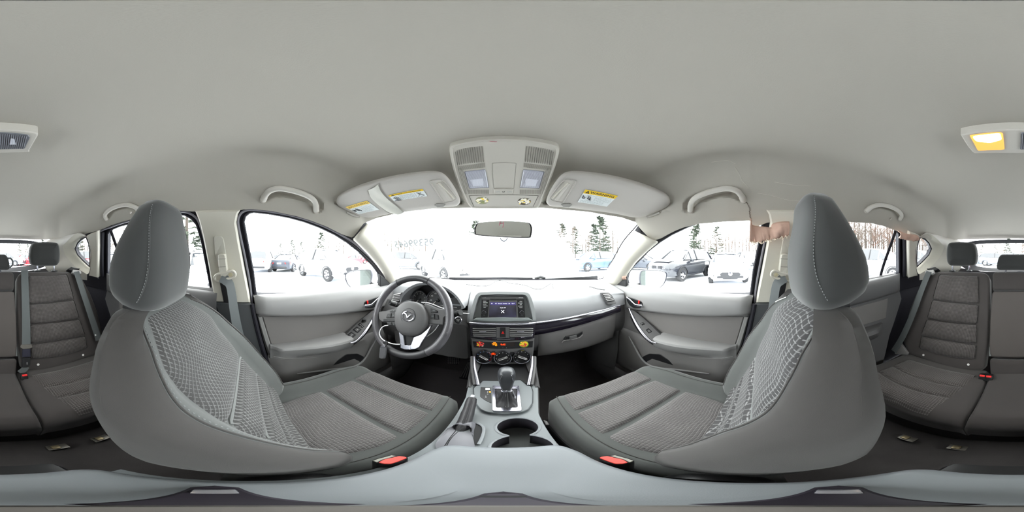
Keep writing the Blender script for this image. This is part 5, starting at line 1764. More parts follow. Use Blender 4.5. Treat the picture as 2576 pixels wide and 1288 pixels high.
for z, rx, ry in ((-.452, .0125, .0130), (-.440, .0150, .0165), (-.425, .0185, .0205), (-.408, .0215, .024), (-.392, .0235, .0260), (-.380, .0235, .0260), (-.371, .0210, .0235), (-.365, .0150, .0170), (-.3625, .0070, .008)):
    rows.append([V((kc.x+rx*(abs(cos(a))**.75)*(1 if cos(a) > 0 else -1), kc.y+.004+ry*(abs(sin(a))**.75)*(1 if sin(a) > 0 else -1)+(z+.45)*.08, z)) for a in [2*pi*i/32 for i in range(32)]])
n = 32
fs = [(i*n+j, i*n+(j+1) % n, (i+1)*n+(j+1) % n, (i+1)*n+j) for i in range(len(rows)-1) for j in range(n)]+[tuple((len(rows)-1)*n+j for j in range(n))]
kn = G().add([p for r in rows for p in r], fs).obj('knob', mat('knob_leather', rgb(60, 62, 66), .33, spec=.55, bump=.2, bscale=700), gs, ang=70)
for e in (-1, 1):
    P = crom([V((kc.x+e*.0100, kc.y+.004-.0135, -.449)), V((kc.x+e*.0155, kc.y+.006-.020, -.42)), V((kc.x+e*.0165, kc.y+.008-.0235, -.395)), V((kc.x+e*.0125, kc.y+.008-.019, -.3735)), V((kc.x+e*.010, kc.y+.008, -.3645))], 5)
    G().tube(P, .0011, 5).obj('knob_seam', M_CHROME, kn)

# ---- handbrake
hb = thing('handbrake', 'leather-wrapped handbrake lever beside the cup holders', 'handbrake')
def onxh(px, py): return onx(px, py, -.076)
tip, low = onxh(1188, 1000), onxh(1168, 1063)
ln = tip-low; D = ln.normalized()
P = [low-D*.055-V((0, 0, .02)), low-D*.02, low, low.lerp(tip, .5), low.lerp(tip, .9), tip-D*.004]
G().tube(crom(P, 4), [.0165]*4+[.0155]*4+[.0150]*4+[.0140]*4+[.0128]*4+[.0110], 14).obj('lever_grip', M_LEATHER, hb)
G().lathe([(.0105, -.004), (.0108, 0), (.0065, .0005)], tip, D, 18).obj('grip_cap', M_DARK, hb)
G().lathe([(.0052, -.004), (.0054, .008), (.0046, .010), (0, .0105)], tip, D, 16).obj('release_button', mat('pale_grey_button', rgb(200, 198, 204), .35), hb)
nn = D.orthogonal()
up = (V((0, 0, 1))-D*D.z).normalized(); sd = D.cross(up)
for s in (-.0035, .0035):
    g = G()
    for i in range(20):
        p = low.lerp(tip, i/20)+up*lerp(.0155, .0118, i/20)+sd*s
        g.tube([p, p+D*.0025], .0006, 4)
    tag(g.obj('grip_stitching', M_THREADD, hb), kind='stuff')
rows = []
bo = [onz(x, y, -.528) for x, y in [(1098, 1128), (1110, 1095), (1135, 1075), (1160, 1062), (1195, 1062), (1192, 1085), (1190, 1110), (1188, 1128)]]
bo = resample(crom(bo, 4, True), 40, True)
bc = sum(bo, V())/len(bo)
for t in (0, .3, .6, .85, 1):
    ring = []
    for p in bo:
        a = atan2(p.y-bc.y, p.x-bc.x)
        q = low-D*.01+(sd*cos(a)*.0175+up*sin(a)*.0165)
        w = p.lerp(q, t)
        w += V((cos(a), sin(a), .4))*(.003*sin(9*a+5*t)*sin(pi*t)*(1-t)) + V((0, 0, .008*sin(pi*t)))
        ring.append(w)
    rows.append(ring)
n = 40
G().add([p for r in rows for p in r], [(i*n+j, i*n+(j+1) % n, (i+1)*n+(j+1) % n, (i+1)*n+j) for i in range(4) for j in range(n)]).obj('gaiter', mat('grey_gaiter', rgb(112, 112, 118), .4, spec=.5, bump=.2, bscale=500, vary=.15, vscale=20), hb, ang=80)
for s in (-.004, .004):
    P = [onz(1118+s*600, 1126, -.523), onz(1135+s*500, 1100, -.515), low-D*.012+up*.0185+sd*s*1.0]
    G().tube(crom(P, 6), .0009, 4).obj('gaiter_seam', M_INK, hb)
# dark slot beside the lever with pale liner
G().plate(roundpoly([onz(x, y, -.5295) for x, y in [(1180, 1064), (1205, 1066), (1216, 1078), (1212, 1100), (1203, 1119), (1188, 1119), (1184, 1090)]], .006), V((0, 0, -.002)), .0003).obj('lever_slot', M_INK, con)
G().tube(crom([onz(x, y, -.528) for x, y in [(1200, 1064), (1214, 1072), (1217, 1084), (1212, 1102), (1204, 1118)]], 5), .0032, 6).obj('slot_liner', mat('cup_rim_grey', rgb(128, 132, 136), .4), con)

# ---- armrest box
ar = thing('armrest_lid', 'smooth grey padded armrest lid over the console box, under the tripod', 'armrest')
ol = [(-.070, .197), (.070, .197), (.083, .165), (.084, -.06), (.074, -.108), (-.074, -.108), (-.084, -.06), (-.083, .165)]
R0 = roundpoly([V((x, y, 0)) for x, y in ol], .045, 6)
n = len(R0); rows = []
cc = V((0, .045, 0))
for k, z in ((.97, -.505), (1.0, -.495), (1.005, -.475), (.99, -.458), (.955, -.4495), (.88, -.4465), (.5, -.4445), (.2, -.444)):
    rows.append([V((cc.x+(p.x-cc.x)*k, cc.y+(p.y-cc.y)*k, z - (.012*sstep(-.05, .22, p.y) if z > -.5 else 0))) for p in R0])
fs = [(i*n+j, i*n+(j+1) % n, (i+1)*n+(j+1) % n, (i+1)*n+j) for i in range(len(rows)-1) for j in range(n)]+[tuple((len(rows)-1)*n+j for j in range(n)), tuple(reversed(range(n)))]
G().add([p for r in rows for p in r], fs).obj('lid_pad', mat('armrest_vinyl', rgb(122, 126, 130), .5, spec=.4, bump=.1, bscale=1500), ar, ang=70)
R1 = [V((p.x*1.0, p.y, 0)) for p in R0]
g = G(); rows = [[V((p.x*k, .045+(p.y-.045)*k, z)) for p in R1] for k, z in ((.96, -.502), (.965, -.52), (.95, -.60))]
g.add([p for r in rows for p in r], [(i*n+j, i*n+(j+1) % n, (i+1)*n+(j+1) % n, (i+1)*n+j) for i in range(2) for j in range(n)])
g.obj('box_body', M_DARK, ar, ang=60)
# rear face of the console box
g = G(); g.box((0, -.13, -.78), (.15, .10, .35), ch=.02); g.obj('console_tail', M_BLACK, con)

# ---- buckles between seat and console
def buckle(name, L, lab):
    bt = thing(name, lab, 'seat belt buckle', 'front seat buckles')
    mp = (lambda p: p) if L else (lambda p: (2*CX-p[0], p[1]))
    z = -.492
    o = [mp(p) for p in [(934, 1160), (945, 1154), (985, 1143.5), (1018, 1146), (1027, 1152), (1022, 1160), (990, 1168), (950, 1166)]]
    P = roundpoly([onz(x, y, z) for x, y in o], .003)
    G().plate(P, V((0, 0, -.10)), .002).obj('buckle_body', M_BLACK, bt)
    r = [mp(p) for p in [(952, 1163.5), (965, 1156), (1004, 1147), (1020, 1149), (1024, 1152), (1012, 1157), (984, 1167), (965, 1166.5)]]
    G().plate(roundpoly([onz(x, y, z+.003) for x, y in r], .002), V((0, 0, -.006)), .001).obj('release_button', mat('buckle_red', rgb(255, 92, 84), .45), bt)
    s = [mp(p) for p in [(938, 1159), (952, 1154), (985, 1145), (996, 1147), (962, 1156), (948, 1163)]]
    G().plate([onz(x, y, z+.001) for x, y in s], V((0, 0, -.003)), .0006).obj('buckle_slot', mat('pale_slot', rgb(150, 150, 142), .5), bt)
    return bt
buckle('seat_belt_buckle', True, "red-buttoned belt buckle between the driver's seat and the armrest")
buckle('seat_belt_buckle', False, "red-buttoned belt buckle between the passenger's seat and the armrest")
# small metal bracket on the passenger's seat rail
g = G(); c = onz(1375, 1066, -.60); g.box(c, (.008, .020, .014), ch=.002); g.box(c+V((0, .014, -.005)), (.005, .014, .005), ch=.001)
tag(g.obj('rail_bracket', mat('dull_rail_metal', rgb(96, 94, 94), .5, .5)), 'small bare metal bracket poking out by the passenger seat rail', 'bracket')

# ---- the little tripod that carries the camera
tr = thing('tripod', 'small black camera tripod with three spread feet standing on the armrest', 'tripod')
G().lathe([(0, -.418), (.016, -.418), (.016, -.395), (.011, -.388), (.0105, -.34), (.0, -.338)], V((0, 0, 0)), (0, 0, 1), 20).obj('centre_post', mat('tripod_grey', rgb(96, 92, 88), .5), tr)
for px in (540, 2110, 1266):
    a = (px-CX)/2576*2*pi
    d = V((sin(a), cos(a), 0)); s = V((d.y, -d.x, 0))
    lg = empty('leg'); lg.parent = tr
    big = px != 1266
    r0, r1 = .012, (.066 if big else .050)
    w0, w1 = (.016, .010) if big else (.010, .006)
    P = [d*r0+s*w0, d*r1+s*w1, d*(r1+.006), d*r1-s*w1, d*r0-s*w0]
    P = [V((p.x, p.y, lerp(-.405, -.438, clamp((p.length-r0)/(r1-r0))))) for p in P]
    G().plate(P, V((0, 0, -.006)), .002).obj('leg_arm', mat('tripod_black', rgb(44, 40, 48), .4), lg)
    c = d*(r1-.012); c.z = -.431
    G().box(c, (.016 if big else .012, .012, .005), Matrix.Rotation(-a, 3, 'Z'), .002).obj('foot_joint', M_SATIN if big else M_INK, lg)
# ================================================================ overhead
OHP = (V((0, .375, .316)), V((0, -.375, -1)).normalized())     # plane of the overhead console, facing down
def O7(X, Y, off=0.0):
    d = ray(1120+X/6.78, 340+Y/6.78); p0 = OHP[0]+OHP[1]*off
    return d*(p0.dot(OHP[1])/d.dot(OHP[1]))
ON = OHP[1]
OF = V((0, 1, -.375)).normalized()
ohc = thing('overhead_console', 'grey overhead console with two map lamps above the mirror', 'overhead console')
M_OHC = mat('overhead_plastic', rgb(190, 186, 177), .55, spec=.3, bump=.08, bscale=1400)
def oplate(name, pts, off, th, m, par, ch=.001, rr=0.0):
    P = [O7(x, y, off) for x, y in pts]
    if rr: P = roundpoly(P, rr)
    return G().plate(P, -ON*th, ch).obj(name, m, par)
OUT = [(70, 230), (85, 185), (150, 155), (350, 110), (650, 70), (1000, 55), (1350, 70), (1650, 110), (1850, 155), (1925, 190), (1950, 240), (1930, 370), (1850, 640), (1730, 940), (1640, 1150), (1590, 1230), (1500, 1252), (1000, 1254), (520, 1252), (430, 1225), (360, 1140), (250, 920), (150, 650), (85, 380)]
P0 = crom([O7(x, y, .012) for x, y in OUT], 4, True)
cc = sum(P0, V())/len(P0); n = len(P0)
rows = [[cc+(p-cc)*k-ON*h for p in P0] for k, h in ((1.0, .045), (1.0, .004), (.985, -.002), (.955, -.003), (.94, .000))]
vs = [p for r in rows for p in r]
fs = [(i*n+j, i*n+(j+1) % n, (i+1)*n+(j+1) % n, (i+1)*n+j) for i in range(4) for j in range(n)]+[tuple(4*n+i for i in t) for t in tessellate_polygon([rows[4]])]
G().add(vs, fs).obj('console_shell', M_OHC, ohc, ang=35)
o7 = .0125
# long slots
def slots(par, mirror):
    mx = (lambda x: 2018-x) if mirror else (lambda x: x)
    tops = [(172, 285), (203, 262), (237, 246), (273, 238), (311, 230), (348, 224), (385, 216), (423, 211), (460, 205), (500, 202), (542, 196), (583, 192), (626, 190)]
    bots = [(212, 515), (243, 507), (280, 500), (318, 492), (355, 486), (392, 480), (428, 477), (463, 472), (500, 470), (538, 468), (575, 463), (615, 460), (654, 456)]
    for (a, b), (c, d) in zip(tops, bots):
        P = [O7(mx(a)-4, b, o7), O7(mx(a)+4, b, o7), O7(mx(c)+4, d, o7), O7(mx(c)-4, d, o7)]
        G().plate(P, ON*.0008).obj('grille_slot', mat('slot_dark', rgb(96, 92, 84), .8), par)
    g = G()
    for i in range(30):
        t = i/29
        a = (lerp(210, 675, t), lerp(530, 470, t)); c = (lerp(235, 678, t), lerp(600, 550, t))
        if i % 1 == 0: g.add([O7(mx(a[0])-3, a[1], o7), O7(mx(a[0])+3, a[1], o7), O7(mx(c[0])+3, c[1], o7), O7(mx(c[0])-3, c[1], o7)], [(0, 1, 2, 3)])
        if t < .8:
            a = (lerp(395, 745, t/.8), 930); c = (lerp(395, 745, t/.8), 1003)
            g.add([O7(mx(a[0])-3, a[1], o7), O7(mx(a[0])+3, a[1], o7), O7(mx(c[0])+3, c[1], o7), O7(mx(c[0])-3, c[1], o7)], [(0, 1, 2, 3)])
    for k in range(4):
        a = (lerp(215, 285, k/3), 560); c = (lerp(345, 400, k/3), 1000 if k < 2 else 960)
        g.add([O7(mx(a[0])-3, a[1], o7), O7(mx(a[0])+3, a[1], o7), O7(mx(c[0])+3, c[1], o7), O7(mx(c[0])-3, c[1], o7)], [(0, 1, 2, 3)])
    tag(g.obj('fine_grille', mat('slot_dark2', rgb(128, 124, 114), .8), par, smooth=False), kind='stuff')
slots(ohc, False); slots(ohc, True)
# map lamps
M_LENS = mat('lamp_lens', rgb(176, 178, 190), .18, spec=.6)
M_LENSB = mat('lamp_lens_bright', rgb(208, 210, 220), .25, spec=.6)
for mirror in (False, True):
    mx = (lambda x: 2018-x) if mirror else (lambda x: x)
    lp = empty('map_lamp'); lp.parent = ohc
    oplate('lamp_frame', [(mx(x), y) for x, y in [(318, 622), (690, 582), (752, 905), (408, 918)]], .0128, .004, mat('lamp_frame', rgb(120, 120, 126), .4), lp, .001, .004)
    oplate('lamp_lens', [(mx(x), y) for x, y in [(340, 630), (680, 592), (738, 895), (418, 908)]], .0145, .003, M_LENS, lp, .001, .003)
    for i in range(18):
        t = (i+.5)/18
        a = O7(mx(lerp(345, 678, t)), lerp(640, 604, t), .0150); b = O7(mx(lerp(420, 734, t)), lerp(900, 888, t), .0150)
        G().tube([a, b], .0006, 4).obj('lens_rib', M_LENSB, lp)
    oplate('bulb_window', [(mx(x), y) for x, y in [(430, 765), (640, 738), (655, 862), (480, 872)]], .0152, .0006, M_LENSB, lp, .0003)
# sunglasses lid, rocker and front flap
oplate('glasses_lid', [(805, 482), (1000, 468), (1208, 482), (1190, 690), (1168, 905), (832, 900), (812, 700)], .0130, .002, M_OHC, ohc, .0012, .003)
gap = roundpoly([O7(x, y, .0122) for x, y in [(800, 478), (1000, 464), (1212, 478), (1194, 690), (1172, 910), (828, 905), (807, 700)]], .003)
G().tube(gap, .0006, 4, closed=True).obj('lid_gap', mat('gap_grey', rgb(150, 146, 138), .8), ohc)
rk = oplate('rocker_switch', [(822, 924), (1000, 918), (1166, 924), (1150, 1000), (838, 1000)], .0165, .005, M_OHC, ohc, .002, .004)
flat_text('lettering', 'ON', .009, O7(895, 966, .0172), V((1, 0, 0)), -OF, M_PRINT, rk)
flat_text('lettering', 'OFF', .009, O7(1095, 966, .0172), V((1, 0, 0)), -OF, M_PRINT, rk)
G().plate([O7(x, y, .0170) for x, y in [(972, 962), (1000, 970), (1022, 952), (1012, 974), (974, 974)]], -ON*.0003).obj('door_icon', M_INK, rk)
oplate('front_flap', [(410, 1036), (1000, 1022), (1585, 1036), (1500, 1215), (1000, 1222), (490, 1215)], .0130, .002, M_OHC, ohc, .0012)
for a, b in (((405, 1034), (488, 1217)), ((1590, 1034), (1502, 1217)), ((405, 1034), (1000, 1018)), ((1000, 1018), (1590, 1034))):
    G().tube([O7(*a, .0125), O7(*b, .0125)], .0008, 4).obj('flap_gap', mat('gap_dark', rgb(96, 92, 84), .8), ohc)
sticker('flower_sticker', O7(628, 1118, .0136), ON, -OF, .0250, [mat('sticker_sage', rgb(150, 150, 120), .6), SWT, SWT, mat('sticker_cream', rgb(240, 230, 180), .5), SY, SWT, mat('sticker_leaf', rgb(140, 150, 90), .5)], "faded white lily sticker on the overhead console, driver's side", 11, .9)
sticker('flower_sticker', O7(1348, 1134, .0136), ON, -OF, .0250, [mat('sticker_brown', rgb(70, 60, 46), .6), SWT, mat('sticker_cream', rgb(240, 230, 180), .5), SWT, SY, SWT], "crisp white lily sticker with dark rim on the overhead console, passenger's side", 14, .9)
# faint pink streak
G().tube(crom([O7(x, y, .0125) for x, y in [(720, 92), (800, 108), (880, 112)]], 4), .0010, 4).obj('scuff', mat('pink_scuff', rgb(190, 120, 130), .8), ohc)

# ---------------------------------------------------------------- sun visors
def visor(mirror, label):
    mp = (lambda p: (2*CX-p[0], p[1])) if mirror else (lambda p: p)
    sg = 1 if mirror else -1
    a, b, c = V((sg*.19, .444, .248)), V((sg*.517, .507, .172)), V((sg*.205, .607, .195))
    pl = plane3(a, b, c); nn = pl[1] if pl[1].z < 0 else -pl[1]
    def q(p, off=0.0):
        d = ray(*mp(p)); p0 = a+nn*off
        return d*(p0.dot(nn)/d.dot(nn))
    root = thing('sun_visor', label, 'sun visor', 'sun visors')
    OL = [(846, 512), (850, 498), (868, 486), (905, 471), (960, 455), (1020, 443), (1075, 437), (1105, 438), (1122, 446), (1138, 466), (1152, 490), (1158, 510), (1148, 519), (1122, 521), (1060, 528), (985, 538), (940, 547), (915, 546), (880, 534), (855, 522)]
    P = crom([q(p) for p in OL], 4, True); n = len(P); cc = sum(P, V())/n
    rows = [[cc+(p-cc)*k-nn*h for p in P] for k, h in ((.98, .016), (1.0, .010), (1.0, .005), (.985, .000), (.95, -.002), (.7, -.003))]
    fs = [(i*n+j, i*n+(j+1) % n, (i+1)*n+(j+1) % n, (i+1)*n+j) for i in range(5) for j in range(n)]+[tuple(5*n+i for i in t) for t in tessellate_polygon([rows[5]])]+[tuple(t) for t in tessellate_polygon([rows[0]])]
    G().add([p for r in rows for p in r], fs).obj('visor_board', M_VISOR, root, ang=60)
    # slide clip pocket at the inner end
    cl = empty('visor_clip'); cl.parent = root
    rec = [(1081, 456), (1108, 451), (1122, 462), (1150, 499), (1140, 506), (1116, 510)]
    Q = roundpoly([q(p, .004) for p in rec], .006)
    G().tube(Q, .0022, 6, closed=True).obj('clip_rim', M_VISOR, cl)
    G().plate(roundpoly([q(p, .0035) for p in rec], .006), -nn*.002, .0005).obj('clip_plate', M_TRIMG, cl)
    G().plate([q(p, .007) for p in [(1098, 463), (1107, 461), (1137, 503), (1128, 504)]], -nn*.005, .001).obj('clip_arm', M_TRIMG, cl)
    G().tube([q((1103, 460), .009), q((1143, 500), .009)], .0018, 6).obj('clip_rod', M_CREAM, cl)
    G().plate(roundpoly([q(p, .006) for p in [(1093, 517), (1098, 513), (1112, 513), (1121, 515), (1116, 521), (1100, 522)]], .002), -nn*.008, .001).obj('visor_hook', mat('hook_grey', rgb(140, 138, 132), .5), root)
    xr = (q((1060, 500))-q((900, 530))).normalized()
    def lab(corners, small, faded):
        l = empty('warning_label'); l.parent = root
        TL, TR, BR, BL = [q(p, .0045) for p in corners]
        U = lambda u, v, o=0: TL.lerp(TR, u).lerp(BL.lerp(BR, u), v)+nn*o
        R = lambda u0, v0, u1, v1, o, m, nm: G().plate([U(u0, v0, o), U(u1, v0, o), U(u1, v1, o), U(u0, v1, o)], -nn*.0004).obj(nm, m, l)
        R(0, 0, 1, 1, 0, M_PAPER, 'label_paper')
        hv = .27 if not small else .22
        yel = mat('faded_yellow', rgb(240, 206, 96), .6) if faded else M_YELLOW
        R(0, 0, 1, hv, .0004, yel, 'label_band')
        xd = (TR-TL).normalized(); yd = (TL-BL).normalized(); ht = (TL-BL).length; wd = (TR-TL).length
        ink = mat('faded_ink', rgb(170, 140, 70), .7) if faded else M_INK
        tr = [U(.05, hv*.86, .0009), U(.17, hv*.86, .0009), U(.11, hv*.12, .0009)]
        G().plate(tr, -nn*.0003).obj('warning_triangle', ink, l)
        G().plate([U(.106, hv*.42, .0013), U(.114, hv*.42, .0013), U(.114, hv*.78, .0013), U(.106, hv*.78, .0013)], -nn*.0002).obj('warning_mark', yel, l)
        if small:
            flat_text('lettering', 'WARNING  WHEN PULLING DOWN', ht*hv*.62, U(.56, hv*.5, .0009), xd, yd, ink, l, bold=.0001)
            for u in (.27, .72): R(u-.003, hv, u+.003, 1, .0006, M_PRINT, 'label_rule')
            for k, (u0, v0, u1, v1) in enumerate([(.06, .5, .13, .85), (.10, .4, .16, .9), (.15, .35, .19, .95), (.20, .45, .24, .85), (.76, .9, .90, .35), (.80, .5, .95, .75), (.78, .3, .84, .5), (.84, .92, .95, .8)]):
                G().tube([U(u0, v0, .001), U(u1, v1, .001)], .0007, 4).obj('pictogram', M_INK, l)
            R(.02, .93, .24, 1.0, .0007, M_INK, 'label_base')
            rows = [(.30, .68, v) for v in (.36, .46, .60, .70, .80, .90)]
        else:
            flat_text('lettering', 'WARNING', ht*hv*.86, U(.56, hv*.52, .0009), xd, yd, ink, l, bold=.0002)
            for (u0, v0, u1, v1, r) in [(.05, .42, .07, .62, .0013), (.06, .62, .14, .62, .0013), (.09, .50, .14, .56, .0011), (.22, .40, .22, .60, .0013), (.22, .62, .30, .64, .0013), (.27, .44, .30, .52, .0012), (.29, .54, .335, .72, .0015)]:
                G().tube([U(u0, v0, .001), U(u1, v1, .001)], r, 5).obj('pictogram', M_INK, l)
            rows = [(.15, .92, .34)] + [(.42, .95, v) for v in (.44, .52, .60, .68)] + [(.05, .80, v) for v in (.78, .85, .92)]
        g = G()
        for u0, u1, v in rows:
            u = u0
            rd = random.Random(int(v*100))
            while u < u1-.02:
                w = rd.uniform(.03, .09)
                g.tube([U(u, v, .0008), U(min(u1, u+w), v, .0008)], .00032, 4)
                u += w+.018
        tag(g.obj('small_print', mat('label_ink', rgb(120, 132, 134), .7), l), kind='stuff')
        return l
    if mirror:
        # passenger's board carries one bright label (reads from its own corner)
        mm = lambda p: (2*CX-p[0], p[1])
        lab([mm((1472.5, 477)), mm((1554.5, 493)), mm((1526.5, 520)), mm((1453, 508.5))], False, False)
    else:
        lab([(869, 521), (922.5, 505), (954, 527.5), (903, 539)], False, True)
        lab([(977, 491.5), (1063, 475.5), (1074.5, 493.5), (992, 506.5)], True, False)
        # elastic strap across the board
        P = [q(p, .005) for p in [(951, 463), (958, 480), (975, 500), (1000, 520), (1017, 535)]]
        Q = [q(p, .005) for p in [(925, 480), (932, 495), (948, 512), (972, 532), (990, 540)]]
        g = G(); A = crom(P, 5); B = crom(Q, 5); m = len(A)
        g.grid(lambda u, v: A[int(round(u*(m-1)))].lerp(B[int(round(u*(m-1)))], v) + nn*(.004*sin(pi*v)+.002*sin(5*u+6*v)), m-1, 6)
        g.obj('elastic_strap', mat('strap_cloth', rgb(212, 211, 202), .8, bump=.2, bscale=900), root, ang=80)
        for C in (A, B): G().tube(C, .0014, 5).obj('strap_edge', mat('strap_edge', rgb(150, 146, 138), .8), root)
    # pivot arm bracket at the outer end
    G().tube(crom([q(p, -.004) for p in [(905, 546), (890, 542), (872, 534)]], 4), .005, 8).obj('pivot_arm', M_TRIMG, root)
    return root
visor(False, "driver's folded sun visor with a cloth strap and two warning labels")
visor(True, "passenger's folded sun visor with a single bright yellow warning label")

# ---------------------------------------------------------------- mirror
mr = thing('rear_view_mirror', 'black-rimmed rear view mirror hanging at the top of the windscreen', 'mirror')
mn = V((-.03, -1, .085)).normalized(); mp0 = ony(1266, 577, .56)
def MR(X, Y, off=0.0):
    d = ray(920+X/3.578, 510+Y/3.578); p0 = mp0+mn*off
    return d*(p0.dot(mn)/d.dot(mn))
OL = [(1015, 182), (1100, 172), (1250, 166), (1380, 171), (1465, 180), (1490, 200), (1498, 240), (1490, 298), (1462, 315), (1240, 309), (1002, 291), (978, 268), (978, 235), (992, 198)]
P = crom([MR(*p) for p in OL], 4, True); n = len(P); cc = sum(P, V())/n
rows = [[cc+(p-cc)*k+mn*h for p in P] for k, h in ((.5, -.030), (.85, -.024), (.97, -.012), (1.0, -.003), (1.0, .001), (.975, .003))]
fs = [(i*n+j, i*n+(j+1) % n, (i+1)*n+(j+1) % n, (i+1)*n+j) for i in range(5) for j in range(n)]+[tuple(range(n))]
G().add([p for r in rows for p in r], fs).obj('mirror_shell', M_BLACK, mr, ang=50)
gl = G().poly([cc+(p-cc)*.945+mn*.0022 for p in P]).obj('mirror_glass', mat('mirror_silver', rgb(240, 242, 240), .02, 1.0), mr)
P = [MR(1243+30*cos(t), 315+30*sin(t), 0) for t in [pi*i/12 for i in range(13)]]
G().tube(P, .0017, 6).obj('night_tab', mat('tab_blue_grey', rgb(70, 84, 104), .4), mr)
G().tube([cc-mn*.02, cc-mn*.06, onws(1266, 574, .0)], [.012, .011, .013], 10).obj('mirror_arm', M_BLACK, mr)
for s in ([(1212, 158), (1203, 205)], [(1214, 158), (1243, 156), (1240, 182), (1208, 186)], [(1238, 182), (1234, 222)]):
    G().tube([MR(*p, .004) for p in s], .0007, 4).obj('wax_mark', mat('pink_wax', rgb(236, 110, 140), .7), mr)

# ---------------------------------------------------------------- grab handles
def handle(path, offs, r, lab, hook=None):
    root = thing('grab_handle', lab, 'grab handle', 'roof grab handles')
    P = crom([onhl(x, y, o) for (x, y), o in zip(path, offs)], 5)
    n = len(P)
    G().tube(P, [r*(1.15 if (i < 4 or i > n-5) else 1) for i in range(n)], 12).obj('handle_bar', M_TRIMG, root)
    for k in (0, -1):
        a = P[k]; c = onhl(*path[k], -.022)
        G().tube([c, a], [r*1.3, r*1.2], 12).obj('handle_foot', M_TRIMG, root)
    if hook:
        a = onhl(*hook, .004)
        G().tube([a, onhl(hook[0], hook[1]+3, .016), onhl(hook[0]+3, hook[1], .018)], .0035, 8).obj('coat_hook', M_TRIMG, root)
    return root
hpts = [(662, 503), (668, 491), (679, 480), (700, 474), (725, 477), (755, 485), (780, 496), (793, 510), (795, 530)]
offs = [.006, .022, .034, .040, .042, .042, .038, .026, .008]
handle(hpts, offs, .0105, "grab handle above the driver's window")
handle(mir(hpts), offs, .0105, "grab handle above the passenger's window, beside the torn headliner")
hr_ = [(268, 551), (264, 541), (274, 529), (295, 519), (318, 515), (338, 520), (352, 530)]
of2 = [.006, .020, .032, .036, .036, .026, .008]
handle(hr_, of2, .0105, "grab handle above the window behind the driver", (328, 533))
handle(mir(hr_), of2, .0105, "grab handle above the window behind the passenger", (2240, 549))

# ---------------------------------------------------------------- rear dome lamp
dz = .312
dl = thing('dome_lamp', 'twin roof lamp behind the front seats with its passenger-side half lit', 'roof lamp')
def D8(px, py, off=0.0): return on(px, py, (0, -.35, dz-off), (0, -.06, 1))
OL = [(2420, 346), (2424, 339), (2480, 330), (2546, 326), (2610, 328), (2664, 334), (2671, 340), (2668, 348), (2650, 378), (2642, 384), (2560, 386), (2470, 386), (2446, 383)]
P = crom([D8(*p, .008) for p in OL], 3, True)
G().plate(P, V((0, 0, .03)), .003).obj('lamp_base', M_TRIMG, dl)
M_LIT = mat('lit_lens', rgb(200, 140, 60), .4, emit=(1.0, .50, .11, 1), estr=.24)
on_ = G().plate(roundpoly([D8(*p, .011) for p in [(2439, 342), (2516, 334), (2523, 337), (2527, 376), (2520, 378), (2460, 380)]], .004), V((0, 0, .004)), .001).obj('lit_lens', M_LIT, dl)
c = D8(2486, 350, .0125)
G().plate(roundpoly([D8(*p, .0125) for p in [(2446, 344), (2516, 336), (2520, 352), (2490, 360), (2456, 356)]], .006), V((0, 0, .001)), .0003).obj('bulb_glow', mat('bulb_glow', rgb(255, 250, 235), .4, emit=(1, .93, .75, 1), estr=3.0), on_)
of_ = G().plate(roundpoly([D8(*p, .011) for p in [(2568, 334), (2646, 340), (2652, 346), (2638, 375), (2566, 377)]], .004), V((0, 0, .004)), .001).obj('dark_lens', mat('grey_lens', rgb(120, 122, 128), .2, spec=.6), dl)
for i in range(14):
    t = (i+.5)/14
    G().tube([D8(lerp(2570, 2646, t), lerp(336, 343, t), .0118), D8(lerp(2568, 2638, t), lerp(375, 374, t), .0118)], .0006, 4).obj('lens_rib', mat('lens_rib_grey', rgb(150, 152, 160), .2), of_)
G().plate([D8(*p, .0122) for p in [(2603, 349), (2612, 350), (2616, 364), (2600, 364)]], V((0, 0, .001)), .0002).obj('bulb_window', M_LENSB, of_)

# ---------------------------------------------------------------- torn headliner on the passenger's side
M_FOAM = mat('headliner_foam', rgb(222, 186, 168), .95, bump=.5, bscale=120, vary=.08, vscale=40)
M_FRAY = mat('frayed_edge', rgb(238, 226, 208), .95)
rd = random.Random(9)
def flap(name, top, bot, offt, offb, lab, fringe=0):
    """hanging scrap: skin between a top edge and a ragged bottom edge"""
    root = thing(name, lab, 'torn lining', 'torn headliner scraps')
    m = 34
    A = resample(crom([onside(x, y, offt) for x, y in top], 5), m+1); B = resample(crom([onside(x, y, offb) for x, y in bot], 5), m+1)
    B = [p+V((rd.uniform(-.003, .003), rd.uniform(-.003, .003), rd.uniform(-.004, .003))) for p in B]
    g = G()
    def fn(u, v):
        i = int(round(u*m)); p = A[i].lerp(B[i], v)
        return p+V((-.010*sin(pi*v)*(1+.6*sin(7*u+2))-.004*sin(16*u+3*v), 0, 0))
    g.grid(fn, m, 8)
    o = g.obj('foam_sheet', M_FOAM, root, ang=80)
    so = o.modifiers.new('thick', 'SOLIDIFY'); so.thickness = .0025
    if fringe:
        g = G()
        for i in range(fringe):
            p = B[int(lerp(0, m, i/(fringe-1)))]+V((-.001, rd.uniform(-.003, .003), rd.uniform(-.002, .003)))
            g.tube([p, p+V((rd.uniform(-.005, .003), rd.uniform(-.004, .004), rd.uniform(-.008, .001)))], rd.uniform(.0010, .0024), 5)
        tag(g.obj('frayed_fringe', M_FRAY, root), kind='stuff')
    return root
flap('torn_headliner', [(1888, 548), (1892, 566), (1912, 569), (1938, 573), (1946, 562), (1985, 558)], [(1885, 606), (1900, 610), (1926, 604), (1945, 600), (1960, 597), (1985, 592)], -.045, -.060, "pinkish torn headliner flap dangling beside the passenger's headrest", 60)
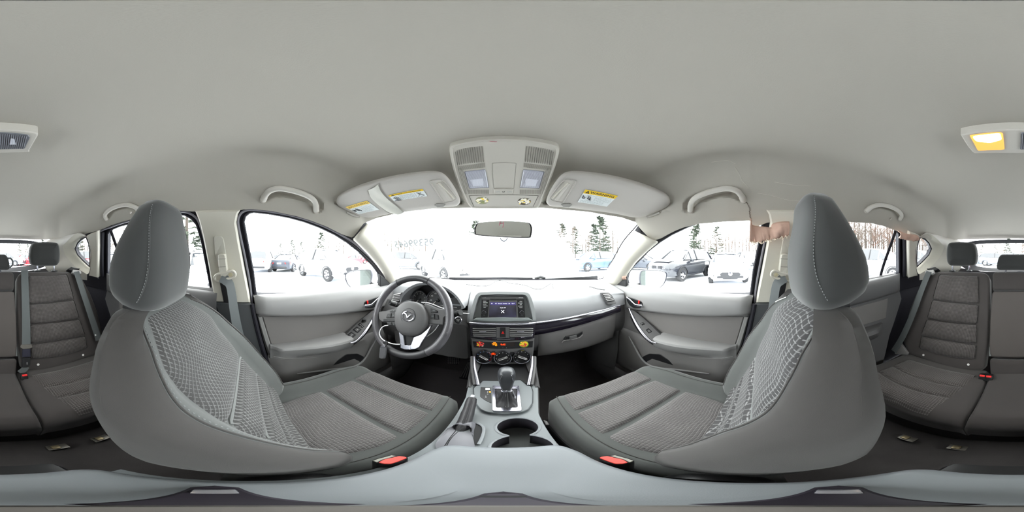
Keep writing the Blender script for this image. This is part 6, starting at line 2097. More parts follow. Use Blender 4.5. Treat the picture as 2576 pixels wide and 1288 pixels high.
flap('torn_headliner', [(2258, 580), (2287, 589), (2303, 590), (2312, 597)], [(2260, 599), (2280, 603), (2296, 606), (2309, 607)], -.03, -.035, "pinkish torn lining strip above the passenger's side rear pillar")
flap('torn_headliner', [(1555, 697), (1562, 691), (1569, 689), (1577, 694)], [(1557, 702), (1562, 702), (1569, 703), (1576, 703)], -.014, -.016, "beige foam scrap stuck above the passenger's mirror corner")
# tear line and creases in the cloth
M_CREASE = mat('crease_white', rgb(196, 193, 184), .9)
for pts, r_ in (([(1848, 420), (1860, 438), (1868, 456), (1884, 472)], .0010), ([(1948, 458), (1972, 462), (2000, 466), (2040, 468)], .0009), ([(1905, 486), (1940, 492), (1980, 503), (2010, 506)], .0009), ([(1790, 408), (1830, 404), (1850, 412)], .0007)):
    G().tube(crom([onhl(x, y, .0006) for x, y in pts], 6), r_, 5).obj('crease', M_CREASE, ceiling)
P = crom([onhl(x, y, .001) for x, y in [(1850, 486), (1862, 500), (1872, 505), (1880, 512), (1885, 524), (1886, 540), (1890, 556)]], 6)
P = [p+V((rd.uniform(-.002, .002),)*3) for p in P]
G().tube(P, .0022, 5).obj('tear_edge', mat('tear_dark', rgb(120, 112, 104), .9), ceiling)
# exposed black pillar gap with wiring clips
ga = thing('pillar_gap_strip', "black strip with pale clips bared behind the passenger's loose pillar trim", 'trim strip')
P = [onws(x, y, -.006) for x, y in [(1608, 566), (1616, 582), (1626, 598), (1638, 606)]]
G().ribbon(crom(P, 4), .022, .004, V((-.3, -1, .2))).obj('strip', M_INK, ga)
for x, y, m in ((1611, 573, M_WHITE), (1616, 583, mat('clip_red', rgb(200, 80, 80), .5)), (1621, 591, M_WHITE), (1626, 598, M_WHITE)):
    G().tube([onws(x-2, y+1, -.012), onws(x+3, y-1, -.012)], .0014, 5).obj('clip', m, ga)

# windscreen lot number, painted outside, so it reads backwards from the cabin
wt = thing('windscreen_marking', 'reversed grey lot number written on the windscreen', 'writing')
ex = (onws(990, 616, -.004)-onws(1090, 608, -.004))/100.3; ey = (onws(1036, 600, -.004)-onws(1041, 628, -.004))/28.4
M_LOT = mat('grey_marker', rgb(196, 202, 206), .9, spec=0)
def fxt(s_, k, px, py, bold):
    ob = flat_text('lettering', s_, 1.0, (0, 0, 0), (1, 0, 0), (0, 1, 0), M_LOT, wt, bold=bold)
    o = onws(px, py, -.004); n_ = ex.cross(ey).normalized()
    for v in ob.data.vertices: v.co = o+ex*k*v.co.x+ey*k*v.co.y
    ob.data.update()
fxt('95399645', 25.5, 1040, 613, .015); fxt('F', 11, 983, 622, .01); fxt('INSP', 8, 1097, 603, .0)
# ================================================================ rear bench
M_INS_R = wovenmat('rear_back_weave', rgb(68, 64, 63), rgb(128, 123, 121), .0085, .0085, .002, 40, .24, .7)
RA, RB2 = V((0, -.79, -.70)), V((0, -1.075, -.10))
RN = V((0, (RB2.z-RA.z), -(RB2.y-RA.y))).normalized()       # towards the front
if RN.y < 0: RN = -RN
def RK(px, py, off=0.0):
    d = ray(px, py); p0 = RA+RN*off
    return d*(p0.dot(RN)/d.dot(RN))
def side_pts(pts, sg): return pts if sg > 0 else mir(pts)
def cushion_slab(name, P, nrm, th, puff, m, par, edge=.03, rounds=5, uvm=False, ang=70):
    """upholstered slab: outline P on its front plane, rolled edge, puffed middle"""
    n = len(P); nrm = V(nrm).normalized(); c = sum(P, V())/n
    rows = [[p-nrm*th for p in P]]
    for i in range(rounds+1):
        a = i/rounds*pi/2
        ins = edge*(1-cos(a)); h = -edge*(1-sin(a))
        Q = inset(P, ins, nrm) if ins > 0 else P
        rows.append([q+nrm*h for q in Q])
    L = rows[-1]
    for k, h in ((.85, .55), (.6, .85), (.3, 1.0)):
        rows.append([c+(p-c)*k+nrm*puff*h for p in L])
    vs = [p for r in rows for p in r]+[c+nrm*puff]
    m_ = len(rows)
    fs = [(i*n+j, i*n+(j+1) % n, (i+1)*n+(j+1) % n, (i+1)*n+j) for i in range(m_-1) for j in range(n)]+[((m_-1)*n+j, (m_-1)*n+(j+1) % n, m_*n) for j in range(n)]
    uv = None
    o = G().add(vs, fs).obj(name, m, par, ang=ang)
    if uvm:
        me = o.data; l = me.uv_layers.new(name='UVMap')
        u = V((1, 0, 0)); w = nrm.cross(u).normalized()
        for lp in me.loops:
            p = me.vertices[lp.vertex_index].co; l.data[lp.index].uv = (p.dot(u), p.dot(w))
    return o
for sg, nm in ((1, 'passenger'), (-1, 'driver')):
    S = lambda pts: side_pts(pts, sg)
    root = thing('rear_seat_back', f"ribbed outer rear seat back with its headrest behind the {nm}'s seat", 'seat back', 'rear seat backs')
    ol = S([(2345, 684), (2400, 681), (2478, 684), (2489, 694), (2489, 780), (2486, 866), (2479, 903), (2476, 933), (2418, 934), (2361, 918), (2309, 899), (2283, 891), (2268, 852), (2286, 780), (2302, 739), (2329, 690)])
    P = resample(roundpoly([RK(x, y) for x, y in ol], .02, 3), 96, True)
    cushion_slab('back_pad', P, RN, .10, .0, M_REAR, root, .022)
    # ribbed insert: four quilted sections
    L = [(2362, 688), (2344.7, 753), (2330.7, 801.5), (2316, 844), (2311, 877)]
    R_ = [(2461, 692), (2462, 765), (2457.5, 816), (2456, 866), (2453, 905)]
    for i in range(4):
        a, b, c, d = L[i], R_[i], R_[i+1], L[i+1]
        e = 1.2
        q = [(a[0], a[1]+e), ((a[0]+b[0])/2, (a[1]+b[1])/2+e+2), (b[0], b[1]+e), (c[0], c[1]-e), ((c[0]+d[0])/2, (c[1]+d[1])/2-e+(2 if i < 3 else 7)), (d[0], d[1]-e)]
        P = resample(roundpoly([RK(x, y, .010) for x, y in S(q)], .010, 3), 60, True)
        cushion_slab('quilted_section', P, RN, .004, .007, M_INS_R, root, .016, 4, True)
    for x, y in S([(2323, 893), (2436, 917)]):
        G().lathe([(.0075, 0), (.0070, .002), (0, .0025)], RK(x, y, .003), RN, 16).obj('anchor_button', mat('white_button', rgb(235, 233, 230), .5), root)
    # release handle on the shoulder
    G().plate(roundpoly([RK(x, y, .02) for x, y in S([(2328, 681), (2348, 678), (2350, 686), (2343, 690), (2326, 689)])], .004), -RN*.02, .003).obj('release_handle', mat('pale_latch', rgb(190, 188, 188), .35), root)
    G().plate(roundpoly([RK(x, y, .01) for x, y in S([(2330, 676), (2352, 671), (2362, 677), (2350, 682)])], .006), -RN*.04, .003).obj('latch_cover', M_BLACK, root)
    # headrest
    hr = empty('headrest'); hr.parent = root
    yy = -1.055
    ol = S([(2384, 609.5), (2415, 607.5), (2446, 609.5), (2452, 622), (2455, 645), (2452, 664), (2446, 669), (2415, 669.5), (2386, 669), (2379, 660), (2377.5, 640), (2379, 621)])
    P = resample(roundpoly([ony(x, y, yy) for x, y in ol], .02, 3), 64, True)
    cushion_slab('headrest_pad', P, V((0, 1, 0)), .075, .010, M_HREST, hr, .030, 5)
    for x in (2396, 2438):
        x = x if sg > 0 else 2*CX-x
        G().tube([ony(x, 668, yy-.035), ony(x, 684, yy-.035)], .0058, 10).obj('post', M_CHROME, hr)
        g = G(); g.box(ony(x, 681.5, yy-.03), (.040, .03, .010), ch=.003); g.obj('post_guide', M_BLACK, hr)
root = thing('rear_seat_back', 'plain narrow middle rear seat back with low headrest between the ribbed ones', 'seat back', 'rear seat backs')
def sym(half):
    """outline given for the passenger's half, mirrored about the middle of the bench"""
    return half + [(2*2554-x, y) for x, y in reversed(half)]
for nm, half, off, m in (('upper_pad', [(2501, 684), (2497, 690), (2496.5, 728)], .006, M_REAR), ('armrest_panel', [(2496, 732), (2491, 800), (2488.5, 868), (2490, 898)], .010, mat('rear_panel_cloth', rgb(88, 83, 81), .95, spec=.2, bump=.2, bscale=1200, vary=.08)), ('lower_pad', [(2489.5, 904), (2491.5, 946)], .006, M_REAR)):
    P = resample(roundpoly([RK(x, y, off) for x, y in sym(half)], .012, 3), 64, True)
    cushion_slab(nm, P, RN, .09, .003, m, root, .012, 4)
g = G(); g.plate([RK(x, y, .004) for x, y in [(2489, 872), (2493, 872), (2493, 896), (2488, 896)]], -RN*.02, .001); g.obj('hinge', mat('hinge_grey', rgb(120, 124, 124), .5), root)
g = G(); g.plate([RK(x, y, .004) for x, y in [(2*2554-2489, 872), (2*2554-2493, 872), (2*2554-2493, 896), (2*2554-2488, 896)]], -RN*.02, .001); g.obj('hinge', mat('hinge_grey', rgb(120, 124, 124), .5), root)
P = resample(roundpoly([ony(x, y, -1.075) for x, y in sym([(2518, 640), (2511, 648), (2507, 665), (2506, 676), (2512, 680)])], .02, 3), 64, True)
hr = empty('headrest'); hr.parent = root
cushion_slab('headrest_pad', P, V((0, 1, 0)), .07, .006, M_HREST, hr, .02, 4)
for x in (2530, 2578):
    G().tube([ony(x, 679, -1.10), ony(x, 688, -1.10)], .0055, 8).obj('post', M_CHROME, hr)
G().tube([ony(2*2554-2528-2576+2576, 0+682.5, -1.06), ony(2560, 683, -1.06)], .0016, 6).obj('post_edge', M_CHROME, hr)

# ---------------------------------------------------------------- rear cushions
def cz(y): return lerp(-.655, -.700, clamp((-.42-y)/.37))
def rear_cushion(name, x0, x1, lab, ribs):
    root = thing(name, lab, 'seat cushion', 'rear seat cushions')
    g = G(); NU, NV = 30, 34
    def prof(v):
        if v < .62:
            y = lerp(-.81, -.44, v/.62); return y, cz(y)
        a = (v-.62)/.25
        if a <= 1:
            a *= pi/2
            return -.44+.055*sin(a), cz(-.44)-.055*(1-cos(a))
        t = (v-.87)/.13
        return -.385-.03*t, cz(-.44)-.055-.12*t
    def fn(u, v):
        y, z = prof(v)
        a = 2*u-1
        e = clamp((abs(a)-.90)/.10)
        k = sin(e*pi/2) if e > 0 else 0
        x = lerp(x0, x1, u)
        z -= .022*(1-sqrt(max(0, 1-e*e)))
        z += .006*(1-a*a)*(1 if v < .7 else 0)
        return V((x, y, z))
    g.grid(fn, NU, NV)
    for e in (x0, x1):      # closed ends
        pts = [V((e, *prof(v))) for v in [i/24 for i in range(25)]]
        pts = [p-V((0, 0, .022)) for p in pts]+[V((e, -.81, -.85))]
        g.poly(pts)
    g.obj('cushion_pad', M_REAR, root, ang=60)
    return root
def cztop(y):
    if y > -.44:
        q = min(1, (y+.44)/.055); return cz(-.44)-.055*(1-sqrt(max(0, 1-q*q)))
    return cz(y)
for sg, nm in ((1, 'passenger'), (-1, 'driver')):
    x0, x1 = (.128, .655) if sg > 0 else (-.655, -.128)
    root = rear_cushion('rear_cushion', x0, x1, f"quilted outer rear seat cushion behind the {nm}'s seat", True)
    # quilted sections
    segs = [(-.745, -.618), (-.612, -.520), (-.514, -.392)]
    for k, (ya, yb) in enumerate(segs):
        g = G(); uv = []
        def fn(u, v):
            a = 2*u-1; b = 2*v-1
            y = lerp(ya, yb, v)
            xa = lerp(.185, .235, clamp((y+.745)/.35)); xb = .575
            x = lerp(xa, xb, u)
            bow = .022*(1-a*a)
            yy = y + (bow if k < 2 else bow*(1-v)) - (0 if k else bow*(1-v))
            e = max(0, (1-abs(a)**8)*(1-abs(b)**8))**.5
            uv.append((x, yy))
            return V((sg*x, yy, cztop(yy)+.003+.015*e))
        g.grid(fn, 26, 14)
        o = mesh_obj('quilted_section', g.v, g.f, M_INS_R, root, True, uv)
        bm = bmesh.new(); bm.from_mesh(o.data); bmesh.ops.recalc_face_normals(bm, faces=bm.faces)
        if sum(f.normal.z for f in bm.faces) < 0: bmesh.ops.reverse_faces(bm, faces=bm.faces)
        bm.to_mesh(o.data); bm.free()
rear_cushion('rear_cushion', -.124, .124, 'plain middle rear seat cushion between the quilted ones', False)
g = G(); g.box((0, -.62, -.86), (1.24, .40, .16), ch=.02)
tag(g.obj('bench_base', mat('bench_base_black', rgb(34, 33, 34), .8)), 'dark base under the rear bench cushions', 'seat base')
for px, py, nm in ((145, 1125, 'wide'), (253, 1103, 'narrow'), (2412, 1127, 'wide'), (2283, 1103, 'narrow')):
    sd = "driver's" if px < 1288 else "passenger's"
    wh_ = 'inner' if nm == 'wide' else 'outer'
    an = thing('seat_anchor', f"{wh_} metal seat anchor bracket under the rear bench on the {sd} side", 'bracket', 'rear bench anchors')
    c = onz(px, py, -.93)
    g = G(); g.box(c, (.055, .03, .012), ch=.003); g.obj('anchor_plate', mat('dull_metal', rgb(120, 116, 110), .4, .7), an)
    g = G(); g.box(c+V((.006, .002, .010)), (.022, .02, .012), ch=.003); g.obj('anchor_catch', mat('brassy_metal', rgb(150, 136, 108), .4, .7), an)

# ---------------------------------------------------------------- rear belts and buckles
bl = thing('seat_belt', "grey belt hanging down the seat back behind the driver, latched in its small buckle", 'seat belt', 'rear seat belts')
P = crom([RK(x, y, .022) for x, y in [(62, 680), (63, 720), (65, 780), (66, 830), (66, 873)]], 5)
G().ribbon(P, .047, .0015, RN).obj('webbing', M_BELT, bl)
G().plate(roundpoly([RK(x, y, .026) for x, y in [(53, 867), (80, 866), (82, 874), (74, 877), (58, 878), (51, 874)]], .004), -RN*.006, .001).obj('belt_tongue', mat('dull_metal', rgb(120, 116, 110), .4, .7), bl)
G().plate(roundpoly([RK(x, y, .030) for x, y in [(57, 878), (77, 878), (77, 898), (56, 899)]], .003), -RN*.014, .002).obj('tongue_cover', mat('dark_glossy', rgb(50, 50, 62), .25), bl)
G().plate(roundpoly([RK(x, y, .030) for x, y in [(56, 901), (77, 900), (76, 918), (70, 924), (56, 924)]], .004), -RN*.016, .002).obj('mini_buckle', M_BLACK, bl)
G().ribbon(crom([RK(x, y, .02) for x, y in [(66, 922), (60, 930), (50, 938)]], 4), .035, .002, RN).obj('webbing_tail', M_BELT, bl)
G().tube([RK(68, 911, .031), RK(68, 917, .031)], .0012, 4).obj('buckle_mark', M_WHITE, bl)
for sg, nm in ((1, 'passenger'), (-1, 'driver')):
    bl = thing('seat_belt', f"grey outer shoulder belt beside the rear seat back on the {nm}'s side", 'seat belt', 'rear seat belts')
    pts = [(2337, 683), (2318, 730), (2296, 790), (2270, 848), (2248, 884)]
    pts = pts if sg > 0 else [(192, 683), (204, 720), (219, 765), (234, 810), (244, 840), (248, 856)]
    P = crom([RK(x, y, .035) for x, y in pts], 5)
    G().ribbon(P, .047, .0015, RN).obj('webbing', M_BELT, bl)
    if sg > 0:
        G().plate(roundpoly([RK(x, y, .02) for x, y in [(2250, 890), (2262, 858), (2283, 888), (2280, 893)]], .004), -RN*.02, .002).obj('side_guide', mat('guide_grey', rgb(120, 118, 118), .6), bl)
    else:
        G().lathe([(.006, 0), (.005, .003), (0, .003)], RK(240, 843, .04), RN, 12).obj('belt_stud', M_WHITE, bl)
def rbuckle(px, py, lab):
    b = thing('rear_belt_buckle', lab, 'seat belt buckle', 'rear belt buckles')
    c = onz(px, py, -.690)
    g = G(); g.box(c, (.036, .045, .040), Matrix.Rotation(radians(28), 3, 'X'), .006); g.obj('buckle_body', M_BLACK, b)
    g = G(); g.box(c+V((0, .008, .017)), (.024, .040, .012), Matrix.Rotation(radians(40), 3, 'X'), .003); g.obj('release_button', M_RED, b)
rbuckle(60, 947, "single red rear buckle behind the driver")
rbuckle(2473, 948, "outer of two red rear buckles behind the passenger")
rbuckle(2489, 950, "inner of two red rear buckles behind the passenger")
# little child-seat loop standing between headrests
g = G(); c = ony(24, 672, -1.09)
g.tube([c+V((.022*cos(t), 0, .030*sin(t)+.03)) for t in [2*pi*i/20 for i in range(20)]], .006, 8, closed=True)
tag(g.obj('tether_loop', M_BELT), 'grey oval loop standing between the rear headrests on the driver side', 'loop')

# ================================================================ front belts on the centre pillars
def front_belt(sg, nm):
    S = (lambda p: p) if sg < 0 else (lambda p: (2*CX-p[0], p[1]))
    b = thing('shoulder_belt', f"grey shoulder belt hanging from the centre pillar on the {nm}'s side", 'seat belt', 'front shoulder belts')
    q = lambda p, off: onside(*S(p), off)
    G().plate(roundpoly([q(p, -.026) for p in [(537, 596), (545, 592), (556, 593), (562, 600), (571, 650), (574, 692), (556, 692), (540, 640)]], .006), V((-sg*-.004, 0, 0)), .002).obj('adjuster_track', mat('track_cream', rgb(206, 203, 192), .5), b)
    sl = G().plate(roundpoly([q(p, -.052) for p in [(547, 642), (556, 638), (567, 640), (569, 652), (573, 690), (566, 698), (553, 697), (549, 668)]], .006), V((sg*.024, 0, .004)), .004).obj('adjuster_slider', M_CREAM, b)
    for y in (652, 672): G().tube([q((549, y), -.053), q((568, y-1), -.053)], .0010, 4).obj('slider_groove', mat('gap_grey', rgb(150, 146, 138), .8), sl)
    g = G(); P = crom([q(p, -.048) for p in [(541, 697), (547, 690), (566, 686), (583, 681), (591, 687), (590, 695), (580, 700), (566, 702), (552, 709), (543, 706)]], 4, True)
    g.tube(P, .0055, 8, closed=True); g.obj('belt_guide', M_CREAM, b)
    G().lathe([(.008, 0), (.008, .004), (0, .005)], q((580, 691), -.05), V((-sg, 0, 0)), 14).obj('guide_bolt', mat('tan_bolt', rgb(180, 170, 140), .5), b)
    pts = [(556, 698), (566, 704), (578, 716), (584, 745), (588, 775), (596, 820), (606, 860), (618, 895), (628, 915)]
    P = [onx(*S(p), sg*lerp(.632, .655, i/8)) for i, p in enumerate(pts)]
    wn = []
    for i in range(len(P)):
        wn.append(V((-sg, .9-.9*i/8, .1)))
    C = crom(P, 5); m = len(C)
    N = [wn[min(len(wn)-1, i*len(wn)//m)] for i in range(m)]
    N = [V((-sg, lerp(1.2, .3, i/(m-1)), 0)) for i in range(m)]
    G().ribbon(C, .040, .0016, N).obj('webbing', M_BELT, b)
    # dark gap behind the belt in the pillar trim
    G().plate([q(p, -.0225) for p in [(553, 712), (572, 712), (581, 735), (585, 761), (563, 760)]], V((sg*.002, 0, 0)), .0003).obj('belt_slot', M_INK, b)
    return b
front_belt(-1, 'driver'); front_belt(1, 'passenger')

# ================================================================ door mirrors outside
def mirror_out(sg, lab, pts, glass):
    root = thing('door_mirror', lab, 'door mirror', 'door mirrors')
    S = lambda p: p
    y0 = .80
    c = ony(*glass[0], y0)
    n = V((-sg*.50, -1, .0)).normalized()
    p0 = c
    Q = lambda p, off=0: on(p[0], p[1], p0+n*off, n)
    P = crom([Q(p) for p in pts], 4, True); m = len(P); cc = sum(P, V())/m
    rows = [[cc+(p-cc)*k-n*h for p in P] for k, h in ((.35, .13), (.75, .11), (.95, .06), (1.02, .01), (1.0, 0), (.93, .004))]
    fs = [(i*m+j, i*m+(j+1) % m, (i+1)*m+(j+1) % m, (i+1)*m+j) for i in range(5) for j in range(m)]+[tuple(range(m))]
    G().add([p for r in rows for p in r], fs).obj('mirror_shell', mat('mirror_shell_grey', rgb(46, 46, 56), .35), root, ang=60)
    gl = [cc+(p-cc)*.93-n*.003 for p in P]
    G().poly(gl).obj('mirror_glass', mat('tinted_mirror', rgb(200, 212, 202), .03, 1.0), root)
    a = cc-n*.06-V((0, 0, .05))
    G().tube([a, V((sg*.74, a.y+.05, a.z-.02))], [.03, .035], 10).obj('mirror_foot', M_BLACK, root)
    return root
mirror_out(-1, "driver's door mirror outside the window, showing the car's own flank", [(868, 692), (876, 685), (900, 680), (925, 678), (934, 682), (935, 700), (930, 715), (916, 724), (893, 728), (880, 722), (871, 710)], [(904, 702)])
mirror_out(1, "passenger's door mirror in its scuffed dark shell outside the window", [(1609, 697), (1613, 682), (1628, 680), (1655, 680), (1674, 684), (1678, 692), (1674, 708), (1666, 720), (1650, 729), (1626, 731), (1614, 724), (1610, 712)], [(1642, 705)])
# ================================================================ outside: snow lot, raised bonnet, parked cars, woods
g = G()
rd = random.Random(21)
def snow(u, v):
    a = 2*pi*u; r = 1.9*(60/1.9)**v
    return V((r*sin(a), r*cos(a), -H + (.03*sin(3.1*r*sin(a))*sin(2.3*r*cos(a)) if r < 30 else 0) - .0))
g.grid(snow, 96, 40, cu=True)
def far(u, v):
    a = 2*pi*u; r = 60*(400/60)**v
    return V((r*sin(a), r*cos(a), -H+1.2*sstep(80, 300, r)))
g.grid(far, 96, 8, cu=True)
g.add([V((1.9*sin(2*pi*i/48), 1.9*cos(2*pi*i/48), -H)) for i in range(48)], [tuple(range(48))])
tag(g.obj('ground', M_SNOW, ang=80), 'snow-covered parking lot all around the car', 'snow', kind='structure')
# raised bonnet of the car itself
bn = thing('raised_bonnet', 'white bonnet of the car propped open beyond the windscreen', 'bonnet')
hg = [(1184, 684), (1160, 664), (1135, 640), (1120, 620), (1150, 600), (1200, 588), (1266, 584), (1330, 586), (1372, 580), (1400, 590), (1425, 612), (1442, 640), (1452, 676)]
hp = plane3(V((-.6, 1.42, -.14)), V((.6, 1.42, -.14)), V((0, 1.95, .22)))
Bq = lambda p: on(p[0], p[1], *hp)
top = crom([Bq(p) for p in hg], 5); n = len(top)
bot = [V((p.x*1.0, 1.42, -.15)) for p in top]
xs_ = [lerp(top[0].x, top[-1].x, i/(n-1)) for i in range(n)]
bot = [V((x, 1.40-.12*x*x, -.16)) for x in xs_]
g = G()
g.grid(lambda u, v: bot[int(round(u*(n-1)))].lerp(top[int(round(u*(n-1)))], v)+V((0, .05*sin(pi*v), 0)), n-1, 12)
o = g.obj('bonnet_skin', M_PAINT, bn, ang=60); so = o.modifiers.new('t', 'SOLIDIFY'); so.thickness = .03; so.offset = 1
for k, x in enumerate((-.35, .35)):
    G().tube([V((x, 1.42, -.15)), V((x*.75, 1.70, .04)), V((x*.5, 1.9, .16))], .018, 8).obj('bonnet_rib', M_PAINT, bn)
g = G(); g.tube(crom([onws(x, y, .03) for x, y in [(1130, 699), (1200, 700), (1266, 699), (1340, 700)]], 4), .006, 6)
wp = thing('wiper', 'black wiper lying along the foot of the windscreen', 'wiper')
o = g.obj('wiper_blade', M_INK, wp)
G().tube([onws(1345, 701, .03), onws(1360, 697, .05), onws(1372, 700, .04)], .010, 8).obj('wiper_pivot', M_INK, wp)

# ---------------------------------------------------------------- a parked car, built once per body kind
M_TYRE = mat('tyre_rubber', rgb(26, 26, 28), .8)
M_RIMS = mat('alloy_wheel', rgb(190, 192, 198), .35, .7)
M_CGLASS = mat('car_glass', rgb(34, 38, 44), .08, spec=.8)
M_TRIMB = mat('car_black_trim', rgb(24, 24, 28), .5)
M_LAMP = mat('head_lamp', rgb(220, 224, 230), .1, spec=.8)
M_TAIL = mat('tail_lamp', rgb(170, 30, 30), .2, spec=.6)
M_PLATE = mat('number_plate', rgb(225, 225, 222), .6)
BODY = {   # (x along car from nose 0..L, half-width, sill z, belt z) and cabin stations (x, half-width at belt, half-width at roof, roof z)
 'suv': dict(L=4.55, st=[(0, .62, .42, .70), (.08, .76, .30, .86), (.35, .86, .24, .98), (1.15, .91, .22, 1.06), (2.2, .92, .22, 1.08), (3.4, .92, .22, 1.10), (4.2, .88, .26, 1.10), (4.48, .82, .32, 1.04), (4.55, .74, .45, .95)],
             cab=[(1.10, .80, .62, 1.07), (1.75, .84, .62, 1.58), (2.3, .85, .63, 1.66), (3.4, .84, .62, 1.65), (4.05, .80, .58, 1.58), (4.42, .76, .66, 1.09)], w=(.88, 3.55), r=.36),
 'sedan': dict(L=4.6, st=[(0, .60, .36, .60), (.08, .74, .24, .72), (.4, .84, .20, .84), (1.3, .89, .19, .93), (2.3, .90, .19, .95), (3.4, .90, .19, .97), (4.2, .86, .22, .99), (4.52, .80, .30, .95), (4.6, .72, .40, .85)],
               cab=[(1.25, .76, .60, .94), (2.0, .80, .58, 1.36), (2.5, .81, .58, 1.43), (3.2, .80, .57, 1.40), (4.1, .74, .62, 1.00)], w=(.90, 3.65), r=.33)}
def car_proto(kind, paint, snowy=True, grille='wide', badge=None):
    B = BODY[kind]; L = B['L']
    root = empty('parked_car')
    xs = lambda x: L/2-x                   # nose towards +x
    rows = []
    for x, w, z0, z1 in B['st']:
        rows.append([V((xs(x), s*k*w, z)) for s, k, z in ((-1, .80, z0), (-1, .97, z0+.10), (-1, 1.0, lerp(z0, z1, .55)), (-1, .97, lerp(z0, z1, .88)), (-1, .86, z1), (0, .5, z1+.035), (1, .86, z1), (1, .97, lerp(z0, z1, .88)), (1, 1.0, lerp(z0, z1, .55)), (1, .97, z0+.10), (1, .80, z0))])
    for r in rows: r[5].y = 0
    dens = []
    for j in range(11): dens.append(crom([r[j] for r in rows], 3))
    m = len(dens[0]); g = G()
    g.add([dens[j][i] for i in range(m) for j in range(11)], [(i*11+j, i*11+(j+1) % 11, (i+1)*11+(j+1) % 11, (i+1)*11+j) for i in range(m-1) for j in range(11)]+[tuple(range(11)), tuple((m-1)*11+j for j in range(11))])
    g.obj('body', paint, root, ang=50)
    C = B['cab']; k = len(C)
    g = G(); rows = [[V((xs(x), -wb, C[0][3] if i in (0,) else B['st'][4][3]-.01)), V((xs(x), -wr, zr-.03)), V((xs(x), -wr*.8, zr)), V((xs(x), 0, zr+.02)), V((xs(x), wr*.8, zr)), V((xs(x), wr, zr-.03)), V((xs(x), wb, B['st'][4][3]-.01))] for i, (x, wb, wr, zr) in enumerate(C)]
    for r in (rows[0], rows[-1]):
        for p in r: p.z = B['st'][4][3]-.005
    g.add([p for r in rows for p in r], [(i*7+j, i*7+j+1, (i+1)*7+j+1, (i+1)*7+j) for i in range(k-1) for j in range(6)])
    g.obj('greenhouse', M_CGLASS, root, ang=30)
    # roof skin and pillars in paint
    g = G()
    rr = [[p+V((0, 0, .012)) for p in r[1:6]] for r in rows[1:-1]]
    g.add([p for r in rr for p in r], [(i*5+j, i*5+j+1, (i+1)*5+j+1, (i+1)*5+j) for i in range(len(rr)-1) for j in range(4)])
    g.obj('roof', M_SNOW if snowy else paint, root, ang=50)
    for s in (0, 6):
        e = 1 if s == 0 else 5
        for i in (0, 1, 2, k-2):
            a = rows[i][s]; b = rows[min(i+1, k-1)][e] if i == 0 else rows[i][e]
            if i == 0: a, b = rows[0][s], rows[1][e]
            elif i == k-2: a, b = rows[k-1][s], rows[k-2][e]
            else: a = V((rows[i][s].x, rows[i][s].y, B['st'][4][3])); b = rows[i][e]
            G().tube([a, b], .035 if i != 1 else .03, 6).obj('pillar', paint if i != 2 else M_TRIMB, root)
    for s in (-1, 1):
        for x in B['w']:
            w = empty('wheel'); w.parent = root
            c = V((xs(x), s*.80, B['r']))
            G().lathe([(.20, -.11), (B['r']-.03, -.11), (B['r'], -.08), (B['r'], .08), (B['r']-.03, .115), (.215, .10)], c, (0, s, 0), 24).obj('tyre', M_TYRE, w)
            g = G(); g.lathe([(.215, .095), (.20, .07), (.05, .085), (0, .09)], c, (0, s, 0), 20); g.obj('rim', M_RIMS, w)
            g = G()
            for q in range(5):
                a = 2*pi*(q+.5)/5; d = V((cos(a), 0, sin(a)))
                g.tube([c+V((0, s*.095, 0))+d*.09, c+V((0, s*.095, 0))+d*.17], [.022, .045], 6)
            tag(g.obj('rim_gap', M_TRIMB, w), kind='stuff')
            G().lathe([(B['r']+.05, .02), (B['r']+.05, .125), (B['r']+.005, .128)], c, (0, s, 0), 20, ref=(1, 0, 0), a0=0 if s < 0 else pi, a1=pi if s < 0 else 2*pi).obj('wheel_arch', M_TRIMB if kind == 'suv' else paint, w)
    z1 = B['st'][1][3]; zf = B['st'][0][2]
    for s in (-1, 1):
        G().plate([V((xs(-.01), s*.42, z1-.20)), V((xs(.03), s*.66, z1-.17)), V((xs(.20), s*.80, z1-.06)), V((xs(.16), s*.74, z1-.02)), V((xs(.02), s*.44, z1-.09))], V((-.03, 0, 0)), .0).obj('headlight', M_LAMP, root)
        G().plate([V((xs(L+.01), s*.45, z1+.06)), V((xs(L-.03), s*.72, z1+.06)), V((xs(L-.20), s*.86, z1+.12)), V((xs(L-.16), s*.84, z1-.10)), V((xs(L+.012), s*.50, z1-.08))], V((.03, 0, 0)), .0).obj('tail_light', M_TAIL, root)
        g = G(); g.box((xs(1.55), s*1.0, z1+.18), (.14, .20, .15), ch=.04); g.obj('side_mirror', paint, root)
        g = G(); g.box((xs(.06), s*.62, zf+.08), (.06, .18, .07), ch=.02); g.obj('fog_lamp', M_TRIMB, root)
    if grille == 'kidney':
        for s in (-1, 1):
            gr = G().plate(roundpoly([V((xs(-.02), s*.03, z1-.24)), V((xs(-.01), s*.36, z1-.22)), V((xs(-.01), s*.36, z1-.05)), V((xs(-.02), s*.03, z1-.04))], .04), V((-.04, 0, 0)), .005).obj('grille', M_CHROME, root)
            for q in range(6):
                y = s*lerp(.07, .32, q/5)
                g = G(); g.box((xs(-.028), y, z1-.14), (.012, .030, .16)); g.obj('grille_slat', M_TRIMB, gr)
    else:
        G().plate(roundpoly([V((xs(-.02), y, z)) for y, z in ((-.44, z1-.22), (-.30, z1-.42), (.30, z1-.42), (.44, z1-.22), (.36, z1-.14), (-.36, z1-.14))], .04), V((-.05, 0, 0)), .005).obj('grille', M_TRIMB, root)
        G().lathe([(.09, 0), (.08, .015), (0, .02)], V((xs(-.02), 0, z1-.20)), (1, 0, 0), 20).obj('badge', M_CHROME, root)
    g = G(); g.box((xs(.02), 0, zf+.02), (.10, 1.1, .10), ch=.03); g.obj('front_valance', M_TRIMB, root)
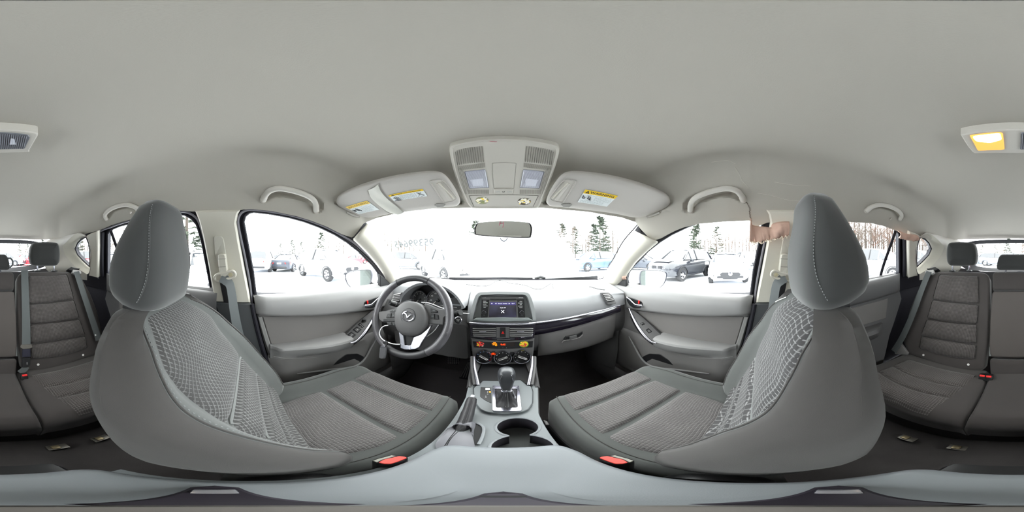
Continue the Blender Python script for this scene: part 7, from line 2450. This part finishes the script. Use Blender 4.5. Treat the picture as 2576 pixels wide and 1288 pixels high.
    g = G(); g.box((xs(L-.02), 0, zf+.02), (.10, 1.2, .14), ch=.03); g.obj('rear_valance', M_TRIMB, root)
    g = G(); g.box((xs(L+.005), 0, z1-.02), (.02, .34, .13)); g.obj('number_plate', M_PLATE, root)
    if snowy:
        g = G()
        g.grid(lambda u, v: V((xs(lerp(.15, 1.2, u)), lerp(-.66, .66, v)*lerp(.9, 1.1, u), lerp(B['st'][2][3], B['st'][3][3], u)+.06*(1-(2*v-1)**4)*(1-(2*u-1)**6)+.02)), 10, 10)
        g.obj('bonnet_snow', M_SNOW, root)
    return root
_protos = []
def ready(o):
    o['_placed'] = 1
    for c in o.children_recursive: c['_placed'] = 1
    _protos.append(o)
    return o
def put(o, x, y, heading, lab, first=False, grp=None):
    c = o if first else copy_tree(o)
    c['_placed'] = 1
    c.location = (x, y, 0); c.rotation_euler = (0, 0, heading)
    tag(c, lab, 'car', grp or 'cars parked in the snow')
    return c
def at(px, d): a = (px-CX)/2576*2*pi; return d*sin(a), d*cos(a)
P_WHITE = mat('paint_white', (.55, .56, .58, 1), .35, coat=.4); P_BLACK = mat('paint_black', rgb(30, 32, 38), .2, coat=.6); P_GREY = mat('paint_silver', rgb(120, 126, 134), .3, .4)
P_RED = mat('paint_red', rgb(190, 40, 50), .3, coat=.5); P_DGREY = mat('paint_grey', rgb(58, 62, 70), .3, .3); P_BLUE = mat('paint_pale_blue', rgb(84, 104, 128), .3, .3); P_AMB = mat('paint_orange', rgb(230, 150, 40), .4)
suvW = ready(car_proto('suv', P_WHITE)); suvB = ready(car_proto('suv', P_BLACK, True, 'kidney')); sedW = ready(car_proto('sedan', P_WHITE)); sedR = ready(car_proto('sedan', P_RED)); suvS = ready(car_proto('suv', P_GREY)); sedK = ready(car_proto('sedan', P_DGREY)); suvBl = ready(car_proto('suv', P_BLUE)); suvR = ready(car_proto('suv', P_RED))
# facing: heading 0 points the nose along +x
def face(px, turn):     # nose towards the camera, then turned
    a = (px-CX)/2576*2*pi
    return -(a)+pi/2+pi+radians(turn)
NEAR = [
 (suvW, 662, 14.0, 168, "white crossover seen from behind through the driver's window"),
 (sedK, 728, 14.5, 160, "grey hatchback seen from behind between two white crossovers"),
 (suvW, 818, 9.6, 35, "white crossover angled nose-on beside the driver's door mirror"),
 (sedR, 892, 26, 120, "red car half hidden behind the driver's windscreen pillar"),
 (sedW, 700, 26, 90, "small white car far beyond the grey hatchback"),
 (suvS, 1024, 16, 75, "silver crossover seen faintly under the reversed windscreen number"),
 (suvW, 1122, 9.2, 28, "white crossover nose showing past the driver-side edge of the raised bonnet"),
 (suvBl, 1495, 14.5, -50, "pale blue crossover through the passenger's corner of the windscreen"),
 (sedK, 1612, 15, 60, "dark car with pale wheels behind the passenger's door mirror"),
 (suvB, 1722, 9.6, -35, "black crossover with twin barred grille outside the passenger's window"),
 (sedW, 1825, 9.0, 5, "white sedan facing the passenger's window with a wide dark grille"),
 (suvW, 1880, 16, 20, "white van-like crossover behind the white sedan"),
 (suvW, 2205, 9.5, 62, "white car under snow outside the window behind the passenger"),
 (suvR, 2225, 14.5, 110, "red crossover seen side-on outside the window behind the passenger"),
 (suvS, 2312, 12, 60, "silver car with snowy windscreen outside the passenger's side quarter window"),
 (suvW, 283, 14, -65, "white crossover outside the window behind the driver"),
 (sedW, 300, 9.0, -10, "white sedan with round-cornered grille, low behind the driver's headrest"),
 (suvR, 207, 14, -80, "red wagon with snowy roof outside the driver's side quarter window"),
 (suvS, 512, 11.0, 15, "silver crossover partly hidden behind the driver's headrest"),
 (sedW, 516, 6.6, 12, "white car with mesh grille close behind the driver's headrest"),
]
used = set()
for o, px, d, turn, lab in NEAR:
    x, y = at(px, d)
    put(o, x, y, face(px, turn), lab, o.name not in used); used.add(o.name)
# yellow container and rows of distant cars behind the tailgate
RN_ = ('first', 'second', 'third', 'last'); CN = {suvW.name: 'white crossover', sedW.name: 'white sedan', suvS.name: 'silver crossover', sedK.name: 'dark grey sedan', sedR.name: 'red sedan', suvB.name: 'black crossover', suvBl.name: 'pale blue crossover', suvR.name: 'red crossover'}
far_p = [suvW, sedW, suvS, sedK, sedR, suvW, suvB]
rd = random.Random(77)
k = 0
for row, (d, n_) in enumerate(((22, 9), (30, 12), (40, 15), (52, 18))):
    for i in range(n_):
        px = lerp(2350, 2760, (i+.5)/n_)+rd.uniform(-5, 5)
        o = far_p[rd.randrange(len(far_p))]
        x, y = at(px, d+rd.uniform(-.6, .6))
        put(o, x, y, face(px, rd.uniform(-15, 15)+70), f"{CN[o.name]} under snow in the {RN_[row]} row behind the tailgate window", False, 'distant cars behind the tailgate'); k += 1
for i in range(10):
    px = lerp(1950, 2300, i/9); x, y = at(px, 30+rd.uniform(-2, 2))
    o = far_p[rd.randrange(3)]; put(o, x, y, face(px, 80), f"snowy {CN[o.name]} in the far row before the bare woods", False, 'far row before the woods')
for i in range(8):
    px = lerp(150, 330, i/7); x, y = at(px, 26+rd.uniform(-2, 2))
    o = far_p[rd.randrange(5)]; put(o, x, y, face(px, -75), f"snowy {CN[o.name]} in the far row on the driver's side rear", False, "far row on the driver's side")
ct = thing('yellow_container', 'yellow container with snow on top beyond the red crossover', 'container')
x, y = at(2178, 26)
a = (2178-CX)/2576*2*pi
R = Matrix.Rotation(-a, 3, 'Z')
G().box(V((x, y, -H+.95)), (4.6, 2.2, 1.5), R, .05).obj('container_box', mat('container_yellow', rgb(236, 190, 30), .6), ct)
for i in range(12):
    c = V((lerp(-2.1, 2.1, i/11), -1.12, 0)); c = R @ c
    G().box(V((x, y, -H+.95))+c, (.12, .06, 1.4), R, .02).obj('container_rib', mat('container_yellow', rgb(236, 190, 30), .6), ct)
G().box(V((x, y, -H+1.76)), (4.6, 2.2, .12), R, .05).obj('snow_cap', M_SNOW, ct)

# ---------------------------------------------------------------- trees: a few kinds, each tree its own copy
M_BARK = mat('bare_bark', rgb(66, 58, 52), .9, vary=.3, vscale=2); M_TWIG = mat('bare_twig', rgb(84, 74, 66), .9); M_NEEDLE = mat('pine_needle', rgb(48, 56, 44), .9, vary=.3, vscale=1.5); M_RUST = mat('rusty_twig', rgb(104, 72, 58), .9)
def tree_bare(seed, h, tw):
    rd = random.Random(seed); r = empty('bare_tree'); g = G()
    g.tube([V((0, 0, 0)), V((rd.uniform(-.1, .1), rd.uniform(-.1, .1), h*.5)), V((rd.uniform(-.3, .3), rd.uniform(-.3, .3), h))], [.16, .11, .02], 6)
    g.obj('trunk', M_BARK, r)
    g = G()
    for i in range(46):
        z = h*rd.uniform(.28, .97); a = rd.uniform(0, 2*pi); L = (h-z)*.35+rd.uniform(.5, 1.3)
        d = V((cos(a), sin(a), rd.uniform(.5, 1.2))).normalized()
        p = V((0, 0, z)); q = p+d*L
        g.tube([p, q], [.035, .008], 4, cap=False)
        for k in range(5):
            b = p.lerp(q, rd.uniform(.3, 1)); e = (d+V((rd.uniform(-1, 1), rd.uniform(-1, 1), rd.uniform(-.2, .8)))).normalized()
            g.tube([b, b+e*rd.uniform(.4, 1.1)], [.014, .005], 3, cap=False)
    tag(g.obj('twigs_spray', tw, r), kind='stuff')
    return ready(r)
def tree_pine(seed, h):
    rd = random.Random(seed); r = empty('pine_tree'); g = G()
    g.tube([V((0, 0, 0)), V((0, 0, h*.98))], [.2, .03], 7); g.obj('trunk', M_BARK, r)
    g = G()
    for i in range(70):
        t = rd.uniform(.18, .99); z = h*t; a = rd.uniform(0, 2*pi); L = (1-t)**.7*h*.24+.4
        d = V((cos(a), sin(a), rd.uniform(-.15, .3))); p = V((0, 0, z)); q = p+d*L
        g.tube([p, q], [.03, .01], 3, cap=False)
        for k in range(12):
            b = p.lerp(q, rd.uniform(.25, 1.05)); s = rd.uniform(.2, .42)
            u = V((rd.uniform(-1, 1), rd.uniform(-1, 1), rd.uniform(-.3, .5))).normalized()*s; w = u.orthogonal().normalized()*s*.5
            g.add([b-u-w*.3, b+w, b+u, b-w], [(0, 1, 2), (0, 2, 3)])
    tag(g.obj('needle_foliage', M_NEEDLE, r, smooth=False), kind='stuff')
    return ready(r)
T = [tree_bare(1, 9, M_TWIG), tree_bare(2, 7.5, M_TWIG), tree_bare(3, 8, M_RUST), tree_pine(4, 10), tree_pine(5, 7.5)]
TL = ['tall bare tree', 'shorter bare tree', 'rust-tinged bare tree', 'tall pine', 'small pine']
seen = set()
def plant(k, px, d, sc, lab, grp):
    o = T[k]
    c = o if k not in seen else copy_tree(o)
    seen.add(k)
    x, y = at(px, d)
    c['_placed'] = 1
    c.location = (x, y, 0); c.scale = (sc, sc, sc); c.rotation_euler = (0, 0, rd.uniform(0, 6.28))
    tag(c, lab, 'tree', grp)
def woods(px0, px1, n_, d0, d1, kinds, s0, s1, where):
    for i in range(n_):
        k = rd.choice(kinds)
        plant(k, lerp(px0, px1, (i+rd.random()*.7)/n_), lerp(d0, d1, (i % 3)/2)+rd.uniform(-1, 1), rd.uniform(s0, s1), f"{TL[k]} {where}", f"trees {where}")
woods(640, 790, 12, 75, 95, [0, 1, 2, 3], .75, 1.0, "far off beyond the driver's window")
woods(790, 960, 14, 48, 60, [0, 2, 3, 1, 1], .8, 1.1, "behind the driver's door mirror")
woods(960, 1075, 10, 45, 55, [0, 1, 2], .9, 1.2, "behind the reversed windscreen number")
woods(1400, 1560, 14, 38, 50, [0, 1, 0, 3, 1], .9, 1.2, "beyond the bonnet on the passenger's side")
woods(1560, 1700, 7, 70, 90, [0, 1, 3], .8, 1.0, "above the passenger's door mirror")
woods(1740, 1920, 20, 34, 46, [0, 1, 3, 1, 2], .75, 1.0, "behind the black crossover and white sedan")
woods(2090, 2350, 56, 32, 46, [0, 0, 1, 1, 2], 1.0, 1.35, "behind the red crossover")
woods(2350, 2760, 60, 70, 95, [0, 1, 2, 3, 1], .7, 1.0, "beyond the distant rows behind the tailgate")
woods(180, 330, 24, 30, 42, [0, 2, 1, 4], .55, .8, "outside the rear corner on the driver's side")
woods(330, 500, 9, 40, 55, [0, 1], .7, .9, "beyond the driver's headrest")
plant(3, 470, 16, 1.15, "tall pine spreading its branches beside the driver's headrest", 'single trees'); plant(4, 512, 24, .85, "small pine above the cars beyond the driver's headrest", 'single trees')
plant(3, 1196, 22, .0+.62, "dark pine top showing above the raised bonnet beside the mirror", 'single trees'); plant(1, 1345, 22, .70, "bare tree top showing above the raised bonnet, passenger's side of the mirror", 'single trees')
# ---------------------------------------------------------------- seat every thing on its own base and lift the car to eye height
def base_shift():
    shared = {}
    for o in list(SC.objects):
        if o.parent is not None or o.type not in ('EMPTY', 'MESH') or o.get('_placed'): continue
        ms = [c for c in o.children_recursive if c.type == 'MESH'] + ([o] if o.type == 'MESH' else [])
        if not ms: continue
        lo = V((1e9,)*3); hi = V((-1e9,)*3)
        for m in ms:
            for vtx in m.data.vertices:
                p = vtx.co
                for k in range(3):
                    if p[k] < lo[k]: lo[k] = p[k]
                    if p[k] > hi[k]: hi[k] = p[k]
        b = V(((lo.x+hi.x)/2, (lo.y+hi.y)/2, lo.z))
        for m in ms:
            m.data.transform(Matrix.Translation(-b))
        o.location = b + V((0, 0, H))
base_shift()
for _o in SC.objects:
    if '_placed' in _o: del _o['_placed']
